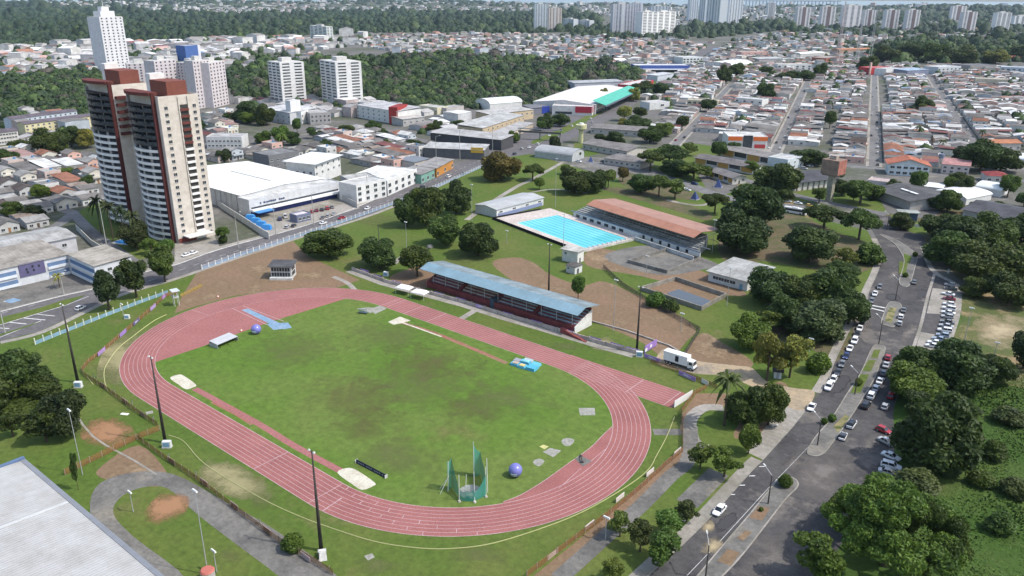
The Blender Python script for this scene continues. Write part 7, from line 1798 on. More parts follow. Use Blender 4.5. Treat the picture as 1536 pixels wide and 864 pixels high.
# ------------------------------------------------------------------ far town, woods (beyond counting)
t = NT('far_town'); at = t.new('ShaderNodeAttribute'); at.attribute_name = 'tint'; n = t.noise(t.pos(), .12, 4, .7)
M_FTOWN = t.fin(t.mix(1., at.outputs['Color'], t.ramp(n, .3, .65, (.62, .6, .58, 1), (1.05, 1.05, 1.05, 1)), 'MULTIPLY'), .85)
def tint_wood(name, sc):
    t = NT(name); a = t.new('ShaderNodeAttribute'); a.attribute_name = 'tint'; p = t.pos(); n = t.noise(p, sc, 4, .65)
    c = t.mix(1., a.outputs['Color'], t.ramp(n, .3, .7, (.6, .62, .6, 1), (1.45, 1.4, 1.25, 1)), 'MULTIPLY'); return t.fin(c, .65, .25)
M_WOOD = tint_wood('forest_canopy', .25); M_WOOD2 = tint_wood('far_forest_canopy', .05); M_WOOD3 = tint_wood('town_tree_canopy', .35)
PAL = [((.032, .056, .019), 30), ((.042, .072, .021), 30), ((.056, .092, .025), 12), ((.085, .118, .036), 4), ((.025, .044, .019), 20)]
PALF = PAL+[((.072, .066, .055), 8), ((.062, .060, .044), 6)]
PALD = [((.021, .040, .019), 40), ((.028, .049, .021), 36), ((.040, .062, .025), 12), ((.018, .033, .019), 20)]
class Town:
    def __init__(s): s.V, s.Q, s.C, s.n = [], [], [], 0
    def add(s, x, y, z, ang, W, D, h, rise, rc, wc):
        c, sn = np.cos(ang), np.sin(ang)
        L = np.array([(-W/2, -D/2, 0), (W/2, -D/2, 0), (W/2, D/2, 0), (-W/2, D/2, 0), (-W/2, -D/2, h), (W/2, -D/2, h), (W/2, D/2, h), (-W/2, D/2, h), (-W/2-.3, 0, h+rise), (W/2+.3, 0, h+rise), (-W/2-.3, -D/2-.3, h+.05), (W/2+.3, -D/2-.3, h+.05), (W/2+.3, D/2+.3, h+.05), (-W/2-.3, D/2+.3, h+.05)])
        P = np.stack([x+L[:, 0]*c-L[:, 1]*sn, y+L[:, 0]*sn+L[:, 1]*c, z+L[:, 2]], 1)
        F = [(0, 1, 5, 4), (1, 2, 6, 5), (2, 3, 7, 6), (3, 0, 4, 7), (10, 11, 9, 8), (12, 13, 8, 9), (4, 7, 8, 8), (6, 5, 9, 9)]
        s.V.append(P); s.Q += [tuple(k+s.n for k in f) for f in F]; s.C += [wc]*4+[rc]*2+[wc]*2; s.n += 14
    def build(s, name, label=None):
        V = np.concatenate(s.V); me = bpy.data.meshes.new(name)
        me.from_pydata(V.tolist(), [], [tuple(dict.fromkeys(q)) for q in s.Q]); me.materials.append(M_FTOWN)
        a = me.attributes.new('tint', 'FLOAT_COLOR', 'FACE'); C = np.ones((len(s.Q), 4), np.float32); C[:, :3] = np.array(s.C); a.data.foreach_set('color', C.ravel())
        o = link(name, me); tag(o, label, 'houses', None, 'stuff'); return o
FROOF = [((.195, .182, .17), 40), ((.36, .35, .34), 22), ((.62, .62, .60), 17), ((.27, .135, .09), 9), ((.10, .08, .075), 8), ((.20, .08, .075), 5), ((.20, .27, .36), 2), ((.45, .30, .26), 4)]
fr = random.Random(5)
def rnd_house(T, x, y, z, ang, sc=1., bright=1., maxh=2):
    W = fr.uniform(8, 12)*sc; D = fr.uniform(9, 16)*sc; st = 1 if fr.random() < .75 else fr.randint(1, maxh)
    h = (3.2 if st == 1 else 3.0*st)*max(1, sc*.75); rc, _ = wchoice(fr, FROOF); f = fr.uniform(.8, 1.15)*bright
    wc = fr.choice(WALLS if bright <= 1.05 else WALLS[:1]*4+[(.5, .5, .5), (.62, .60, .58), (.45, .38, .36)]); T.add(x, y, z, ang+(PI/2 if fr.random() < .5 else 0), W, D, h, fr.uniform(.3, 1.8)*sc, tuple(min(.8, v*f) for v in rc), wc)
T1 = Town(); ga = math.atan2(GD[1], GD[0]); SPOT = []
TOWERS = [(o.location.x, o.location.y) for o in COL.objects if o.parent is None and o.get('category') in ('tower block',)]
FORESTPX = [px(s) for s in ('540,88 640,83 720,84 820,92 955,101 962,122 872,130 832,140 800,160 690,164 640,162 560,152 545,146', '344,104 404,97 540,90 548,150 480,146 400,146 344,146', '0,118 150,108 150,165 140,190 100,168 60,168 0,196', '1296,76 1350,60 1536,58 1560,60 1560,94 1420,98 1370,96 1300,92')]
AVEPOLY = gp('800,190 860,165 930,135 985,108 1030,84 1085,60 1100,60 1062,84 1040,98 1000,124 950,158 905,185 850,212 800,230')
def add_tree_spot(x, y, r): SPOT.append((x, y, r))
for u in np.arange(20, 935, 9.6):
    for v in np.arange(-330, 300, 12.5):
        skip = False
        for k, f in STR.items():
            if k == 's3' and u > 520: continue
            dv = v-f(u)
            if abs(dv) < 9.5: skip = True
            for sd in (-1, 1):
                if (k, sd) in UEND and 0 < sd*dv < 31 and u < UEND[k, sd]+2: skip = True
        if skip or abs(u-945) < 12: continue
        x, y = UV(u+fr.uniform(-1.5, 1.5), v+fr.uniform(-1.5, 1.5)); q = PJ((x, y, 0))
        if q[0] < 895 or q[0] > 1620 or q[1] > 262 or q[1] < 70: continue
        if inpoly(AVEPOLY, [x], [y])[0] or blocked(x, y, 6): continue
        if any(inpoly(P, [q[0]], [q[1]])[0] for P in FORESTPX): continue
        if q[1] > 150 and q[0] < 1000: continue
        if q[1] > 218 and q[0] < 1200: continue
        if q[1] > 205 and q[0] > 1440 and u < 100: continue
        rr = fr.random()
        if rr < .15: add_tree_spot(x, y, fr.uniform(3, 5.8)); continue
        if treed(x, y, 1): continue
        rnd_house(T1, x, y, 0, ga, fr.choice([.85, .95, 1.0, 1.1]))
T1.build('distant_houses', 'dense mass of small tin roofed houses filling the upper right town')
T2 = Town()
def scatter_px(T, s, dx, dy, sc, treefrac, bright=1., ang=None, maxh=3, zf=False, trees=1.):
    P = px(s); xs = [p[0] for p in P]; ys = [p[1] for p in P]; y_ = min(ys)
    while y_ < max(ys):
        x_ = min(xs)-200*0
        while x_ < max(xs):
            jx, jy = x_+fr.uniform(-.5, .5)*dx, y_+fr.uniform(-.5, .5)*dy
            if inpoly(P, [jx], [jy])[0]:
                g_ = G(jx, max(jy, -1)); m = np.linalg.norm(np.array(g_)-CAM)/FPX
                if not blocked(g_[0], g_[1], 8) and not inpoly(AVEPOLY, [g_[0]], [g_[1]])[0]:
                    z = float(ZH(np.array([g_[0]]), np.array([g_[1]]))[0]) if zf else 0.
                    if fr.random() < treefrac: SPOT.append((g_[0], g_[1], trees*fr.uniform(.6, 1.1)*dx*.42*m, z))
                    else: rnd_house(T, g_[0], g_[1], z, (ang if ang is not None else fr.uniform(0, 3)), sc*fr.uniform(.8, 1.5)*(max(1, m*dx*.55/9)), bright, maxh)
            x_ += dx
        y_ += dy
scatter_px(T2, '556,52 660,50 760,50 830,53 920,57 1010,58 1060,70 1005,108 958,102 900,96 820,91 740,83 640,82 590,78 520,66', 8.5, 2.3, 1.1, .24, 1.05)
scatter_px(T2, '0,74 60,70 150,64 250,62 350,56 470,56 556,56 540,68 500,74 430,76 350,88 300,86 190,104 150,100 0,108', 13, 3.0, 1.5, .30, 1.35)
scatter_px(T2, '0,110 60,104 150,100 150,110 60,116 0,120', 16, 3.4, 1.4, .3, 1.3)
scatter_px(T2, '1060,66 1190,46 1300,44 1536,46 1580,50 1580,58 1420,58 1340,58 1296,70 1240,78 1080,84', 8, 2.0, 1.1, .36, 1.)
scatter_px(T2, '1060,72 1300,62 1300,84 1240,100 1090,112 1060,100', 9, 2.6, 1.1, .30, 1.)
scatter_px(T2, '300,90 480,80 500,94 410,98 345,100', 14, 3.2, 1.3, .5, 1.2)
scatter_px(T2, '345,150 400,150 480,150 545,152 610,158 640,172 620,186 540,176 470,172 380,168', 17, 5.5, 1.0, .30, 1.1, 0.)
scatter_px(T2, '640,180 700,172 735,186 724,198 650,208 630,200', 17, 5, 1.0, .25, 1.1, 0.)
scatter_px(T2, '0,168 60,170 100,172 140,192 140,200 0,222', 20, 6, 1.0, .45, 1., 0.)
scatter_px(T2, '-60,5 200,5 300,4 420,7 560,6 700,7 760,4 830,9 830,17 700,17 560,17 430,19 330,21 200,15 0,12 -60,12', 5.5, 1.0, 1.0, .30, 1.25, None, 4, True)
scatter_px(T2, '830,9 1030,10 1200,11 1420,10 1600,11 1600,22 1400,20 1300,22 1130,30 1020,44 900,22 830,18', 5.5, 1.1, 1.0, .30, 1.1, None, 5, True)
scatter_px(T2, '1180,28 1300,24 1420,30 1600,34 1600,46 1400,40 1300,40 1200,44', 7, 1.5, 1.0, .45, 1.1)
T2.build('distant_houses', 'far pale districts of houses and blocks towards the horizon')
def clump_template(rng, nq, nu=8, nv=4):
    V = []; Q = []
    for j in range(nv+1):
        th = PI*.5*j/nv
        for i in range(nu): ph = 2*PI*i/nu+j*.5; r = rng.uniform(.78, 1.0); V.append((r*math.cos(th)*math.cos(ph), r*math.cos(th)*math.sin(ph), r*math.sin(th)))
    for j in range(nv):
        for i in range(nu): Q.append((j*nu+i, j*nu+(i+1) % nu, (j+1)*nu+(i+1) % nu, (j+1)*nu+i))
    V = np.array(V); Q = np.array(Q)
    d = rng.normal(size=(nq, 3)); d[:, 2] = np.abs(d[:, 2])*.8; d /= np.linalg.norm(d, axis=1)[:, None]
    c = d*rng.uniform(.88, 1.04, nq)[:, None]; nn = d*1.6+rng.normal(size=(nq, 3))*.5; nn /= np.linalg.norm(nn, axis=1)[:, None]
    a = np.cross(nn, rng.normal(size=(nq, 3))); a /= np.linalg.norm(a, axis=1)[:, None]; b = np.cross(nn, a); s = rng.uniform(.10, .2, nq)[:, None]
    LV = np.stack([c-a*s, c-b*s*.8, c+a*s, c+b*s*.8], 1).reshape(-1, 3)
    return np.concatenate([V, LV]), np.concatenate([Q, np.arange(nq*4).reshape(-1, 4)+len(V)])
def wood(name, label, spots, mat, nq, seed, pal=None):
    rng = np.random.default_rng(seed); TV = [clump_template(rng, nq) for _ in range(6)]; Vs, Qs, Cs = [], [], []; off = 0; pal = pal or PAL
    for i, sp in enumerate(spots):
        x, y, r = sp[:3]; z = sp[3] if len(sp) > 3 else 0.; hfac = sp[4] if len(sp) > 4 else 1.1
        V, Q = TV[i % 6]; a = rng.uniform(0, 6.28); c, s = math.cos(a), math.sin(a); k = r*rng.uniform(.85, 1.15)
        hh = r*hfac*rng.uniform(.8, 1.25)
        P = np.stack([(V[:, 0]*c-V[:, 1]*s)*k+x, (V[:, 0]*s+V[:, 1]*c)*k+y, V[:, 2]*hh+z+.35*hh*0], 1); Vs.append(P); Qs.append(Q+off); off += len(V)
        pc = pal[rng.choice(len(pal), p=np.array([q[1] for q in pal])/sum(q[1] for q in pal))][0]; Cs.append(np.tile(np.array(pc)*rng.uniform(.8, 1.25), (len(Q), 1)))
    o = link(name, np_mesh(name, np.concatenate(Vs), np.concatenate(Qs), mat, np.concatenate(Cs))); tag(o, label, 'trees', None, 'stuff'); return o
def px_spots(P, dx, dy, rpx, rng, zf=False, hf=1.1, stories=0.):
    out = []; xs = [p[0] for p in P]; ys = [p[1] for p in P]; y_ = min(ys)
    while y_ < max(ys):
        x_ = min(xs)
        while x_ < max(xs):
            jx, jy = x_+rng.uniform(-.5, .5)*dx, y_+rng.uniform(-.5, .5)*dy
            if inpoly(P, [jx], [jy])[0]:
                g_ = G(jx, max(jy, -1)); m = float(np.linalg.norm(np.array(g_)-CAM))/FPX; z = float(ZH(np.array([g_[0]]), np.array([g_[1]]))[0]) if zf else 0.
                if not blocked(g_[0], g_[1], 2): out.append((g_[0], g_[1], rpx*m*rng.uniform(.55, 1.0)*(1.7 if rng.random() < .12 else 1), z, hf*rng.uniform(.8, 1.35)))
            x_ += dx
        y_ += dy
    return out
wr = random.Random(9); S_ = []
for P in FORESTPX[:3]: S_ += px_spots(P, 9, 2.6, 8.5, wr, hf=.95)
wood('forest', 'dense green and grey brown wood in the middle of the town', S_, M_WOOD, 90, 1, PALF)
S_ = px_spots(FORESTPX[3], 12, 3.2, 8.5, wr, hf=1.0)
wood('forest', 'dark wood beyond the house grid at upper right', S_, M_WOOD3, 70, 2)
S_ = []
for s in ('-80,13 0,13 200,17 330,23 430,21 560,19 700,19 830,20 900,24 905,46 800,50 700,49 556,50 500,53 350,55 190,63 60,69 -80,74', '1028,38 1110,38 1180,30 1195,44 1060,58 1015,54', '1300,24 1420,22 1600,24 1600,34 1420,34 1300,30', '1370,40 1600,42 1600,52 1400,52 1300,56', '905,44 1020,48 1030,60 920,58 840,54', '1180,44 1340,46 1420,50 1300,54 1190,50'):
    S_ += px_spots(px(s), 8, 1.35, 6.0, wr, True, 1.0)
wood('forest', 'broad dark far forest belt below the horizon districts', S_, M_WOOD2, 22, 3, PALD)
S_ = []
for (bx, by, hh, r) in BUMPS:
    for _ in range(60): a, q = wr.uniform(0, 6.28), r*1.1*math.sqrt(wr.random()); x, y = bx+q*math.cos(a), by+q*math.sin(a); S_.append((x, y, wr.uniform(18, 34), float(ZH(np.array([x]), np.array([y]))[0])-3, .8))
wood('forest', 'wooded hill tops on the horizon', S_, M_WOOD2, 12, 5, PALD)
wood('town_trees', 'small trees scattered among the far roofs', [(s[0], s[1], min(s[2], 26), s[3] if len(s) > 3 else 0., 1.35) for s in SPOT], M_WOOD3, 40, 4)
# ------------------------------------------------------------------ tall meadow grass
def meadow_grass():
    rng = np.random.default_rng(3); P = px('1345,700 1385,610 1440,560 1560,540 1800,560 2100,700 2200,1000 1400,1000 1360,760'); Vs = []; n = 0
    gpoly = [G2(*p) for p in P]; xs = [p[0] for p in gpoly]; ys = [p[1] for p in gpoly]
    N = 70000; X = rng.uniform(min(xs), max(xs), N); Y = rng.uniform(min(ys), max(ys), N)
    fx = (X-165)/60; k = inpoly(gpoly, X, Y) & (rng.uniform(0, 1, N) > np.clip(fx, 0, .95)); X, Y = X[k], Y[k]; m = len(X); a = rng.uniform(0, 6.28, m); h = rng.uniform(.14, .44, m)*(1+.8*np.sin(X*.21)*np.sin(Y*.17)); w_ = rng.uniform(.12, .3, m); ln = rng.uniform(-.5, .5, (m, 2))
    c, s = np.cos(a)*w_, np.sin(a)*w_; z0 = np.zeros(m)
    V = np.stack([np.stack([X-c, Y-s, z0], 1), np.stack([X+c, Y+s, z0], 1), np.stack([X+c*.4+ln[:, 0], Y+s*.4+ln[:, 1], h], 1), np.stack([X-c*.4+ln[:, 0], Y-s*.4+ln[:, 1], h], 1)], 1).reshape(-1, 3)
    o = link('tall_grass', np_mesh('tall_grass', V, np.arange(m*4).reshape(-1, 4), wood_mat('meadow_blades', (.042, .086, .015), (.066, .112, .022), (.10, .125, .036), .05, .06))); tag(o, 'tall wild grass covering the meadow at lower right', 'grass', None, 'stuff')
meadow_grass()
# ------------------------------------------------------------------ vehicles
CARP = {}
def car_proto(kind):
    r = thing('parked_car', 'car', 'car', (0, 0, 0), 0, 'cars'); mb = MB()
    L, Wd = {'hatch': (3.9, 1.7), 'sedan': (4.4, 1.75), 'suv': (4.5, 1.85), 'pickup': (5.1, 1.85)}[kind]
    hb = {'hatch': .88, 'sedan': .86, 'suv': 1.02, 'pickup': 1.05}[kind]; ht = {'hatch': 1.48, 'sedan': 1.44, 'suv': 1.70, 'pickup': 1.75}[kind]
    x0, x1 = -L/2, L/2; w_ = Wd/2
    st = [(x0, .80, .34, hb-.12), (x0+.25, .95, .28, hb), (x0+1., 1., .26, hb+.02), (0, 1., .26, hb), (x1-1.1, 1., .26, hb-.05), (x1-.3, .92, .28, hb-.16), (x1, .74, .36, hb-.30)]
    V = []
    for (x, k, zb, zt) in st: V += [(x, -w_*k*.94, zb), (x, -w_*k, (zb+zt)/2), (x, -w_*k*.92, zt), (x, w_*k*.92, zt), (x, w_*k, (zb+zt)/2), (x, w_*k*.94, zb)]
    F = [(0, 1, 2, 3, 4, 5)[::-1], tuple(range(36, 42))]
    for s in range(6):
        for i in range(6): a = s*6+i; b = s*6+(i+1) % 6; F.append((a, a+6, b+6, b)[::-1])
    mb.mesh(V, F); part(r, 'body', mb, M_CAR, smooth=False)
    ca, cb, ta, tb = {'hatch': (x0+.15, x1-1.05, x0+.55, x1-1.75), 'sedan': (x0+.75, x1-1.15, x0+1.35, x1-1.9), 'suv': (x0+.12, x1-1.15, x0+.4, x1-1.75), 'pickup': (x0+1.75, x1-1.2, x0+1.95, x1-1.85)}[kind]
    mb = MB(); mb.hull([(ca, -w_*.90, hb-.04), (cb, -w_*.90, hb-.06), (cb, w_*.90, hb-.06), (ca, w_*.90, hb-.04)], [(ta, -w_*.74, ht-.05), (tb, -w_*.74, ht-.05), (tb, w_*.74, ht-.05), (ta, w_*.74, ht-.05)]); part(r, 'windows', mb, M_CGLASS)
    mb = MB(); mb.hull([(ta-.04, -w_*.76, ht-.05), (tb+.04, -w_*.76, ht-.05), (tb+.04, w_*.76, ht-.05), (ta-.04, w_*.76, ht-.05)], [(ta+.1, -w_*.68, ht), (tb-.1, -w_*.68, ht), (tb-.1, w_*.68, ht), (ta+.1, w_*.68, ht)])
    for y in (-1, 1):
        for (ba, tt) in ((ca, ta), ((ca+cb)/2, (ta+tb)/2), (cb, tb)): mb.hull([(ba-.05, y*w_*.905-.02, hb-.05), (ba+.05, y*w_*.905-.02, hb-.05), (ba+.05, y*w_*.905+.02, hb-.05), (ba-.05, y*w_*.905+.02, hb-.05)], [(tt-.05, y*w_*.75-.02, ht-.051), (tt+.05, y*w_*.75-.02, ht-.051), (tt+.05, y*w_*.75+.02, ht-.051), (tt-.05, y*w_*.75+.02, ht-.051)])
    part(r, 'roof', mb, M_CAR)
    if kind == 'pickup': part(r, 'load_bed', MB().box(x0+.12, ca-.05, -w_*.78, w_*.78, hb-.03, hb+.04), M_RUBBER)
    for x in (x0+.75, x1-.8):
        for y in (-1, 1):
            w2 = part(r, 'wheel', MB().tube((x, y*(w_-.2), .32), (x, y*(w_+.01), .32), .32, n=14), M_RUBBER); part(w2, 'rim', MB().tube((x, y*(w_+.011), .32), (x, y*(w_+.02), .32), .19, n=10), M_METAL, (.45, .45, .46))
    for y in (-1, 1):
        part(r, 'headlight', MB().box(x1-.22, x1+.01, y*w_*.60-.16, y*w_*.60+.16, hb-.36, hb-.22), M_LAMP); part(r, 'taillight', MB().box(x0-.01, x0+.12, y*w_*.66-.12, y*w_*.66+.12, hb-.34, hb-.14), M_TAIL)
        part(r, 'mirror', MB().box(cb-.25, cb-.05, y*(w_*1.02)-.07, y*(w_*1.02)+.07, hb-.02, hb+.14), M_CAR)
    index_children(r); CARP[kind] = [r, False]
for k in ('hatch', 'sedan', 'suv', 'pickup'): car_proto(k)
CC = {'white': (.74, .74, .74), 'silver': (.40, .41, .42), 'grey': (.16, .165, .17), 'black': (.018, .018, .02), 'red': (.36, .025, .035), 'maroon': (.18, .02, .04), 'navy': (.03, .045, .13), 'yellow': (.62, .40, .03), 'dark': (.05, .053, .06), 'blue': (.28, .34, .42)}
KW = {'hatch': 'hatchback', 'sedan': 'sedan', 'suv': 'tall wagon', 'pickup': 'pickup'}
def car(x, y, ang, kind, col, label, group, z=.03, roof=None):
    p = CARP[kind]; r = p[0] if not p[1] else copy_tree(p[0]); p[1] = True
    r.location = (x, y, z); r.rotation_euler = (0, 0, ang); r['label'] = label; r['group'] = group
    for ch in r.children:
        n = ch.name.split('.')[0]
        if n in ('body', 'roof', 'mirror'): ch.color = c4(CC[col] if not (n == 'roof' and roof) else CC[roof])
    return r
def axis_ang(P, p):
    best = None
    for a, b in zip(P, P[1:]):
        d = Vector((b[0]-a[0], b[1]-a[1])); t = max(0, min(1, ((p[0]-a[0])*d.x+(p[1]-a[1])*d.y)/d.length_squared)); q = (a[0]+d.x*t, a[1]+d.y*t); e = math.hypot(q[0]-p[0], q[1]-p[1])
        if best is None or e < best[0]: best = (e, math.atan2(d.y, d.x))
    return best[1]
AXR = gp('1000,838 1068,773 1143,692 1207,617 1250,547 1280,485 1303,438 1320,395')
AXM = gp('1240,700 1264,654 1297,607 1318,570 1330,534 1350,483 1371,422 1390,380')
kinds = ['hatch', 'sedan', 'hatch', 'suv', 'sedan', 'hatch']
row = [(1317, 430, 'grey'), (1310, 440, 'white'), (1305, 451, 'grey'), (1300, 463, 'white'), (1296, 471, 'dark'), (1293, 478, 'white'), (1290, 485, 'black'), (1287, 492, 'white'), (1283, 501, 'dark'), (1279, 511, 'white'), (1272, 522, 'white'), (1266, 534, 'navy'), (1260, 546, 'grey'), (1254, 558, 'dark'), (1247, 569, 'white'), (1240, 580, 'white')]
n = len(row)
for i, (x, y, c) in enumerate(row):
    p = G2(x, y+2); car(p[0]+.5, p[1], axis_ang(AXR, p)+PI, kinds[i % 6], c, f"{c} {KW[kinds[i % 6]]}, {ordn(n-1-i)} from near end of left kerb row", 'cars parked along the left kerb')
row = [(1355, 465, 'grey'), (1351, 475, 'white'), (1349, 485, 'silver')]
for i, (x, y, c) in enumerate(row):
    p = G2(x, y+2); car(p[0], p[1], axis_ang(AXM, p), 'hatch' if i else 'sedan', c, f"{c} car at the second median, {['farthest', 'middle', 'nearest'][i]} of three", 'cars parked along the medians')
row = [(1330, 536, 'red'), (1327, 547, 'silver'), (1323, 559, 'grey'), (1318, 571, 'white'), (1312, 582, 'white'), (1305, 593, 'white'), (1297, 608, 'black')]
for i, (x, y, c) in enumerate(row):
    p = G2(x, y+2); k = ['hatch', 'sedan', 'hatch', 'sedan', 'hatch', 'suv', 'suv'][i]; car(p[0]+.3, p[1], axis_ang(AXM, p), k, c, f"{c} {KW[k]} beside the third median, {ordn(6-i)} from near end", 'cars parked along the medians')
for (x, y, k, c, ax, lab, flip, roof) in [(1277, 637, 'suv', 'white', AXM, 'white wagon with black roof beside the bushy median tip', 0, 'black'), (1264, 655, 'hatch', 'white', AXM, 'white car with dark roof, nearest to the middle median tip', 0, 'dark'), (1371, 423, 'sedan', 'grey', AXM, 'lone grey car beside the far median', 0, None), (1217, 611, 'sedan', 'white', AXR, 'white sedan driving past the sandy driveway', 1, None), (1079, 766, 'sedan', 'white', AXR, 'lone white sedan near the bottom of the avenue', 1, None),
                                          (1336, 594, 'hatch', 'red', AXM, 'red hatchback under the big tree, upper one', 0, None), (1327, 610, 'hatch', 'silver', AXM, 'silver hatchback below the upper red car', 0, None), (1325, 646, 'hatch', 'red', None, 'bright red hatchback leading the right hand tree row', -.9, None), (1329, 663, 'sedan', 'silver', None, 'silver sedan behind the bright red hatchback', -1.0, None), (1336, 685, 'sedan', 'white', None, 'white sedan angled under the right hand tree', -.85, None), (1336, 700, 'suv', 'white', None, 'white wagon parked slantwise below the white sedan', -.55, None), (1332, 709, 'sedan', 'silver', None, 'silver sedan parked slantwise by the bamboo', -.5, None), (1327, 718, 'hatch', 'dark', None, 'dark hatchback half hidden by the bamboo', -.45, None)]:
    p = G2(x, y+2); a = (axis_ang(ax, p)+(PI if flip else 0)) if ax else YAW+PI+flip
    if not ax: a = math.atan2(RX[1], RX[0])+flip
    car(p[0], p[1], a, k, c, lab, 'cars on the right hand avenue', roof=roof)
q0, q1 = G2(1440, 462), G2(1400, 455); pa = math.atan2(q1[1]-q0[1], q1[0]-q0[0])
row = [(1425, 427, 'silver', 'hatch'), (1426, 433, 'dark', 'sedan'), (1422, 441, 'white', 'sedan'), (1423, 448, 'maroon', 'sedan'), (1423, 456, 'white', 'hatch'), (1423, 463, 'white', 'suv'), (1422, 469, 'white', 'sedan'), (1421, 475, 'silver', 'hatch'), (1421, 483, 'grey', 'sedan'), (1419, 489, 'silver', 'sedan'), (1417, 496, 'white', 'suv'), (1414, 503, 'blue', 'hatch'), (1409, 509, 'blue', 'sedan'), (1402, 514, 'white', 'sedan'), (1398, 519, 'white', 'hatch')]
for i, (x, y, c, k) in enumerate(row):
    p = G2(x, y+2); car(p[0], p[1], pa+.1*math.sin(i*2.), k, c, f"{c} {KW[k]} in the parking bay, {ordn(i)} from its far end", 'cars in the parking bay')
AXL = gp('0,512 60,497 130,464 180,441 256,419 330,394 440,358 560,319 700,259 742,239 800,212')
for (x, y, k, c, lab, f_) in [(121, 464, 'hatch', 'white', 'white hatchback driving past the striped island', 0), (280, 384, 'sedan', 'white', 'left white car parked before the twin tower', 0), (290, 381, 'sedan', 'white', 'right white car parked before the twin tower', 0), (485, 336, 'sedan', 'white', 'white car on the avenue in front of the car yard', 0), (513, 328, 'sedan', 'red', 'red car on the avenue right of the car yard', 0), (551, 314, 'hatch', 'white', 'white car on the avenue beside the corner house', PI), (673, 266, 'suv', 'white', 'white wagon before the orange sign shop', 0), (695, 262, 'sedan', 'dark', 'dark car before the fenced dirt plot', 0), (634, 282, 'suv', 'dark', 'dark wagon at the canopy shop', 0), (620, 286, 'sedan', 'grey', 'grey car at the canopy shop corner', 0),
                              (431, 342, 'hatch', 'silver', 'silver hatchback inside the yard by the railing', .4), (441, 340, 'hatch', 'dark', 'dark hatchback inside the yard by the railing', .4), (428, 326, 'pickup', 'white', 'white pickup before the blue showroom band', .9), (420, 330, 'suv', 'navy', 'navy wagon beside the white pickup', .9), (468, 319, 'suv', 'red', 'red wagon before the showroom, left of the maroon one', .9), (475, 317, 'sedan', 'maroon', 'maroon sedan before the showroom', .9), (483, 316, 'sedan', 'black', 'black sedan before the showroom', .9), (491, 314, 'suv', 'red', 'red wagon right of the black sedan', .9), (498, 312, 'sedan', 'grey', 'grey sedan at the right end of the showroom', .9), (484, 328, 'sedan', 'grey', 'grey sedan by the lodge', .6), (492, 325, 'hatch', 'silver', 'silver hatchback by the lodge', .6), (501, 322, 'sedan', 'silver', 'silver sedan nearest the right yard wall', .6)]:
    p = G2(x, y); car(p[0], p[1], axis_ang(AXL, p)+f_, k, c, lab, 'cars along the left avenue')
AXU = gp('742,239 800,212 850,187 905,160 985,116 1035,88 1070,66')
for i, (x, y, c) in enumerate([(807, 217, 'white'), (794, 222, 'white'), (783, 224, 'silver'), (772, 232, 'dark'), (824, 204, 'white'), (842, 196, 'grey'), (858, 190, 'white'), (888, 184, 'silver'), (886, 179, 'white'), (916, 163, 'dark'), (934, 160, 'white'), (948, 146, 'white'), (972, 138, 'silver'), (985, 124, 'white'), (1003, 118, 'dark'), (1016, 108, 'white'), (1028, 100, 'silver'), (1038, 94, 'white')]):
    p = G2(x, y); car(p[0], p[1], axis_ang(AXU, p), kinds[i % 6], c, f"{c} car on the upper left avenue, {ordn(i)} in the listed line of traffic".replace('in the listed line of traffic', 'in the traffic beyond the big tree'), 'cars in the upper avenue traffic')
AXC = gp('1020,272 1075,292 1130,302 1200,311 1262,322')
for (x, y, k, c, lab) in [(1163, 299, 'sedan', 'silver', 'silver sedan leading the row behind the bus'), (1181, 303, 'sedan', 'white', 'white sedan in the row behind the bus'), (1197, 306, 'sedan', 'white', 'second white sedan above the bus'), (1214, 310, 'hatch', 'yellow', 'yellow taxi right of the white sedans'), (1230, 311, 'hatch', 'white', 'white hatchback beside the yellow taxi'), (1021, 283, 'pickup', 'white', 'white pickup in the car park behind the pool stand'), (1031, 286, 'sedan', 'white', 'white sedan beside the white pickup'), (1042, 277, 'suv', 'navy', 'navy wagon in the car park before the school'), (1012, 279, 'hatch', 'silver', 'silver hatchback left of the white pickup'), (1118, 222, 'hatch', 'white', 'white car on the orange shop forecourt'), (1126, 227, 'hatch', 'silver', 'silver car on the orange shop forecourt'), (1137, 228, 'hatch', 'white', 'second white car at the orange shop'), (1150, 222, 'sedan', 'white', 'white car at the right end of the orange shop'), (868, 243, 'sedan', 'white', 'white car beside the bus station'), (905, 243, 'sedan', 'dark', 'dark car on the roundabout'), (930, 247, 'sedan', 'white', 'white car on the roundabout'), (1215, 250, 'sedan', 'white', 'white car behind the slate hall'), (1206, 254, 'suv', 'silver', 'silver wagon behind the slate hall')]:
    p = G2(x, y); car(p[0], p[1], axis_ang(AXC, p)+(0 if y > 290 else .5), k, c, lab, 'cars on the cross road')
for i, (u, v, c) in enumerate([(6, 2.2, 'dark'), (22, 2.2, 'dark'), (52, 2.2, 'white'), (74, 2.2, 'white'), (96, 2.2, 'silver'), (132, -2.2, 'dark'), (168, 2.2, 'white'), (214, 2.2, 'dark'), (262, -2.2, 'white'), (330, 2.2, 'white'), (420, -2.2, 'silver'), (520, 2.2, 'dark')]):
    p = UV(u, v); car(p[0], p[1], math.atan2(GD[1], GD[0]), kinds[i % 6], c, f"{c} car in the straight street, {ordn(i)} from its near end", 'cars in the straight street', .045)
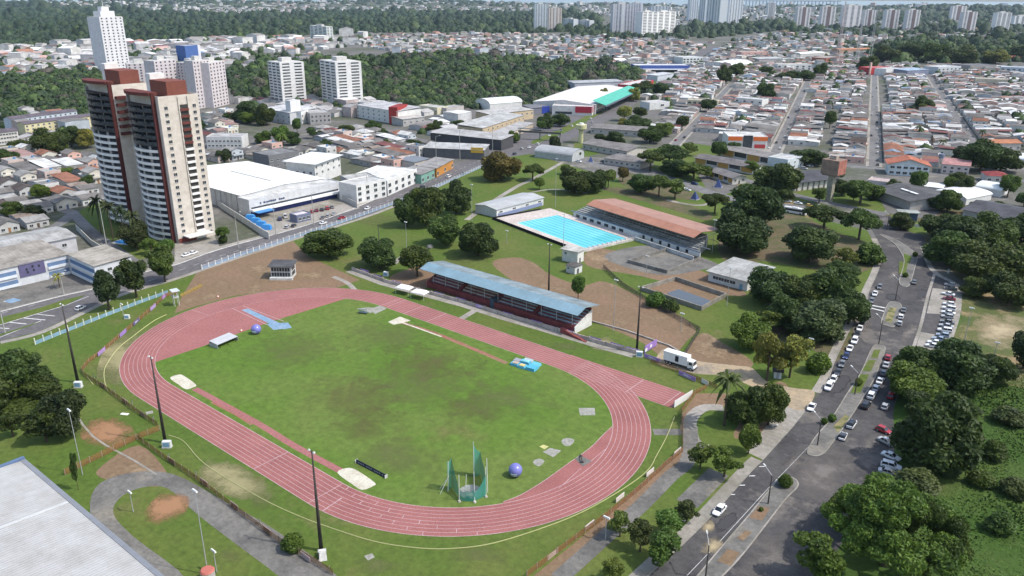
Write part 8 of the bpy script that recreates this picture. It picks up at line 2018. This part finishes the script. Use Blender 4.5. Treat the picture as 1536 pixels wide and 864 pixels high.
for i, (st, u, sd, c) in enumerate([('s2', 40, 1, 'white'), ('s2', 66, -1, 'dark'), ('s2', 95, 1, 'white'), ('s2', 140, 1, 'silver'), ('s2', 210, -1, 'navy'), ('s2', 300, 1, 'white'), ('s4', 92, 1, 'white'), ('s4', 120, -1, 'grey'), ('s4', 200, 1, 'white'), ('s4', 310, -1, 'white'), ('s3', 60, 1, 'dark'), ('s3', 44, -1, 'red'), ('s3', 150, 1, 'white')]):
    p = UV(u, STR[st](u)+sd*2.2); car(p[0], p[1], math.atan2(GD[1], GD[0]), kinds[i % 6], c, f"{c} {KW[kinds[i % 6]]} parked in the {SN[st]}, {ordn([0, 1, 2, 3, 4, 5, 0, 1, 2, 3, 1, 0, 2][i])} from its near end", 'cars in the side streets', .045)
# bus
A, B = G2(1178, 318), G2(1207, 323); r = thing('bus', 'white city bus with dark window band on the cross road', 'bus', ((A[0]+B[0])/2, (A[1]+B[1])/2, .03), math.atan2(B[1]-A[1], B[0]-A[0])); L = 11.5
part(r, 'body', MB().box(-L/2, L/2, -1.25, 1.25, .35, 3.1), M_CAR, (.70, .70, .70)); part(r, 'window_band', MB().box(-L/2+.5, L/2-.4, -1.28, 1.28, 1.55, 2.55), M_CGLASS); part(r, 'windscreen', MB().box(L/2+.001, L/2+.03, -1.1, 1.1, 1.3, 2.7), M_CGLASS); part(r, 'roof_unit', MB().box(-1.5, 1.5, -.8, .8, 3.101, 3.4), M_CLEAN, (.6, .6, .6)); part(r, 'door', MB().box(L/2-1.6, L/2-.5, -1.3, -1.281, .45, 2.5), M_CGLASS)
for x in (-L/2+2.4, L/2-2.6):
    for y in (-1.12, 1.12): part(r, 'wheel', MB().tube((x, y-.16, .5), (x, y+.16, .5), .5, n=14), M_RUBBER)
# ------------------------------------------------------------------ small street things
for i, (x, y, hgt, lab) in enumerate([(1042, 299, 4.2, 'blue triangular sculpture on the grass behind the pool stand'), (1077, 281, 4.8, 'blue pyramid sculpture at the school corner'), (886, 243, 3.6, 'violet blue pointed sculpture on the roundabout')]):
    p = G(x, y); r = thing('sculpture', lab, 'sculpture', p, .3*i, 'blue pointed sculptures'); w_ = hgt*.42
    part(r, 'spire', MB().hull([(-w_, -w_, .3), (w_, -w_, .3), (w_, w_, .3), (-w_, w_, .3)], [(-.2, -.2, hgt), (.2, -.2, hgt), (.2, .2, hgt), (-.2, .2, hgt)]), M_CLEAN, (.05, .075, .19)); part(r, 'plinth', MB().box(-w_-.4, w_+.4, -w_-.4, w_+.4, 0, .299), M_CONC, (.4, .4, .4))
p = G(645, 372); r = thing('boulder', 'big grey boulder beside the park tree', 'rock', p); mb = MB(); mb.sphere((0, 0, .6), 1.6, 9, 6, .7); rb = random.Random(2); mb.v = [(x*rb.uniform(.85, 1.15), y*rb.uniform(.8, 1.1), max(0, z*rb.uniform(.85, 1.1))) for x, y, z in mb.v]; part(r, 'rock', mb, M_CONC, (.30, .29, .27))
for (x, y, lab, rz) in [(1366, 341, 'left of two white sign boards at the avenue head', .2), (1375, 344, 'right of two white sign boards at the avenue head', .2)]:
    p = G(x, y); r = thing('sign_board', lab, 'sign', p, math.atan2(RX[1], RX[0])-.25); part(r, 'panel', MB().box(-1.3, 1.3, -.06, .06, 1.2, 2.6), M_CLEAN, WHITE); part(r, 'post', MB().box(-.08, .08, -.05, .05, 0, 1.199), M_METAL, GREY)
p = G(1360, 330); r = thing('gate_house', 'dark blue gate house with flat grey roof at the avenue head', 'building', p, math.atan2(RX[1], RX[0])-.2); part(r, 'wall', MB().box(-4, 4, -2.5, 2.5, 0, 4.2), M_WALL, (.06, .09, .16)); part(r, 'roof', MB().box(-5, 5, -3.4, 3.4, 4.2, 4.5), M_CONC, (.35, .37, .34)); part(r, 'door', MB().box(-.6, .6, -2.57, -2.5, 0, 2.2), M_CLEAN, (.02, .03, .05))
p = G(1422, 410); r = thing('marker_post', 'short white post on the pavement above the parking bay', 'post', p); part(r, 'post', MB().box(-.25, .25, -.25, .25, 0, 1.7), M_CONC, (.62, .64, .62)); part(r, 'cap', MB().box(-.3, .3, -.3, .3, 1.701, 1.85), M_CONC, (.5, .5, .5))
for i, (x, y) in enumerate([(1022, 783), (987, 820), (1162, 640)]):
    p = G(x, y); r = thing('bench', ['white bench on the grass strip beside the lone sedan', 'white bench lower on the grass strip', 'stone bench at the driveway corner'][i], 'bench', p, .9); part(r, 'seat', MB().box(-.9, .9, -.25, .25, .38, .48), M_CONC, (.62, .62, .6))
    for sx in (-.6, .6): part(r, 'leg', MB().box(sx-.1, sx+.1, -.2, .2, 0, .379), M_CONC, (.5, .5, .48))
for o in COL.objects:
    if o.parent is None:
        for k in ('W', 'D', 'H'):
            if k in o.keys(): del o[k]
import os
if not os.environ.get('NOHAZE'): make_haze()
